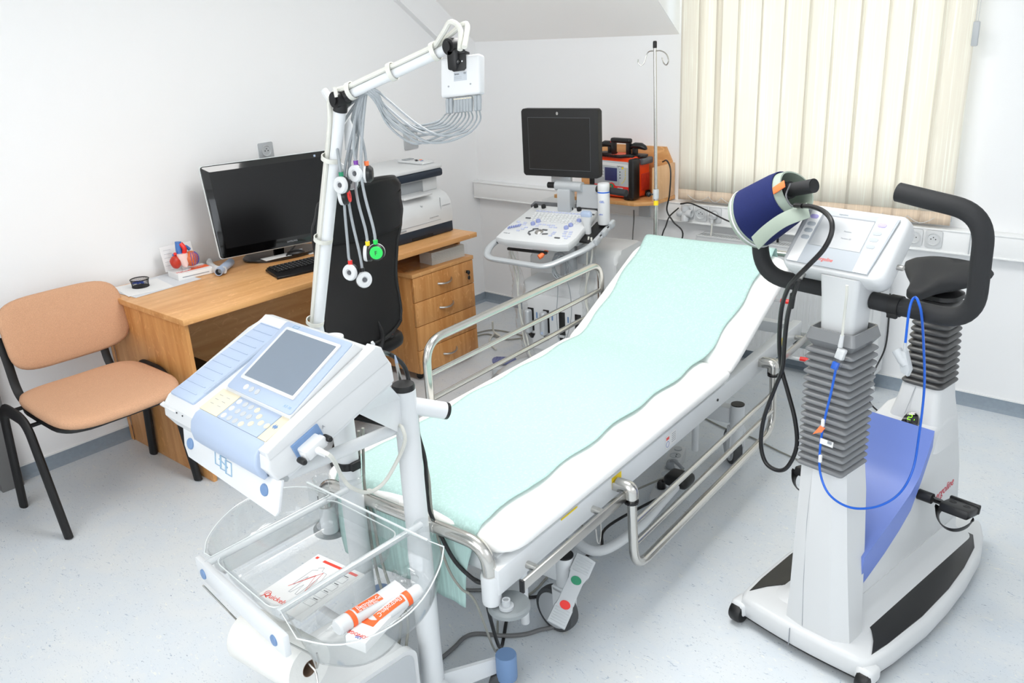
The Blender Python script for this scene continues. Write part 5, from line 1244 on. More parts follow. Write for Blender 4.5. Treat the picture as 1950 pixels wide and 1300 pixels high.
EP = [(2.3295, -2.9200, 1.4581), (2.3045, -2.9000, 1.4260), (2.2911, -2.8600, 1.4538), (2.3491, -2.8900, 1.4808), (2.3616, -2.8700, 1.4774), (2.2985, -2.9000, 1.2434), (2.3158, -2.8800, 1.2227), (2.3217, -2.8600, 1.2840), (2.3878, -2.8900, 1.3019), (2.2422, -2.8600, 1.4739)]
MID = [(2.2696, -2.8700, 1.5926), (2.2803, -2.8700, 1.5988), (2.3081, -2.8600, 1.5809), (2.3498, -2.8800, 1.5960), (2.3538, -2.8700, 1.5836), (2.3036, -2.8900, 1.4777), (2.2979, -2.8800, 1.4514), (2.3144, -2.8700, 1.4632), (2.3640, -2.8900, 1.4819), (2.2738, -2.8600, 1.5798)]
SW_ = [((2.5456, -2.7900, 1.6052), (2.5334, -2.8050, 1.5910), (2.4787, -2.8200, 1.5820), (2.4484, -2.8350, 1.5883), (2.4188, -2.8500, 1.6128)),
       ((2.5571, -2.7900, 1.6040), (2.5440, -2.8050, 1.5887), (2.4880, -2.8200, 1.5734), (2.4533, -2.8350, 1.5720), (2.4179, -2.8500, 1.6003)),
       ((2.5687, -2.7900, 1.6028), (2.5547, -2.8050, 1.5864), (2.4983, -2.8200, 1.5730), (2.4610, -2.8350, 1.5763), (2.4200, -2.8500, 1.6081)),
       ((2.5800, -2.7900, 1.6016), (2.5650, -2.8050, 1.5842), (2.5091, -2.8200, 1.5766), (2.4702, -2.8350, 1.5905), (2.4237, -2.8500, 1.6260)),
       ((2.5912, -2.7900, 1.6005), (2.5755, -2.8050, 1.5821), (2.5179, -2.8200, 1.5655), (2.4742, -2.8350, 1.5676), (2.4217, -2.8500, 1.6068)),
       ((2.6026, -2.7900, 1.5993), (2.5859, -2.8050, 1.5798), (2.5269, -2.8200, 1.5556), (2.4787, -2.8350, 1.5479), (2.4203, -2.8500, 1.5907)),
       ((2.6136, -2.7900, 1.5982), (2.5963, -2.8050, 1.5777), (2.5381, -2.8200, 1.5659), (2.4898, -2.8350, 1.5793), (2.4264, -2.8500, 1.6256)),
       ((2.6247, -2.7900, 1.5971), (2.6064, -2.8050, 1.5755), (2.5468, -2.8200, 1.5535), (2.4936, -2.8350, 1.5530), (2.4240, -2.8500, 1.6030)),
       ((2.6357, -2.7900, 1.5959), (2.6167, -2.8050, 1.5733), (2.5581, -2.8200, 1.5652), (2.5049, -2.8350, 1.5875), (2.4306, -2.8500, 1.6410)),
       ((2.6466, -2.7900, 1.5949), (2.6268, -2.8050, 1.5712), (2.5664, -2.8200, 1.5515), (2.5081, -2.8350, 1.5580), (2.4278, -2.8500, 1.6152))]
order = [0, 1, 2, 9, 3, 4, 5, 7, 6, 8]
for slot, e in enumerate(order):
    (_, colr, face, lab, yy) = ends[e]; sw = SW_[slot]
    E_ = Vector(EP[e]); a0 = MX @ Vector((xs[slot], -0.052, 0)); dwn = (MX.to_3x3() @ Vector((0, -1, 0))).normalized()
    t = thing('electrode_lead', lab, 'ECG lead', E_, gname)
    MB().tube([a0, a0+dwn*0.008, a0+dwn*0.030], [0.0045, 0.0052, 0.0042], n=10).obj('connector', 'lead', t)
    j = (slot-4.5)*0.0018
    topc = E_+Vector((0.0, 0, 0.026))
    cp_ = clipP+Vector((j*1.2, j*0.4, (slot % 3)*0.004))
    pts = cat([a0+dwn*0.028, sw[0], sw[1], sw[2], sw[3], sw[4], cp_+Vector((0.020, 0, -0.002)), cp_, cp_+Vector((-0.022, 0, -0.010)), MID[e], topc+Vector((-0.002, 0, 0.03)), topc], 8)
    n = len(pts); rad = [0.0017 if i < n*0.16 else (0.0026 if i < n*0.5 else 0.0034) for i in range(n)]
    MB().tube(pts, rad, n=8).obj('cable', 'lead', t)
    col_ = {'green': 'green', 'purple': 'purple', 'orange': 'orange', 'red': 'red', 'yellow': 'yellow', 'lime': 'lime', 'blk': 'blk'}[colr]
    MB(T_(*(E_+Vector((0, 0, 0.019))))).lathe([(0.0052, 0), (0.0055, 0.010), (0.001, 0.010)], n=12).obj('collar', col_, t)
    nrm = {0: Vector((-0.75, -0.65, 0.05)), 1: Vector((0.30, -0.93, 0.15)), 2: Vector((-0.75, -0.62, -0.1)), 3: Vector((0.93, -0.25, 0.1)), 4: Vector((-0.70, 0.68, -0.1))}[face].normalized()
    if face == 1: nrm = Vector((0.12+0.05*(e % 3), -0.95, 0.1)).normalized()
    m = along(E_, E_+nrm)
    bk = MB(m).lathe([(0.001, -0.013), (0.014, -0.012), (0.0195, -0.006), (0.0195, 0.002), (0.001, 0.002)], n=26).obj('cup_housing', 'blk', t)
    MB(m).lathe([(0.0195, 0.002), (0.020, 0.006), (0.018, 0.0105), (0.009, 0.0112), (0.0065, 0.008), (0.001, 0.0078)], n=28).obj('suction_cup', 'white', t)
    MB(m).lathe([(0.0058, 0.0078), (0.0054, 0.0098), (0.003, 0.0090), (0.001, 0.0090)], n=18).obj('contact_pad', 'dgrey', t)
    if face in (2, 4):
        mm_ = 'red' if face == 2 else 'lime'
        fl_ = MB(m @ RY(PI)).lathe([(0.0152, 0.0115), (0.0145, 0.0142), (0.001, 0.0145)], n=26).obj('colour_disc', mm_, bk)
        ctr = E_-nrm*0.0147
        text('letter', 'F', 0.014, frame(ctr, x=Vector((0, 0, 1)).cross(-nrm), z=-nrm) @ T_(-0.004, -0.005, 0.0), 'ink', bk)

# ---- ECG recorder
ec = thing('ecg_recorder', 'white and pale blue portable ECG recorder with grey screen on top of the trolley', 'ECG machine', DV.to_translation())
def D2(x, y, z): return Vector((x, y, z))
secs = []
side = [(-0.165, -0.030), (-0.172, 0.005), (-0.160, 0.030), (-0.140, 0.041), (0.10, 0.041), (0.150, 0.052), (0.165, 0.040), (0.172, 0.0), (0.16, -0.040), (-0.13, -0.041)]
b = MB(DV @ frame((0, 0, 0), x=(0, 1, 0), z=(1, 0, 0)))
b.prism(side, -0.215, 0.215, bev=0.008, seg=3); body = b.obj('housing', 'white', ec)
# raised right shoulder
b = MB(DV @ frame((0, 0, 0), x=(0, 1, 0), z=(1, 0, 0))); b.prism([(-0.160, 0.020), (-0.158, 0.043), (0.12, 0.054), (0.152, 0.066), (0.166, 0.05), (0.166, 0.010)], 0.188, 0.2165, bev=0.005, seg=3); b.obj('side_shoulder', 'white', ec)
# blue printer door on the left
b = MB(DV); b.box((-0.152, 0.005, 0.040), (0.106, 0.285, 0.014), bev=0.005); 
pdr = b.obj('printer_door', 'blue', ec)
for i in range(11): MB(DV).box((-0.158, -0.115+i*0.024, 0.0475), (0.080, 0.0022, 0.0012)).obj('door_rib', 'blue', pdr)
MB(DV).box((-0.098, 0.02, 0.048), (0.008, 0.25, 0.006), bev=0.002).obj('paper_slot', 'clear', pdr)
MB(DV).box((-0.190, -0.160, 0.024), (0.07, 0.012, 0.006), bev=0.002).obj('door_latch', 'white', pdr)
for i in range(4): MB(DV @ T_(-0.20+i*0.026, -0.1635, 0.025) @ RX(R(60))).lathe([(0.002, 0), (0.002, 0.001), (0.0001, 0.001)], n=8).obj('indicator', 'ink', body)
# screen wedge
b = MB(DV @ frame((0, 0, 0), x=(0, 1, 0), z=(1, 0, 0))); b.prism([(-0.072, 0.040), (-0.070, 0.048), (0.128, 0.082), (0.150, 0.040)], -0.062, 0.186, bev=0.003); sw_ = b.obj('screen_housing', 'white', ec)
wm = DV @ frame((0.062, 0.030, 0.0655), tilt=math.atan2(0.034, 0.198))
MB(wm).prism(rrect(0.244, 0.196, 0.006), -0.001, 0.002, bev=0.001).obj('screen_surround', 'blue', sw_)
MB(wm @ T_(-0.001, 0.008, 0)).prism(rrect(0.202, 0.152, 0.004), 0.002, 0.0055, bev=0.0015).obj('screen_frame', 'white', sw_)
MB(wm @ T_(-0.001, 0.008, 0)).prism(rrect(0.184, 0.137, 0.002), 0.0056, 0.0062).obj('screen', 'lcd', sw_)
def keys(m, pts, z, rx=0.0072):
    for x, y, c_ in pts: MB(m @ T_(x, y, z) @ Matrix.Diagonal((1.0, 1.0, 1, 1))).lathe([(rx, 0), (rx*0.95, 0.0012), (0.001, 0.0016)], n=16).obj('key', c_, sw_ if m is wm else body)
keys(wm, [(-0.062, -0.082, 'white'), (-0.040, -0.082, 'grey1'), (-0.018, -0.082, 'grey1')], 0.002)
text('model_text', 'AT-10', 0.009, wm @ T_(0.085, -0.088, 0.0022), 'logob', sw_, sx=1.1)
MB(wm).tube([(-0.088, 0.088, 0.002), (-0.068, 0.088, 0.002), (-0.064, 0.094, 0.002), (-0.084, 0.094, 0.002)], 0.0008, n=4, closed=True).obj('logo', 'logob', sw_)
# keypad
kp = MB(DV).box((0.077, -0.104, 0.0415), (0.155, 0.066, 0.003), bev=0.001).obj('keypad', 'blue', ec)
MB(DV).box((-0.038, -0.104, 0.0417), (0.072, 0.066, 0.003), bev=0.001).obj('keypad_label', 'cream', ec)
MB(DV).box((0.172, -0.104, 0.0417), (0.030, 0.066, 0.003), bev=0.001).obj('keypad_label', 'cream', ec)
for i in range(2):
    for j_ in range(3): MB(DV).box((-0.055+i*0.028, -0.088-j_*0.013, 0.0434), (0.013, 0.0010, 0.0003)).obj('print_line', 'inkg', kp)
ky = [(0.012, -0.084, 'white'), (0.036, -0.084, 'grey1'), (0.059, -0.084, 'grey1'), (0.082, -0.084, 'cream'), (0.013, -0.105, 'white'), (0.037, -0.105, 'grey1'), (0.058, -0.105, 'grey1'), (0.081, -0.105, 'grey1'), (0.105, -0.095, 'cream'), (0.014, -0.127, 'white'), (0.037, -0.127, 'grey1'), (0.059, -0.127, 'grey1'), (0.082, -0.127, 'cream'), (0.105, -0.117, 'cream'), (0.127, -0.106, 'cream'), (0.149, -0.106, 'cream')]
for x, y, c_ in ky: MB(DV @ T_(x, y, 0.043)).lathe([(0.0072, 0), (0.0068, 0.0012), (0.001, 0.0016)], n=16).obj('key', c_, kp)
MB(DV @ T_(0.171, -0.10, 0.0433)).prism([(-0.008, 0), (-0.002, 0.006), (-0.002, 0.003), (0.002, 0.003), (0.002, 0.006), (0.008, 0), (0.002, -0.006), (0.002, -0.003), (-0.002, -0.003), (-0.002, -0.006)], 0, 0.0006).obj('arrow_mark', 'blue2', kp)
# blue front palm rest
b = MB(DV @ frame((0, 0, 0), x=(0, 1, 0), z=(1, 0, 0))); b.prism([(-0.138, 0.0425), (-0.150, 0.043), (-0.168, 0.034), (-0.180, 0.016), (-0.184, -0.006), (-0.178, -0.026), (-0.166, -0.028), (-0.160, 0.02)], -0.072, 0.188, bev=0.006, seg=3); b.obj('palm_rest', 'blue', ec)
# side connector
b = MB(DV); b.box((0.217, -0.075, -0.008), (0.006, 0.070, 0.048), bev=0.002); b.obj('connector_bay', 'blue2', ec)
b = MB(DV); b.box((0.232, -0.078, -0.008), (0.034, 0.050, 0.024), bev=0.004); b.box((0.236, -0.078, -0.008), (0.02, 0.058, 0.018), bev=0.004); cn = b.obj('lead_connector', 'white', ec)
for dy in (-0.036, 0.032):
    MB(DV @ T_(0.232, -0.078+dy, -0.010) @ RY(PI/2)).lathe([(0.006, 0), (0.0065, 0.003), (0.0065, 0.018), (0.005, 0.021), (0.001, 0.021)], n=12).obj('thumb_screw', 'blk', cn)
c0 = DV @ Vector((0.247, -0.078, -0.010))
MB().tube(cat([c0, c0+Vector((0.03, 0.01, -0.012)), (2.5028, -3.1500, 0.8725), (2.4901, -3.1200, 0.8252), (2.4559, -3.0500, 0.7666), (2.4549, -3.0000, 0.7669), (2.4633, -2.9600, 0.8085), (2.4903, -2.9500, 0.8686), (2.4857, -2.9500, 0.9018), Vector((2.46, -2.94, 0.90))], 8), 0.0046, n=10).obj('lead_cable', 'wcab', ec)
MB().tube([c0-Vector((0.004, 0, 0)), c0+Vector((0.022, 0.006, -0.008))], [0.0085, 0.006], n=12).obj('strain_relief', 'white', ec)
for x, y in ((0.218, 0.155), (0.217, 0.166)): MB(DV @ T_(x-0.03, y, 0.05)).lathe([(0.004, 0), (0.003, 0.008), (0.001, 0.009)], n=10).obj('hinge_pin', 'white', ec)
text('warning_mark', 'A', 0.010, DV @ frame((0.2165, -0.035, -0.004), x=(0, 1, 0), z=(1, 0, 0)), 'inkg', ec)
# black mains cable from the recorder over the column
tag(MB().tube(cat([DV @ Vector((0.185, 0.165, 0.03)), (2.4314, -2.9300, 1.0736), (2.4315, -2.9000, 1.0505), (2.4263, -2.8700, 1.0080), (2.4274, -2.8600, 0.9278), (2.4355, -2.8600, 0.8439), (2.4537, -2.8600, 0.7612), (2.4485, -2.8600, 0.6381), (2.4763, -2.8500, 0.5494), (2.5126, -2.8400, 0.4786), (2.5588, -2.8200, 0.4301), (2.5759, -2.8000, 0.4095), (2.50, -2.72, 0.25), (2.44, -2.62, 0.02), (2.36, -2.5, 0.006)], 8), 0.0055, n=10).obj('black_mains_cable', 'bcab'), 'black cable running from the back of the ECG recorder down past the bed foot bar', 'cable')
tag(MB().tube(cat([(2.4468, -2.8650, 0.9346), (2.4359, -2.8550, 0.8127), (2.4553, -2.8550, 0.7220), (2.4550, -2.8550, 0.6225), (2.4664, -2.8500, 0.5296), (2.4948, -2.8500, 0.4525), (2.5241, -2.8400, 0.4021), (2.5528, -2.8200, 0.3616), (2.44, -2.64, 0.02), (2.34, -2.52, 0.006)], 8), 0.0035, n=8).obj('beige_cable', 'gcab'), 'thin grey cable running beside the black one from the trolley column to the floor', 'cable')
for k in range(2):
    tag(MB().tube(cat([(2.1973, -2.8600, 0.7762), (2.1852, -2.8600, 0.6930), (2.1744, -2.8600, 0.5911), (2.1891, -2.8600, 0.5036), (2.2223, -2.8800, 0.3980), (2.2713, -2.9000, 0.3081), (2.3717, -2.9300, 0.2946), (2.3932, -2.9700, 0.2102)] if k == 0 else [(2.2169, -2.8600, 0.7896), (2.2038, -2.8600, 0.6988), (2.1935, -2.8600, 0.5976), (2.2129, -2.8600, 0.5124), (2.2532, -2.8800, 0.4106), (2.3134, -2.9000, 0.3270), (2.4028, -2.9300, 0.3093), (2.4267, -2.9700, 0.2275)], 8), 0.0042, n=8).obj('grey_hose', 'gcab'), ['inner of two grey hoses strapped to the left trolley column', 'outer of two grey hoses strapped to the left trolley column'][k], 'hose')
# pen in the column cap
pe = thing('pen', 'silver pen with a pale blue tip standing in the top of the trolley column', 'pen', (TR.x, TR.y, 0.985))
a, c_ = Vector((2.4370, -2.9000, 0.9976)), Vector((2.4418, -2.9100, 1.0454))
MB().tube([a, c_], [0.0042, 0.004], n=12).obj('barrel', 'steel', pe)
MB().tube([c_, c_+(c_-a).normalized()*0.020], [0.004, 0.0015], n=12).obj('tip', 'blue', pe)

# ---- booklet, tube and carton in the trays
k0, k1, k2, k3 = Vector((2.3596, -3.3112, 0.5885)), Vector((2.3296, -3.1173, 0.5885)), Vector((2.4982, -3.1269, 0.5885)), Vector((2.5049, -3.3224, 0.5885))
kx = ((k1-k0)+(k2-k3)); ctr_ = (k0+k1+k2+k3)/4
BK = frame(ctr_, x=kx, z=(0, 0, 1)) @ RZ(R(-90))
BKL = kx.length/2; BKW = ((k3-k0)+(k2-k1)).length/2
bk1 = tag(MB(BK).box((0, 0, 0.0), (BKW, BKL, 0.004)).obj('booklet', 'paper'), 'white printed lead placement booklet lying in the clear middle tray', 'booklet')
text('title', 'Quickels', 0.020, BK @ T_(-BKW/2+0.012, -BKL/2+0.016, 0.0022), 'inkr', bk1)
MB(BK).tube([(-BKW/2+0.017+0.008*math.cos(t), -BKL/2+0.026+0.008*math.sin(t), 0.0026) for t in [2*PI*k/14 for k in range(14)]], 0.0006, n=4, closed=True).tube([(-BKW/2+0.014, -BKL/2+0.019, 0.0026), (-BKW/2+0.010, -BKL/2+0.008, 0.0026)], 0.0007, n=4).obj('emblem', 'inkr', bk1)
MB(BK).box((0.012, BKL/2-0.014, 0.0022), (BKW*0.72, 0.008, 0.0004)).obj('red_bar', 'inkr', bk1)
MB(BK).box((-BKW/2+0.010, BKL/2-0.012, 0.0022), (0.008, 0.008, 0.0004)).obj('red_mark', 'inkr', bk1)
body_out = [(-0.035, 0.055), (-0.022, 0.062), (-0.018, 0.048), (0.000, 0.045), (0.006, 0.020), (0.004, -0.02), (0.000, -0.02), (-0.002, 0.015), (-0.006, 0.02), (-0.008, -0.045), (-0.014, -0.045), (-0.020, -0.01), (-0.028, -0.045), (-0.034, -0.045), (-0.032, 0.018), (-0.036, 0.012), (-0.042, -0.02), (-0.046, -0.018), (-0.042, 0.042), (-0.030, 0.048)]
mm2 = BK @ T_(0.005, 0.005, 0.0026) @ RZ(R(4)) @ Matrix.Scale(1.0, 4)
MB(mm2).tube([(x, y, 0) for x, y in body_out], 0.0004, n=4, closed=True).obj('figure_drawing', 'inkg', bk1)
MB(mm2).tube([(-0.05, -0.03, 0), (-0.01, 0.045, 0), (0.0, -0.03, 0), (-0.02, 0.03, 0), (-0.05, -0.03, 0)], 0.0005, n=4).obj('red_diagram', 'inkr', bk1)
for i in range(4):
    MB(BK @ T_(BKW/2-0.030, BKL/2-0.045-i*0.032, 0.0026)).tube([(-0.014, -0.01, 0), (0.012, -0.01, 0), (0.012, 0.01, 0), (-0.014, 0.01, 0)], 0.0004, n=4, closed=True).obj('small_box_drawing', 'inkg', bk1)
    MB(BK @ T_(BKW/2-0.030, BKL/2-0.030-i*0.032, 0.0024)).box((0, 0, 0), (0.014, 0.002, 0.0004)).obj('print_line', 'ink', bk1)
# gel carton
G0, G1 = Vector((2.6600, -3.2755, 0.6000)), Vector((2.6225, -3.1311, 0.6000))
gx = (G1-G0).normalized(); GM = frame((G0+G1)/2+Vector((0.012, 0.0, 0.0)), x=gx, z=(0.15, -0.25, 1))
gl_ = (G1-G0).length
gc = thing('gel_carton', 'flat white and orange carton lying under the gel tube in the right clear tray', 'carton', (G0+G1)/2)
MB(GM).box((0, 0, 0), (0.185, 0.05, 0.026), bev=0.001).obj('box', 'paper', gc)
MB(GM).box((0.0, 0.004, 0.0135), (0.09, 0.030, 0.0006)).obj('orange_panel', 'inko', gc)
text('brand_print', 'SONOGEL', 0.012, GM @ T_(0.060, 0.02, 0.0138) @ RZ(R(-90)), 'inkr', gc)
text('brand_print', 'SONOGEL', 0.012, GM @ T_(-0.075, -0.022, 0.0138) @ RZ(R(90)), 'inkr', gc)
text('size_print', '120', 0.010, GM @ T_(0.078, 0.018, 0.0138) @ RZ(R(-90)), 'inkb', gc)
text('size_print', '120', 0.010, GM @ T_(-0.082, -0.010, 0.0138) @ RZ(R(90)), 'inkb', gc)
# two gel tubes
def gel_tube(A, B_, lab, flip, rad=0.018, up=(0.2, -0.45, 0.85)):
    A, B_ = Vector(A), Vector(B_); L_ = (B_-A).length
    t = thing('gel_tube', lab, 'tube', (A+B_)/2)
    m = frame(A, x=(B_-A), z=up)
    b = MB(m); rings = []
    for f, ry, rz in ((0.16, rad, rad), (0.19, rad, rad*0.98), (0.4, rad*1.04, rad*0.85), (0.7, rad*1.15, rad*0.5), (0.97, rad*1.3, 0.0015), (1.0, rad*1.3, 0.0012)):
        rings.append([Vector((f*L_, ry*math.cos(q), rz*math.sin(q))) for q in [2*PI*k/20 for k in range(20)]])
    b.loft(rings); tb = b.obj('tube_body', 'white', t)
    b = MB(m @ RY(PI/2)); b.lathe([(0.001, 0), (rad*0.86, 0), (rad*1.02, 0.004), (rad*1.03, 0.16*L_), (0.001, 0.16*L_)], n=24); b.obj('cap', 'white', t)
    b = MB(m); r_ = [[Vector((f*L_, (rad+0.0006)*math.cos(q)*(1 if f < 0.2 else 1.02), (rad*k+0.0006)*math.sin(q))) for q in [2*PI*kk/20 for kk in range(20)]] for f, k in ((0.17, 1.0), (0.20, 0.98), (0.235, 0.955))]; b.loft(r_, cap=False); b.obj('orange_band', 'inko', t)
    def surf(u, v):
        f = 0.26+u*0.40; rz = rad*((0.98-(f-0.19)*0.619) if f < 0.4 else (0.85-(f-0.4)*1.167)); ry = rad*((1+(f-0.19)*0.19) if f < 0.4 else (1.04+(f-0.4)*0.367)); a = R(52)+R(64)*v
        return Vector((f*L_, ry*math.cos(a), rz*math.sin(a)+0.0009))
    b = MB(m); b.grid(surf, 10, 6); b.obj('orange_label', 'inko', t, ang=80)
    tm = m @ frame((0.285*L_, -0.004, rad*0.93+0.0014), tilt=0, roll=R(7.5)) @ RZ(0)
    text('label_text', 'Electroden-Gel', 0.0145, tm @ T_(0, 0, 0.0018), 'paper', t, ext=0.0002, sx=0.78)
    text('label_text', 'for EKG EEG EMG', 0.007, tm @ T_(0, -0.006, 0.0016), 'paper', t, ext=0.0002)
    return t
gel_tube((2.6314, -3.3028, 0.6250), (2.6337, -3.1223, 0.6250), 'white and orange electrode gel tube with white cap, lying over the carton', 0)
gel_tube((2.6733, -3.1041, 0.6220), (2.6494, -3.2836, 0.6000), 'second white gel tube with orange band, cap pointing to the back of the tray', 1, rad=0.016)
kn = thing('crumpled_film', 'small crumpled piece of clear film behind the gel carton in the right tray', 'plastic wrap', (2.5842, -3.0802, 0.6000))
b = MB(frame((2.6001, -3.0892, 0.6050)))
b.grid(lambda u, v: Vector(((u-0.5)*0.06+0.008*math.sin(9*v), (v-0.5)*0.05+0.006*math.sin(11*u), 0.012*math.sin(7*u+3)*math.cos(9*v)+0.010)), 10, 10); b.obj('film', 'bag', kn)
# ---- kitchen roll hanging under the tray
r0, r1 = Vector((2.2563, -3.3055, 0.4300)), Vector((2.4785, -3.2877, 0.4300))
m = along(r0, r1); RL = (r1-r0).length
kr = thing('paper_roll', 'white paper towel roll on a wire hanger below the front of the clear tray', 'paper roll', (r0+r1)/2)
MB(m).lathe([(0.0205, 0.0), (0.060, 0.0), (0.0625, 0.004), (0.0625, RL-0.004), (0.060, RL), (0.0205, RL)], n=48, cap=False).obj('paper', 'tissue', kr, ang=50)
MB(m).lathe([(0.0205, 0.0), (0.0205, RL), (0.0190, RL), (0.0190, 0.0)], n=32, cap=False).obj('core', 'card', kr)
wh = MB(); q0, q1 = r0-(r1-r0).normalized()*0.02, r1+(r1-r0).normalized()*0.022
wh.tube(fillet([Vector((q0.x+0.01, -3.385, 0.61)), q0+Vector((0.0, 0, 0.015)), r0+Vector((0.02, 0, 0.015)), r1-Vector((0.01, 0, -0.015)), q1+Vector((0.0, 0, 0.0)), q1+Vector((0.018, -0.012, -0.022)), q1+Vector((0.008, -0.02, -0.030))], 0.008, 4), 0.0024, n=8)
wh.tube(fillet([Vector((q1.x-0.02, -3.385, 0.60)), q1+Vector((-0.008, 0, 0.045)), q1+Vector((0.004, 0, 0.010)), q1+Vector((0.012, 0.004, 0.035)), q1+Vector((0.014, 0.0, 0.06))], 0.008, 4), 0.0024, n=8)
wh.obj('wire_hanger', 'steel', kr)
# ---- suction pump box on the trolley base
sb = thing('suction_pump', 'white boxy suction unit with rounded corners on the trolley base below the paper roll', 'pump unit', (2.33, -3.1, 0.1))
SM = frame((2.335, -3.11, 0.135), yaw=R(-4))
b = MB(SM); b.box((0, -0.0, 0.075), (0.27, 0.27, 0.150), bev=0.03, seg=4); b.obj('housing', 'white', sb)
b = MB(SM); b.loft([[Vector((x, y, z)) for y, z in rrect(0.285, 0.160, 0.036, 5, 0, 0.078)] for x in (0.118, 0.140)]); b.obj('end_frame', 'white', sb)
b = MB(SM); b.loft([[Vector((x, y, z)) for y, z in rrect(0.26, 0.135, 0.03, 5, 0, 0.078)] for x in (0.1395, 0.1415)]); b.obj('end_panel', 'grey1', sb)
for i in range(4): MB(SM).box((0, 0.137, 0.05+i*0.008), (0.22, 0.003, 0.002)).obj('vent_line', 'grey2', sb)
MB(SM).box((0, 0, -0.012), (0.24, 0.24, 0.02), bev=0.004).obj('plinth', 'grey1', sb)
b = MB(); p_ = Vector((2.4078, -2.9700, 0.1951)); b.box(p_+Vector((-0.008, 0, -0.01)), (0.028, 0.04, 0.045), bev=0.004)
for dz in (0.016, -0.022): b.tube([p_+Vector((0.0, -0.01, dz)), p_+Vector((0.028, -0.014, dz+0.004))], 0.006, n=10)
b.obj('pump_connector', 'blk', sb)

# ------------------------------------------------------------ exercise bike (local: x right, y towards the saddle)
KM = frame((3.14, -2.094, 0), yaw=R(-9))
bk = thing('exercise_bike', 'white exercise bike with grey bellows columns, black bars and blue centre cover', 'exercise bike', (3.17, -1.65, 0))
half = [(0.0, 0.198), (0.03, 0.215), (0.12, 0.228), (0.30, 0.240), (0.45, 0.236), (0.60, 0.222), (0.76, 0.196), (0.86, 0.162), (0.925, 0.128), (0.94, 0.115)]
outl = [(w, s) for s, w in half]+[(-w, s) for s, w in half[::-1]]
front = [(-0.198+0.396*k/8, -0.012*math.sin(PI*k/8)) for k in range(1, 8)]
outl = outl+front
def ins(poly, k):
    cx, cy_ = 0, 0.42
    return [(x+(cx-x)/math.hypot(x-cx, y-cy_)*k, y+(cy_-y)/math.hypot(x-cx, y-cy_)*k) for x, y in poly]
b = MB(KM)
rings = []
for k, z in ((0.012, 0.026), (0.003, 0.034), (0.0, 0.055), (0.002, 0.080), (0.008, 0.090), (0.018, 0.0945)):
    rings.append([Vector((x, y, z)) for x, y in ins(outl, k)])
b.loft(rings); base = b.obj('base_shell', 'white', bk, ang=50)
MB(KM).prism(ins(outl, 0.016), 0.018, 0.03).obj('base_skirt', 'blk', bk)
# black foot plates
for sg in (1, -1):
    inner = [(0.118, 0.165), (0.070, 0.69)]
    outer = [(0.105, 0.83), (0.140, 0.825), (0.174, 0.755), (0.199, 0.62), (0.2135, 0.48), (0.2185, 0.3), (0.208, 0.12), (0.199, 0.045)]
    fr = [(0.193, 0.060), (0.175, 0.100), (0.150, 0.138)]
    poly = [(sg*x, y) for x, y in inner+outer+fr]
    MB(KM).prism(poly, 0.0935, 0.0975, bev=0.0012).obj('foot_plate', 'tread', bk)
MB(KM).box((-0.02, -0.0135, 0.06), (0.0012, 0.004, 0.062)).obj('seam_line', 'inkg', bk)
for sg in (-1, 1):
    m = KM @ T_(sg*0.208, 0.008, 0.036) @ RZ(R(0)) @ RY(PI/2)
    MB(m).lathe([(0.020, -0.021), (0.030, -0.019), (0.034, -0.012), (0.034, 0.012), (0.030, 0.019), (0.020, 0.021), (0.001, 0.021)], n=28).obj('roller_wheel', 'blk', bk)
    b = MB(KM); b.box((sg*0.205, 0.02, 0.052), (0.055, 0.06, 0.05), bev=0.015, seg=3); b.obj('wheel_housing', 'white', bk)
for sg in (-1, 1): MB(KM @ T_(sg*0.10, 0.89, 0)).lathe([(0.018, 0.0), (0.018, 0.02), (0.001, 0.02)], n=16).obj('rear_foot', 'blk', bk)
# front column
def oct_(cx, hw, s0, s1, ch, bow):
    return [(cx-hw, s0+bow), (cx-hw*0.35, s0), (cx+hw*0.55, s0+0.004), (cx+hw-0.0*ch, s0+ch), (cx+hw, s1), (cx-hw, s1)]
b = MB(KM)
rings = []
for z, cx, hw, s0, s1 in ((0.088, 0.040, 0.096, 0.012, 0.11), (0.18, 0.032, 0.088, 0.020, 0.125), (0.35, 0.012, 0.077, 0.040, 0.165), (0.50, -0.006, 0.068, 0.062, 0.195), (0.578, -0.016, 0.064, 0.074, 0.200)):
    rings.append([Vector((x, y, z)) for x, y in oct_(cx, hw, s0, s1, 0.03, 0.012)])
b.loft(rings); fc = b.obj('front_column', 'white', bk, ang=16)
MB(KM).tube([(0.004, 0.012, 0.10), (-0.012, 0.028, 0.24), (-0.030, 0.052, 0.42), (-0.038, 0.074, 0.572)], 0.0009, n=4).obj('seam_line', 'inkg', fc)
def bellows(name, cx, cy_, z0, z1, n, ro, ri, taper, m, corner, aspect=1.0, dz=0.0):
    b = MB(KM); rings = []
    steps = n*8
    for i in range(steps+1):
        f = i/steps; ph = (i % 8)/8
        k = ri+(ro-ri)*abs(math.sin(PI*ph))**0.8
        k *= (1-taper*f)
        z = z0+(z1-z0)*f
        cr = corner*(0.9-0.35*math.sin(PI*ph))
        pts = rrect(2*k, 2*k*aspect, min(cr, k*0.9), 4)
        rings.append([Vector((cx+x, cy_+y, z)) for x, y in pts])
    b.loft(rings); return b.obj(name, m, bk, ang=75)
bellows('front_bellows', -0.018, 0.138, 0.572, 0.935, 17, 0.070, 0.0565, 0.0, 'bell', 0.014)
b = MB(KM); b.loft([[Vector((-0.018+x, 0.138+y, z)) for x, y in rrect(2*k, 2*k, 0.010, 4)] for k, z in ((0.054, 0.932), (0.072, 0.958), (0.064, 0.988), (0.060, 0.988), (0.056, 0.975))]); b.obj('bellows_collar', 'bell', bk, ang=40)
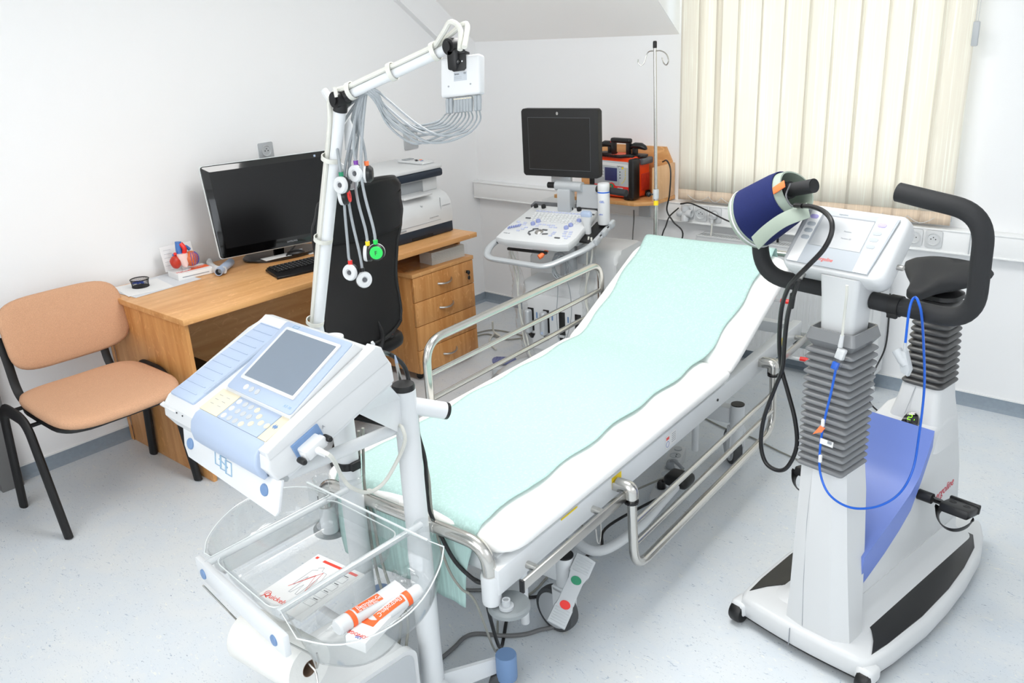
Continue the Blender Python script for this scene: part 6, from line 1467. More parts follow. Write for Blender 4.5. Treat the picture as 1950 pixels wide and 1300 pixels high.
b = MB(KM); b.loft([[Vector((-0.018+x, 0.140+y, z)) for x, y in rrect(2*k, 2*k*0.95, 0.014, 4)] for k, z in ((0.046, 0.95), (0.050, 1.06), (0.055, 1.13))]); b.obj('console_neck', 'white', bk)
MB(KM).box((-0.088, 0.13, 0.555), (0.02, 0.03, 0.05), bev=0.004).box((-0.098, 0.12, 0.56), (0.014, 0.012, 0.014), bev=0.002).obj('height_lever', 'blk', bk)
# console
CM = frame((3.12, -1.93, 1.205), yaw=R(-9.3), tilt=R(48.5))
b = MB(CM @ T_(0.0, 0, 0))
sh = rrect(0.295, 0.195, 0.030, 6)
rings = []
for k, z in ((0.80, -0.075), (0.90, -0.070), (0.97, -0.050), (1.0, -0.020), (0.99, -0.004), (0.955, 0.004), (0.90, 0.006)):
    rings.append([Vector((x*k-0.004, y*k*(1.0)-0.003*(1-k)*10, z+(0.006*(1-(x/0.15)**2)))) for x, y in sh])
b.loft(rings); con = b.obj('console', 'white', bk, ang=50)
MB(CM).prism([(-0.132, -0.084), (0.100, -0.084), (0.118, 0.080), (-0.125, 0.080)], 0.0095, 0.0125, bev=0.001).obj('face_panel', 'pgrey', con)
MB(CM).prism([(-0.130, -0.083), (-0.098, -0.083), (-0.091, 0.079), (-0.124, 0.079)], 0.0125, 0.0132).obj('key_strip', 'paper', con)
MB(CM).prism([(0.060, -0.083), (0.098, -0.083), (0.112, 0.079), (0.062, 0.079)], 0.0125, 0.0132).obj('key_strip', 'paper', con)
MB(CM).prism([(-0.091, -0.028), (0.056, -0.028), (0.058, 0.062), (-0.088, 0.062)], 0.0125, 0.0135).obj('lcd', 'lcdl', con)
MB(CM).prism([(-0.092, -0.026), (-0.088, -0.026), (-0.084, 0.064), (-0.090, 0.064)], 0.0135, 0.014).prism([(-0.090, 0.062), (0.058, 0.062), (0.058, 0.065), (-0.090, 0.065)], 0.0135, 0.014).obj('lcd_edge', 'inkg', con)
for i, (x, y) in enumerate(((-0.110, 0.055), (-0.108, 0.032), (-0.108, 0.012), (-0.108, -0.009), (0.080, 0.056), (0.077, 0.032), (0.076, 0.013), (0.076, -0.007))):
    MB(CM @ T_(x, y, 0.0132)).prism(rrect(0.024, 0.012, 0.0058, 5), 0, 0.0012, bev=0.0004).obj('key', 'inkm' if False else ('keyviolet' if i in (0, 4) else 'pgrey'), con)
text('brand_name', 'ergoline', 0.015, CM @ T_(-0.045, -0.068, 0.0127), 'inkr', con, shear=0.2, sx=0.85)
text('display_text', 'Position:', 0.006, CM @ T_(-0.01, 0.022, 0.0136), 'inkg', con)
text('display_text', 'Position: 23', 0.006, CM @ T_(-0.01, 0.002, 0.0136), 'inkg', con)
text('model_name', 'ergoselect', 0.006, CM @ T_(-0.045, 0.070, 0.0127), 'inkg', con)
pp = MB(CM @ T_(0.035, -0.098, -0.020) @ RX(PI/2)); pp.lathe([(0.0075, -0.004), (0.0075, 0.001), (0.001, 0.001)], n=18).obj('port', 'blk', con)
MB(CM @ T_(-0.088, -0.094, -0.026) @ RX(PI/2)).lathe([(0.0075, -0.004), (0.0075, 0.010), (0.005, 0.012), (0.005, 0.020), (0.001, 0.020)], n=18).obj('hose_port', 'steel', con)
MB(CM @ T_(0.146, -0.03, -0.03) @ RY(PI/2)).lathe([(0.007, -0.004), (0.007, 0.012), (0.001, 0.012)], n=16).obj('hose_port', 'steel', con)
# handlebar
hb = MB(KM)
left = fillet([(-0.045, 0.175, 1.066), (-0.305, 0.175, 1.066), (-0.318, 0.165, 1.295), (-0.205, 0.14, 1.328)], [0, 0.085, 0.075, 0], 10)
right = fillet([(0.035, 0.175, 1.060), (0.290, 0.175, 1.055), (0.292, 0.150, 1.325), (0.084, 0.15, 1.352)], [0, 0.085, 0.075, 0], 10)
hb.tube(left, 0.0235, n=20).tube(right, 0.0235, n=20)
hb.obj('handlebar', 'foam', bk, ang=50)
MB(KM).tube([(-0.225, 0.145, 1.322), (-0.127, 0.125, 1.350)], 0.0185, n=20).obj('grip', 'foam', bk)
MB(KM).tube([(-0.127, 0.125, 1.350), (-0.1265, 0.1249, 1.3501)], 0.0155, n=20).obj('grip_end', 'blk', bk)
MB(KM @ T_(0.098, 0.175, 1.0585) @ RY(PI/2)).lathe([(0.0237, -0.014), (0.0275, -0.014), (0.0275, 0.014), (0.0237, 0.014)], n=24, cap=False).box((0.02, -0.016, 0.0), (0.018, 0.012, 0.026), bev=0.002).obj('velcro_strap', 'blkm', bk)
# body between the columns
SV = KM @ frame((0, 0, 0), x=(0, 1, 0), z=(1, 0, 0))
low = [(0.12, 0.215), (0.155, 0.237), (0.25, 0.287), (0.33, 0.330), (0.39, 0.372), (0.44, 0.455), (0.485, 0.548)]
body = [(0.12, 0.09)]+[(x+0.02, z-0.012) for x, z in low[:-1]]+[(0.495, 0.53), (0.515, 0.580), (0.60, 0.598), (0.665, 0.590), (0.700, 0.520), (0.735, 0.380), (0.765, 0.220), (0.80, 0.09)]
b = MB(SV); b.prism(body, -0.098, 0.098, bev=0.016, seg=4); b.obj('body_shell', 'white', bk, ang=40)
b = MB(KM); b.loft([[Vector((x, 0.46+y, z)) for x, y in rrect(w, l, 0.05, 5)] for w, l, z in ((0.30, 0.78, 0.093), (0.245, 0.72, 0.105), (0.215, 0.69, 0.13), (0.200, 0.67, 0.18))]); b.obj('body_flare', 'white', bk, ang=60)
top = [(0.12, 0.315), (0.20, 0.342), (0.30, 0.383), (0.39, 0.425), (0.435, 0.462), (0.47, 0.525), (0.495, 0.590)]
b = MB(SV); cov = [(0.13, 0.225), (0.16, 0.232)]+[(x+0.012, z-0.012) for x, z in low[2:]]+[p for p in top[1:][::-1]]+[(0.14, 0.318)]; b.prism(cov, -0.1045, 0.1045); b.obj('centre_cover', 'peri', bk, ang=40)
b = MB(KM); rings = []
for z, hw, s0, s1 in ((0.50, 0.088, 0.515, 0.69), (0.58, 0.078, 0.53, 0.685), (0.64, 0.066, 0.548, 0.68), (0.688, 0.061, 0.56, 0.675)):
    rings.append([Vector((0.018+x, (s0+s1)/2+y, z)) for x, y in rrect(2*hw, s1-s0, 0.022, 4)])
b.loft(rings); rc = b.obj('rear_column', 'white', bk, ang=40)
MB(KM).tube([(-0.004, 0.527, 0.60), (0.0, 0.545, 0.64), (0.006, 0.558, 0.685)], 0.0009, n=4).obj('seam_line', 'inkg', rc)
bellows('rear_bellows', 0.020, 0.618, 0.685, 0.955, 13, 0.064, 0.053, 0.16, 'bell2', 0.03)
b = MB(KM); b.loft([[Vector((0.02+x, 0.62+y, z)) for x, y in rrect(2*k, 2*k, k*0.7, 5)] for k, z in ((0.036, 0.95), (0.060, 0.962), (0.058, 0.974), (0.036, 0.985), (0.024, 1.01))]); b.obj('seat_collar', 'blk', bk)
# little display
DM = KM @ frame((0.0, 0.5195, 0.572), tilt=R(62))
DM = frame((3.2429, -1.5858, 0.5916), x=KM.to_3x3() @ Vector((1, 0.0, 0)), z=KM.to_3x3() @ Vector((0, -0.80, 0.60)))
MB(DM).prism([(0.024*math.cos(t), 0.024*math.sin(t)*1.5-0.010) for t in [PI*k/20 for k in range(21)]]+[(-0.026, -0.014), (0.026, -0.014)], -0.02, 0.003, bev=0.0008).obj('display', 'gloss', bk)
dg = MB(DM)
for (a, c) in (((-0.010, 0.014), (0.0, 0.014)), ((0.0, 0.014), (0.0, 0.006)), ((0.0, 0.006), (-0.010, 0.006)), ((-0.010, 0.006), (-0.010, -0.002)), ((-0.010, -0.002), (0.0, -0.002))):
    dg.tube([(a[0], a[1], 0.0035), (c[0], c[1], 0.0035)], 0.0008, n=4)
dg.tube([(0.010, 0.004, 0.0035), (0.010, 0.000, 0.0035)], 0.0008, n=4)
dg.obj('digit', 'led', bk)
text('brand_name', 'ergoline', 0.044, KM @ T_(0.0985, 0.585, 0.31) @ frame((0, 0, 0), x=(0, 1, 0.10), z=(1, 0, 0)), 'inkm', bk, shear=0.25, sx=0.85)
# saddle
b = MB(KM); rings = []
for s, hw, zt, th in ((0.478, 0.010, 1.000, 0.020), (0.485, 0.024, 1.010, 0.032), (0.52, 0.034, 1.022, 0.042), (0.55, 0.046, 1.030, 0.048), (0.58, 0.066, 1.034, 0.050), (0.61, 0.090, 1.038, 0.052), (0.645, 0.114, 1.044, 0.054), (0.68, 0.128, 1.050, 0.054), (0.71, 0.122, 1.052, 0.050), (0.735, 0.105, 1.050, 0.042), (0.750, 0.075, 1.046, 0.032), (0.756, 0.04, 1.040, 0.02)):
    ring = []
    for k in range(28):
        a = 2*PI*k/28; c, s_ = math.cos(a), math.sin(a)
        x = math.copysign(abs(c)**0.55, c)*hw
        if s_ >= 0: z = zt-0.016*(1-abs(s_)**0.7)*(1 if hw > 0.03 else .5)-0.012*math.exp(-(x/0.02)**2)*(1 if 0.5 < s < 0.74 else 0)-0.010*(x/0.13)**2
        else: z = zt-0.016-abs(s_)**0.8*(th-0.016)*(1 if abs(x) > hw*0.5 else 0.9)
        ring.append(Vector((0.002+x, s, z)))
    rings.append(ring)
b.loft(rings); b.obj('saddle', 'foam', bk, ang=60)
# pedals and cranks
for sg in (1, -1):
    if sg == 1:
        hub = Vector((3.3220, -1.6605, 0.3910)); pc_ = Vector((3.4135, -1.6140, 0.3553))
    else:
        hub = KM @ Vector((-0.112, 0.455, 0.385)); pc_ = KM @ Vector((-0.185, 0.34, 0.40))
    xv = (KM.to_3x3() @ Vector((1, 0, 0)))
    cr = MB(); cr.tube([hub-xv*0.02*sg, hub+xv*0.028*sg], 0.0165, n=18); end = pc_-xv*0.055*sg
    cr.tube([hub+xv*0.020*sg, end], (0.009, 0.013), n=10).tube([end, pc_+xv*0.03*sg], 0.006, n=10)
    co2 = cr.obj('crank_arm', 'blk', bk)
    pm_ = frame(pc_, yaw=R(-9), tilt=R(-12))
    b = MB(pm_); b.box((0, 0, 0), (0.085, 0.088, 0.028), bev=0.006); b.box((0, 0.040, 0.004), (0.09, 0.012, 0.030), bev=0.004)
    po_ = b.obj('pedal', 'blk', bk)
    for x in (-0.02, 0.02): MB(pm_ @ T_(x, 0.0, 0.014) ).lathe([(0.011, 0), (0.010, 0.0015), (0.007, 0.0015), (0.006, 0.0005), (0.001, 0.0005)], n=16).obj('tread_stud', 'blkm', po_)
    st = []
    for k in range(25):
        a = PI*k/24
        st.append(pm_ @ Vector((0.050*math.cos(a)*1.0, -0.015-0.035*math.sin(a), -0.010-0.045*math.sin(a))))
    MB().tube(st, (0.0022, 0.015), n=8, flat=(pm_.to_3x3() @ Vector((0, 0.55, 0.83)))).obj('pedal_strap', 'blk', po_)

# ------------------------------------------------------------ blood pressure cuff on the left grip
g0, g1 = Vector((2.8400, -1.8946, 1.2294)), Vector((2.9647, -1.9245, 1.3168))
cm = along(g0, g1)
cf = thing('blood_pressure_cuff', 'navy blue and sage green blood pressure cuff wrapped round the left bike grip', 'blood pressure cuff', (g0+g1)/2)
CL = (g1-g0).length
# rotate local frame so y points roughly to camera-up
def cuffring(r, z, wob=0.0, n=40): return [Vector((r*(1+wob*math.sin(2*a+0.5))*math.cos(a), r*(1+wob*math.cos(3*a))*math.sin(a), z)) for a in [2*PI*k/n for k in range(n)]]
MB(cm).loft([cuffring(r, z, 0.03) for r, z in ((0.0845, -0.004), (0.086, 0.006), (0.083, 0.03), (0.072, CL*0.85), (0.060, CL*1.12), (0.056, CL*1.12), (0.066, CL*0.85), (0.079, 0.03), (0.081, -0.002))], cap=False, closed=True).obj('cuff_body', 'sage', cf, ang=60)
MB(cm).loft([cuffring(r, z, 0.03) for r, z in ((0.0845, 0.018), (0.0868, 0.021), (0.0855, 0.035), (0.0765, CL*0.8), (0.0710, CL*0.98), (0.0685, CL*0.985))], cap=False).obj('navy_wrap', 'navy', cf, ang=60)
MB(cm).loft([cuffring(r, z, 0.03) for r, z in ((0.0868, 0.006), (0.0885, 0.009), (0.0868, 0.012))], cap=False).obj('stitched_edge', 'white', cf)
fl0, fl1, fl2, fl3, fl4 = Vector((2.9077, -2.0117, 1.1947)), Vector((2.9442, -2.0174, 1.2333)), Vector((2.9859, -2.0240, 1.2672)), Vector((3.0274, -2.0255, 1.2896)), Vector((3.0517, -2.0193, 1.3003))
fp_ = cat([fl0, fl1, fl2, fl3, fl4], 6)
MB().tube(fp_, (0.003, 0.022), n=10, flat=(0.25, -0.75, 0.6)).obj('loose_flap', 'sage', cf)
ot = Vector((2.9521, -1.9883, 1.3434)); MB(frame(ot, x=(g1-g0), z=(0.1, -0.80, 0.6))).box((0.004, 0, 0), (0.042, 0.020, 0.004), bev=0.0015).obj('orange_tab', 'orange', cf)
MB().tube(cat([Vector((2.9765, -1.9669, 1.3528)), Vector((2.9850, -2.0087, 1.3304)), Vector((3.0034, -2.0217, 1.3098)), Vector((3.0201, -2.0244, 1.3077))], 6), 0.0022, n=8).obj('bladder_hose', 'dgrey', cf)
MB().tube([Vector((3.0169, -2.0239, 1.3101)), Vector((3.0421, -2.0380, 1.3136))], 0.0065, n=10).obj('hose_joint', 'blk', cf)
MB().tube(cat([(3.0289, -2.0258, 1.3102), (3.0711, -2.0527, 1.3177), (3.1168, -2.0903, 1.3173), (3.1512, -2.1261, 1.3047), (3.1599, -2.1427, 1.2772), (3.1451, -2.1454, 1.2375), (3.1099, -2.1399, 1.1921), (3.0681, -2.1130, 1.1456), (3.0344, -2.0773, 1.1033), (2.9968, -2.0207, 1.0233), (2.9826, -1.9881, 0.9195), (2.9897, -1.9791, 0.8393), (3.0097, -1.9721, 0.7692), (3.0387, -1.9767, 0.6886), (3.0495, -1.9784, 0.6091), (3.0260, -1.9747, 0.5355), (2.9930, -1.9695, 0.5105), (2.9533, -1.9632, 0.5214), (2.9339, -1.9601, 0.5755), (2.9393, -1.9610, 0.6636), (2.9678, -1.9655, 0.7646), (2.9975, -1.9904, 0.8449), (3.0078, -2.0123, 0.9322), (3.0212, -2.0347, 1.0168), (3.0464, -2.0690, 1.0817), (3.0646, -2.0871, 1.1344)], 8), 0.0062, n=10).obj('air_hose', 'bcab', cf)
MB().tube([Vector((3.0459, -2.0690, 1.0887)), Vector((3.0379, -2.0576, 1.0483))], 0.008, n=12).obj('hose_clip', 'blk', cf)

# ------------------------------------------------------------ pulse sensor cable
pu = thing('pulse_sensor', 'blue pulse sensor cable with white finger clip looped over the right handlebar', 'pulse sensor', (3.2, -1.95, 1.05))
MB().tube(cat([(3.1955, -2.1079, 1.1463), (3.1950, -2.1027, 1.1154), (3.1827, -2.0704, 1.0564), (3.1766, -2.0542, 0.9940)], 8), 0.0036, n=8).obj('white_lead', 'wcab', pu)
MB().tube([Vector((3.1763, -2.0542, 0.9968)), Vector((3.1723, -2.0505, 0.9633))], [0.005, 0.0065], n=10).obj('strain_relief', 'white', pu)
q = frame((3.1721, -2.0535, 0.9309), x=(0.98, -0.16, -0.15), z=(0.15, -0.95, 0.2))
MB(q).box((0.001, 0.014, 0), (0.024, 0.030, 0.016), bev=0.004).obj('plug_body', 'white', pu)
MB(q).box((0, -0.006, 0), (0.026, 0.058, 0.018), bev=0.004).obj('clear_cover', 'clear', pu)
MB(q).box((-0.002, -0.020, 0), (0.017, 0.020, 0.012), bev=0.002).obj('blue_plug', 'bluec', pu)
MB().tube(cat([(3.1668, -2.0517, 0.9041), (3.1581, -2.0462, 0.8330), (3.1460, -2.0443, 0.7448), (3.1423, -2.0488, 0.6668), (3.1507, -2.0552, 0.5918), (3.1869, -2.0711, 0.5430), (3.2382, -2.0488, 0.5110), (3.2900, -1.9963, 0.5069), (3.3300, -1.9520, 0.5386), (3.3445, -1.9036, 0.5938), (3.3442, -1.8834, 0.6885), (3.3421, -1.8830, 0.8266), (3.3354, -1.9123, 0.9532), (3.3398, -1.9839, 1.0600), (3.3312, -1.9927, 1.0949), (3.3167, -1.9701, 1.0985), (3.3147, -1.9901, 1.0927), (3.3139, -2.0001, 1.0599), (3.3144, -2.0001, 0.9852)], 8), 0.0033, n=8).obj('blue_cable', 'bluec', pu)
MB(frame((3.1387, -2.0533, 0.7182), x=(0.8, 0, -0.3), z=(0.1, -1, 0.1))).prism([(-0.004, 0.012), (0.010, 0.012), (0.008, -0.004), (0.002, -0.006), (-0.010, -0.022)], -0.002, 0.003, bev=0.0006).obj('orange_clip', 'orange', pu)
MB(frame((3.1612, -2.0569, 0.6869), x=(0.99, -0.15, -0.02), z=(0.1, -1, 0.1))).box((0, 0, 0), (0.038, 0.016, 0.0006)).obj('paper_tag', 'paper', pu)
MB(frame((3.1706, -2.0599, 0.6910), x=(0.99, -0.15, -0.02), z=(0.1, -1, 0.1))).box((0.0, 0, 0.001), (0.012, 0.008, 0.0003)).obj('tag_print', 'inkg', pu)
for (p, w_) in (((3.1441, -2.0491, 0.7383), 0), ((3.1472, -2.0546, 0.6340), 1)):
    MB(frame(p, x=(0.99, -0.15, 0), z=(0, -1, 0))).box((0, 0, 0), (0.0085, 0.022, 0.008), bev=0.002).obj('label_sleeve', 'paper', pu)
sc = Vector((3.3161, -2.0004, 0.9462))
sm = frame(sc, x=(0.95, -0.15, 0.3), z=(0.2, -0.95, 0.2))
MB().tube([Vector((3.3141, -2.0001, 0.9880)), sc+Vector((0, 0, 0.012))], [0.0035, 0.006], n=10).obj('clip_relief', 'grey1', pu)
b = MB(sm); b.prism([(-0.004, 0.02), (0.010, 0.018), (0.014, -0.03), (0.004, -0.046), (-0.010, -0.034), (-0.012, -0.01)], -0.012, 0.010, bev=0.005); b.obj('finger_clip', 'grey1', pu)
MB(along(sm @ Vector((-0.016, 0.022, 0.0)), sm @ Vector((0.002, -0.016, 0.004)))).lathe([(0.008, 0), (0.0125, 0), (0.0125, 0.03), (0.009, 0.045), (0.001, 0.045)], n=20, cap=False).obj('finger_sleeve', 'grey1', pu)
# thin cables behind the bike
tag(MB().tube(cat([(2.9682, -1.0000, 0.7908), (2.9429, -0.9000, 0.6765), (2.9125, -0.8000, 0.5103), (2.8546, -0.7000, 0.3732), (2.6827, -0.2318, 0.0800), (2.7053, -0.2495, 0.0100), (2.7943, -0.3385, 0.0050), (2.8908, -0.4108, 0.0200), (2.9645, -0.4925, 0.0500)], 8), 0.0035, n=8).obj('black_cable', 'bcab'), 'thin black cable hanging down behind the bike and across the floor to its rear column', 'cable')

# ------------------------------------------------------------ ultrasound machine
UM = frame((1.36, -0.80, 0), yaw=R(8))
us = thing('ultrasound_machine', 'white wheeled ultrasound machine with black monitor and sloping key console behind the bed', 'ultrasound machine', (1.36, -0.75, 0))
# base with feet
b = MB(UM); b.box((0.0, 0.08, 0.10), (0.42, 0.56, 0.10), bev=0.03, seg=3); b.obj('base', 'grey1', us)
for sx in (-1, 1):
    for y, a in ((-0.22, -0.10), (0.38, 0.10)):
        b = MB(UM); b.tube(cat([(sx*0.16, y+0.10 if y < 0 else y-0.1, 0.13), (sx*0.22, y, 0.115), (sx*0.26, y+a, 0.085)], 5), [(0.03, 0.045)]*10+[(0.022, 0.04)], n=12); b.obj('foot_arm', 'silver', us)
        MB(UM @ T_(sx*0.26, y+a, 0.052) @ RZ(0.4) @ RX(PI/2)).lathe([(0.03, -0.026), (0.050, -0.022), (0.052, 0), (0.050, 0.022), (0.03, 0.026), (0.001, 0.026)], n=26).obj('castor', 'grey2', us)
# lower body
b = MB(UM); b.box((0.0, 0.08, 0.36), (0.40, 0.50, 0.44), bev=0.035, seg=4); b.obj('lower_body', 'white', us)
b = MB(UM); b.prism(rrect(0.33, 0.44, 0.06, 6, 0.14, 0.50), -0.245, 0.245, frame((0.02, 0, 0), x=(0, 1, 0), z=(1, 0, 0)), bev=0.02, seg=3); rb = b.obj('rear_body', 'white', us)
MB(UM @ frame((0.266, 0.20, 0.52), x=(0, 1, 0), z=(1, 0, 0))).prism(rrect(0.075, 0.19, 0.03, 5), 0, 0.004, bev=0.001).obj('side_vent', 'dgrey', rb)
MB(UM @ frame((0.271, 0.20, 0.52), x=(0, 1, 0), z=(1, 0, 0))).prism(rrect(0.055, 0.10, 0.02, 5), 0, 0.003).obj('vent_grille', 'blk', rb)
b = MB(UM); b.prism([(-0.19, 0.22), (0.19, 0.22), (0.19, 0.48), (0.17, 0.515), (-0.17, 0.515), (-0.19, 0.48)], 0.0, 0.030, frame((0, -0.155, 0), x=(1, 0, 0), z=(0, -1, 0)), bev=0.01); pf = b.obj('connector_front', 'white', us)
FPu = UM @ frame((0, -0.186, 0.36), x=(1, 0, 0), z=(0, -1, 0))
for i, x in enumerate((-0.135, -0.045, 0.045, 0.135)):
    MB(FPu).box((x, 0.02, 0.0), (0.034, 0.12, 0.004), bev=0.001).obj('probe_port', 'blk', pf)
    MB(FPu).box((x+0.035, 0.045, 0.0005), (0.007, 0.03, 0.003)).obj('port_mark', 'blue2', pf)
    if i in (0, 1): MB(FPu).box((x-0.003, 0.015, 0.022), (0.034, 0.125, 0.04), bev=0.012, seg=3).obj('probe_connector', 'silver', pf)
    MB(FPu).prism([(x-0.022, -0.055), (x+0.022, -0.055), (x+0.008, -0.080), (x-0.004, -0.080)], 0, 0.004).obj('latch_recess', 'blk', pf)
if True:
    MB(FPu).box((-0.048, -0.03, 0.0425), (0.014, 0.014, 0.001)).obj('maker_badge', 'blue', pf)
b = MB(UM); b.box((0.0, 0.02, 0.66), (0.10, 0.12, 0.20), bev=0.02, seg=3).box((0.0, 0.0, 0.775), (0.22, 0.24, 0.03), bev=0.012); b.obj('lift_column', 'silver', us)
b = MB(UM); b.box((0.10, -0.04, 0.71), (0.05, 0.06, 0.10), bev=0.006); b.obj('cable_hook_bracket', 'silver', us)
# console
KF = frame((1.354, -0.963, 0.872), yaw=R(7.8), tilt=R(16.3))
kpoly = [(-0.205, -0.165), (-0.150, -0.178), (0.150, -0.178), (0.195, -0.165), (0.205, -0.10), (0.185, 0.165), (0.170, 0.175), (-0.170, 0.175), (-0.180, 0.165), (-0.205, -0.06)]
b = MB(KF); rings = [[Vector((x*k, y*k, z)) for x, y in kpoly] for k, z in ((0.88, -0.050), (0.97, -0.040), (1.0, -0.022), (1.0, -0.010), (0.985, -0.002), (0.965, 0.0))]
b.loft(rings); kc = b.obj('console', 'white', us, ang=40)
def kn(x, y, r, h, c_): MB(KF @ T_(x, y, 0)).lathe([(r, 0), (r, h*0.7), (r*0.85, h), (r*0.5, h), (r*0.4, h*0.9), (0.001, h*0.9)], n=14).obj('knob', c_, kc)
for x in (-0.155, -0.110, 0.045, 0.092): kn(x, 0.150, 0.0115, 0.016, 'blkm')
for x, y in ((-0.075, -0.02), (-0.062, 0.010), (0.115, -0.03), (0.125, -0.002), (0.145, 0.045)): kn(x, y, 0.0115, 0.013, 'violetgrey2')
kk = MB(KF)
for r_ in range(5):
    for c_ in range(14): kk.box((-0.120+c_*0.0195+r_*0.003, 0.090-r_*0.017, 0.002), (0.015, 0.012, 0.006), bev=0.002, seg=1)
kk.obj('keys', 'white', kc)
kk = MB(KF)
for c_ in range(15): kk.box((-0.125+c_*0.0185, 0.112, 0.002), (0.014, 0.008, 0.005), bev=0.001, seg=1)
kk.obj('function_keys', 'lavender', kc)
random.seed(3)
kk = MB(KF)
for x, y in [(-0.165, -0.01), (-0.145, -0.03), (-0.125, -0.012), (-0.12, -0.03), (-0.04, -0.015), (-0.015, -0.015), (0.01, -0.015), (0.035, -0.015), (-0.045, -0.032), (0.03, -0.032), (0.055, -0.032), (-0.095, -0.055), (-0.105, -0.072), (-0.12, -0.09), (0.075, -0.075), (0.075, -0.09), (0.07, -0.108), (0.128, -0.06), (0.155, -0.06), (0.13, -0.078), (0.16, -0.078), (0.14, -0.1), (0.165, -0.1), (0.16, -0.118)]:
    kk.box((x, y, 0.002), (0.018, 0.008, 0.005), bev=0.001, seg=1)
kk.obj('oval_keys', 'lavender', kc)
kk = MB(KF)
for i in range(6): kk.box((-0.182+i*0.009, -0.075+i*0.006, 0.004), (0.006, 0.020, 0.009), bev=0.002, seg=1)
kk.obj('gain_sliders', 'violetgrey2', kc)
MB(KF).sph((-0.005, -0.085, 0.0), (0.021, 0.021, 0.012)).obj('trackball', 'steel', kc)
for x, y, a in ((-0.050, -0.082, 0.9), (-0.038, -0.060, 0.3), (0.015, -0.062, -0.05), (0.035, -0.098, 0.25), (-0.045, -0.11, -0.7), (0.115, -0.122, 0), (-0.135, 0.035, 0), (0.175, 0.12, 0)):
    MB(KF @ T_(x, y, 0.0) @ RZ(a)).box((0, 0, 0.002), (0.030, 0.009, 0.005), bev=0.003).obj('soft_key', 'dgrey', kc)
text('model_name', 'VIVID S5', 0.010, KF @ T_(-0.185, -0.125, 0.001), 'inkg', kc)
# handle loop and under tray
hl = fillet([KF @ Vector((-0.19, -0.05, -0.045)), KF @ Vector((-0.245, -0.17, -0.045)), KF @ Vector((-0.215, -0.265, -0.060)), KF @ Vector((0.13, -0.285, -0.060)), KF @ Vector((0.265, -0.10, -0.050)), KF @ Vector((0.265, 0.10, -0.050))], [0, 0.05, 0.06, 0.05, 0.05, 0], 8)
MB().tube(hl, (0.013, 0.018), n=14, flat=(0, 0, 1)).obj('handle', 'silver', us)
MB(KF).box((0.235, 0.03, -0.044), (0.085, 0.19, 0.012), bev=0.003).obj('probe_shelf', 'blk', us)
for y in (-0.05, 0.03, 0.11): MB(KF).box((0.282, y, -0.038), (0.022, 0.045, 0.035), bev=0.008).obj('probe_holder', 'silver', us)
MB(KF).box((-0.035, -0.170, -0.056), (0.22, 0.012, 0.012), bev=0.002).box((-0.20, -0.05, -0.035), (0.02, 0.22, 0.008)).obj('lower_tray', 'blk', us)
MB(KF).box((0.0, 0.19, -0.015), (0.40, 0.045, 0.03), bev=0.004).obj('rear_ledge', 'dgrey', us)
b = MB(KF); b.prism([(-0.13, 0.175), (-0.06, 0.26), (0.16, 0.26), (0.19, 0.18), (0.185, 0.178), (0.155, 0.254), (-0.058, 0.254), (-0.125, 0.173)], -0.02, 0.03); b.obj('clear_guard', 'clear', us)
u0 = KF @ Vector((0.065, -0.15, -0.055)); 
MB().tube([u0, u0+Vector((-0.012, -0.03, -0.02))], 0.009, n=12).tube([u0+Vector((-0.010, -0.026, -0.018)), u0+Vector((-0.018, -0.042, -0.026))], 0.012, n=12).obj('orange_stick', 'orange', us)
# arm and monitor
a0 = KF @ Vector((0.02, 0.15, -0.01))
b = MB(frame(a0, yaw=R(8))); b.prism([(-0.035, -0.03), (0.035, -0.03), (0.035, 0.02), (-0.035, 0.02)], 0, 0.115, bev=0.01); b.obj('monitor_post', 'silver', us)
hp = a0+Vector((0, 0, 0.125)); xv = Vector((math.cos(R(8)), math.sin(R(8)), 0))
MB().tube([hp-xv*0.055, hp+xv*0.09], 0.024, n=22).obj('hinge_barrel', 'silver', us)
MB().tube([hp-xv*0.10, hp-xv*0.06], 0.015, n=16).obj('hinge_knob', 'blk', us)
MB().tube([hp+xv*0.17+Vector((0, 0, -0.004)), hp+xv*0.335+Vector((0, -0.02, -0.012))], 0.0165, n=16).obj('monitor_grip', 'foam', us)
b = MB(frame(hp+xv*0.12, yaw=R(8))); b.loft([[Vector((x, y, z)) for x, y in ((-k, 0.0), (k, 0.0), (k, 0.022), (-k, 0.022))] for k, z in ((0.065, -0.10), (0.060, -0.02), (0.055, 0.01))]); b.box((0, 0.02, 0.0), (0.12, 0.012, 0.02)); b.obj('swing_bracket', 'silver', us)
MF2 = frame((1.316, -0.80, 1.232), yaw=R(9.2)) @ RX(PI/2)
b = MB(MF2); b.box((-0.01, -0.165, -0.02), (0.11, 0.09, 0.03), bev=0.01); b.obj('monitor_mount', 'silver', us)
b = MB(MF2); b.prism(rrect(0.415, 0.322, 0.012), -0.03, 0.012, bev=0.005); mn = b.obj('monitor', 'blkm', us)
MB(MF2).prism([(-0.172, -0.128), (0.165, -0.128), (0.165, 0.120), (-0.172, 0.120)], 0.0122, 0.0128).obj('screen', 'scr2', mn)
b = MB(MF2); b.tube([(-0.172, -0.128, 0.0125), (0.165, -0.128, 0.0125), (0.165, 0.120, 0.0125), (-0.172, 0.120, 0.0125)], 0.0015, n=4, closed=True); b.obj('screen_edge', 'dgrey', mn)
MB(MF2).prism([(0.006*math.cos(t)-0.008, 0.008*math.sin(t)+0.140) for t in [2*PI*k/16 for k in range(16)]], 0.012, 0.0135).obj('maker_badge', 'chrome', mn)
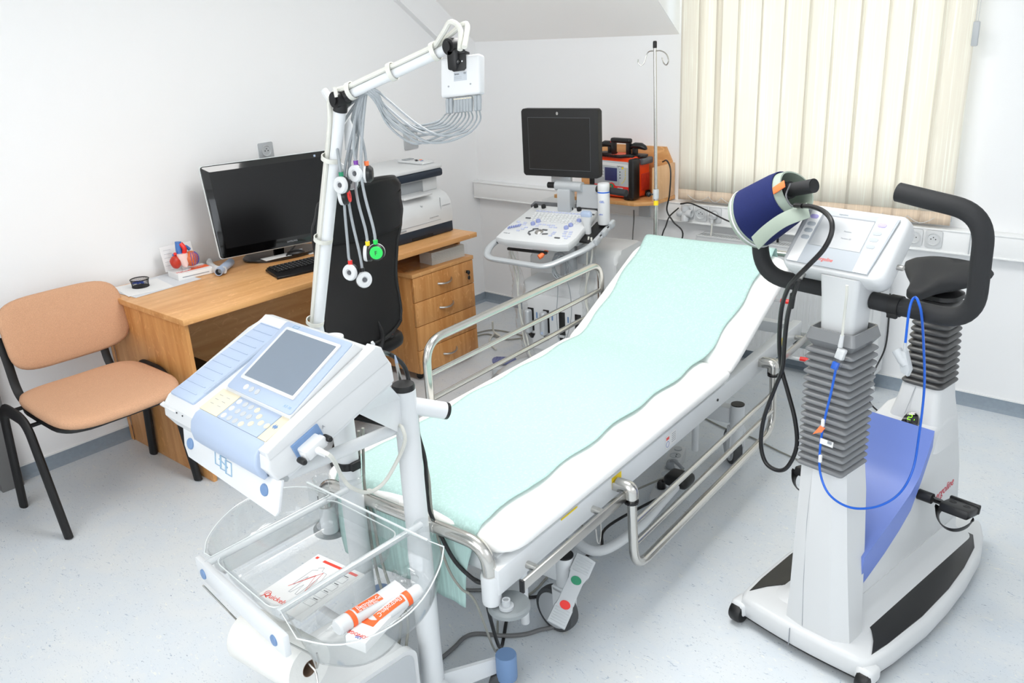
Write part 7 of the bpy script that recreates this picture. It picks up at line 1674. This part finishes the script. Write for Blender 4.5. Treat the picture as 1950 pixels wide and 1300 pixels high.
# gel bottle and probe
gp = KF @ Vector((0.245, 0.10, -0.035))
gb = thing('gel_bottle', 'white ultrasound gel bottle with blue band standing beside the ultrasound console', 'bottle', gp)
MB(T_(*gp)).lathe([(0.026, 0.0), (0.029, 0.006), (0.029, 0.155), (0.027, 0.162), (0.001, 0.162)], n=28).obj('bottle', 'white', gb)
MB(T_(*gp)).lathe([(0.0275, 0.162), (0.0285, 0.166), (0.0285, 0.190), (0.026, 0.196), (0.001, 0.197)], n=28).obj('cap', 'white', gb)
MB(T_(*gp)).lathe([(0.0292, 0.152), (0.0292, 0.158)], n=28, cap=False).obj('blue_band', 'bluec', gb)
def wraptext(s_, size, z, name='label_text', mt='bluec'):
    text(name, s_, size, frame(gp+Vector((0.30, -0.955, 0)).normalized()*0.0296+Vector((0, 0, z))-Vector((0.955, 0.30, 0)).normalized()*size*len(s_)*0.28, x=(0.955, 0.30, 0), z=(0.30, -0.955, 0)), mt, gb)
wraptext('GEL', 0.014, 0.108); wraptext('ultra', 0.010, 0.05)
prb = KF @ Vector((0.205, 0.015, 0.0))
up_ = thing('ultrasound_probe', 'white ultrasound probe with pale blue head resting in the console holder', 'ultrasound probe', prb)
b = MB(frame(prb, yaw=R(8), tilt=R(10))); b.loft([[Vector((x, y, z)) for x, y in rrect(w, d, min(w, d)*0.4, 4)] for w, d, z in ((0.028, 0.024, -0.045), (0.032, 0.026, -0.01), (0.036, 0.026, 0.01), (0.052, 0.026, 0.035), (0.054, 0.026, 0.05))]); b.obj('body', 'white', up_)
b = MB(frame(prb, yaw=R(8), tilt=R(10))); b.loft([[Vector((x, y, z)) for x, y in rrect(w, d, min(w, d)*0.4, 4)] for w, d, z in ((0.056, 0.028, 0.048), (0.056, 0.028, 0.062), (0.046, 0.020, 0.071))]); b.obj('head', 'blue', up_)
# sleeved cables hanging at both sides
def sleeve(pts, r, lab, seed):
    t = thing('probe_cable', lab, 'cable', pts[-1])
    c = cat(pts, 10); n = len(c)
    MB().tube([p+Vector((0.012*math.sin(i*0.22), 0, 0)) for i, p in enumerate(c)], 0.0045, n=8).obj('cable', 'wcab', t)
    MB().tube([p+Vector((-0.014-0.006*math.sin(i*0.17+1), 0.006, 0)) for i, p in enumerate(c)], 0.0040, n=8).obj('cable', 'wcab', t)
    rd = random.Random(seed)
    b = MB(); rings = []
    for i, p in enumerate(c):
        ring = []
        for k in range(16):
            a = 2*PI*k/16; rr = r*(1+0.22*math.sin(3*a+i*0.5)+rd.uniform(-0.12, 0.12))*(0.75+0.35*math.sin(PI*i/n))
            ring.append(p+Vector((rr*math.cos(a), rr*0.6*math.sin(a), 0)))
        rings.append(ring)
    b.loft(rings, cap=False); b.obj('film_sleeve', 'bag', t, ang=25)
sleeve([Vector((1.1617, -1.0200, 0.7246)), Vector((1.1857, -1.0200, 0.6144)), Vector((1.2069, -1.0300, 0.4829)), Vector((1.2195, -1.0300, 0.3452)), Vector((1.2419, -1.0300, 0.2500)), Vector((1.2731, -1.0300, 0.1848))], 0.034, 'left pair of white probe cables in a clear film sleeve hanging from the ultrasound handle', 1)
sleeve([Vector((1.6116, -0.9700, 0.8363)), Vector((1.5969, -0.9700, 0.7134)), Vector((1.5811, -0.9700, 0.5558)), Vector((1.5912, -0.9700, 0.4516)), Vector((1.6138, -0.9700, 0.3484))], 0.032, 'right pair of white probe cables in a clear film sleeve hanging from the ultrasound handle', 2)
cc = Vector((1.4742, -1.0300, 0.6901)); co3 = []
for i in range(150):
    a = 2*PI*i/22
    co3.append(cc+Vector((0.040*math.cos(a)*(1+0.15*math.sin(i*0.7))+0.012*math.sin(i*0.13), 0.012*math.sin(i*0.31), 0.062*math.sin(a)*(1+0.12*math.cos(i*0.45)))))
MB_ = MB(); MB_.tube(co3, 0.0026, n=6)
tag(MB_.obj('coiled_cable', 'lead'), 'grey cable coiled in loops below the front of the ultrasound console', 'cable')
MB_ = MB()
for dx in (0.0, 0.012): MB_.tube(cat([cc+Vector((0.02+dx, 0, -0.05)), (1.5185, -1.0200, 0.5589), (1.5215, -1.0200, 0.4533), (1.4923, -1.0200, 0.3396), (1.4582, -1.0200, 0.2914), (1.4334, -1.0200, 0.3279)] if dx else [cc+Vector((-0.02, 0, -0.05)), (1.4419, -1.0200, 0.5463), (1.4312, -1.0200, 0.4370), (1.4400, -1.0200, 0.3292), (1.4585, -1.0200, 0.2998), (1.4862, -1.0200, 0.3493)], 6), 0.0022, n=6)
tag(MB_.obj('thin_cable', 'lead'), 'thin grey cable pair dangling below the coiled one on the ultrasound machine', 'cable')
# foot switch beside it
fs = thing('foot_switch', 'pale cart pedal with ribbed blue top on the floor beside the bed', 'foot pedal', (0.9978, -0.9496, 0.0000))
m = frame((1.0026, -0.9464, 0.0000), yaw=R(30))
MB(m).box((0, 0, 0.03), (0.13, 0.10, 0.06), bev=0.018, seg=3).obj('body', 'grey1', fs)
b = MB(m @ T_(0, -0.005, 0.075) @ RX(R(12))); b.prism(rrect(0.13, 0.055, 0.02), 0, 0.014, bev=0.004); 
bo_ = b.obj('pedal_top', 'violetgrey', fs)
for i in range(6): MB(m @ T_(-0.045+i*0.018, -0.005, 0.089) @ RX(R(12))).box((0, 0, 0.001), (0.006, 0.045, 0.003), bev=0.001).obj('rib', 'violetgrey', bo_)
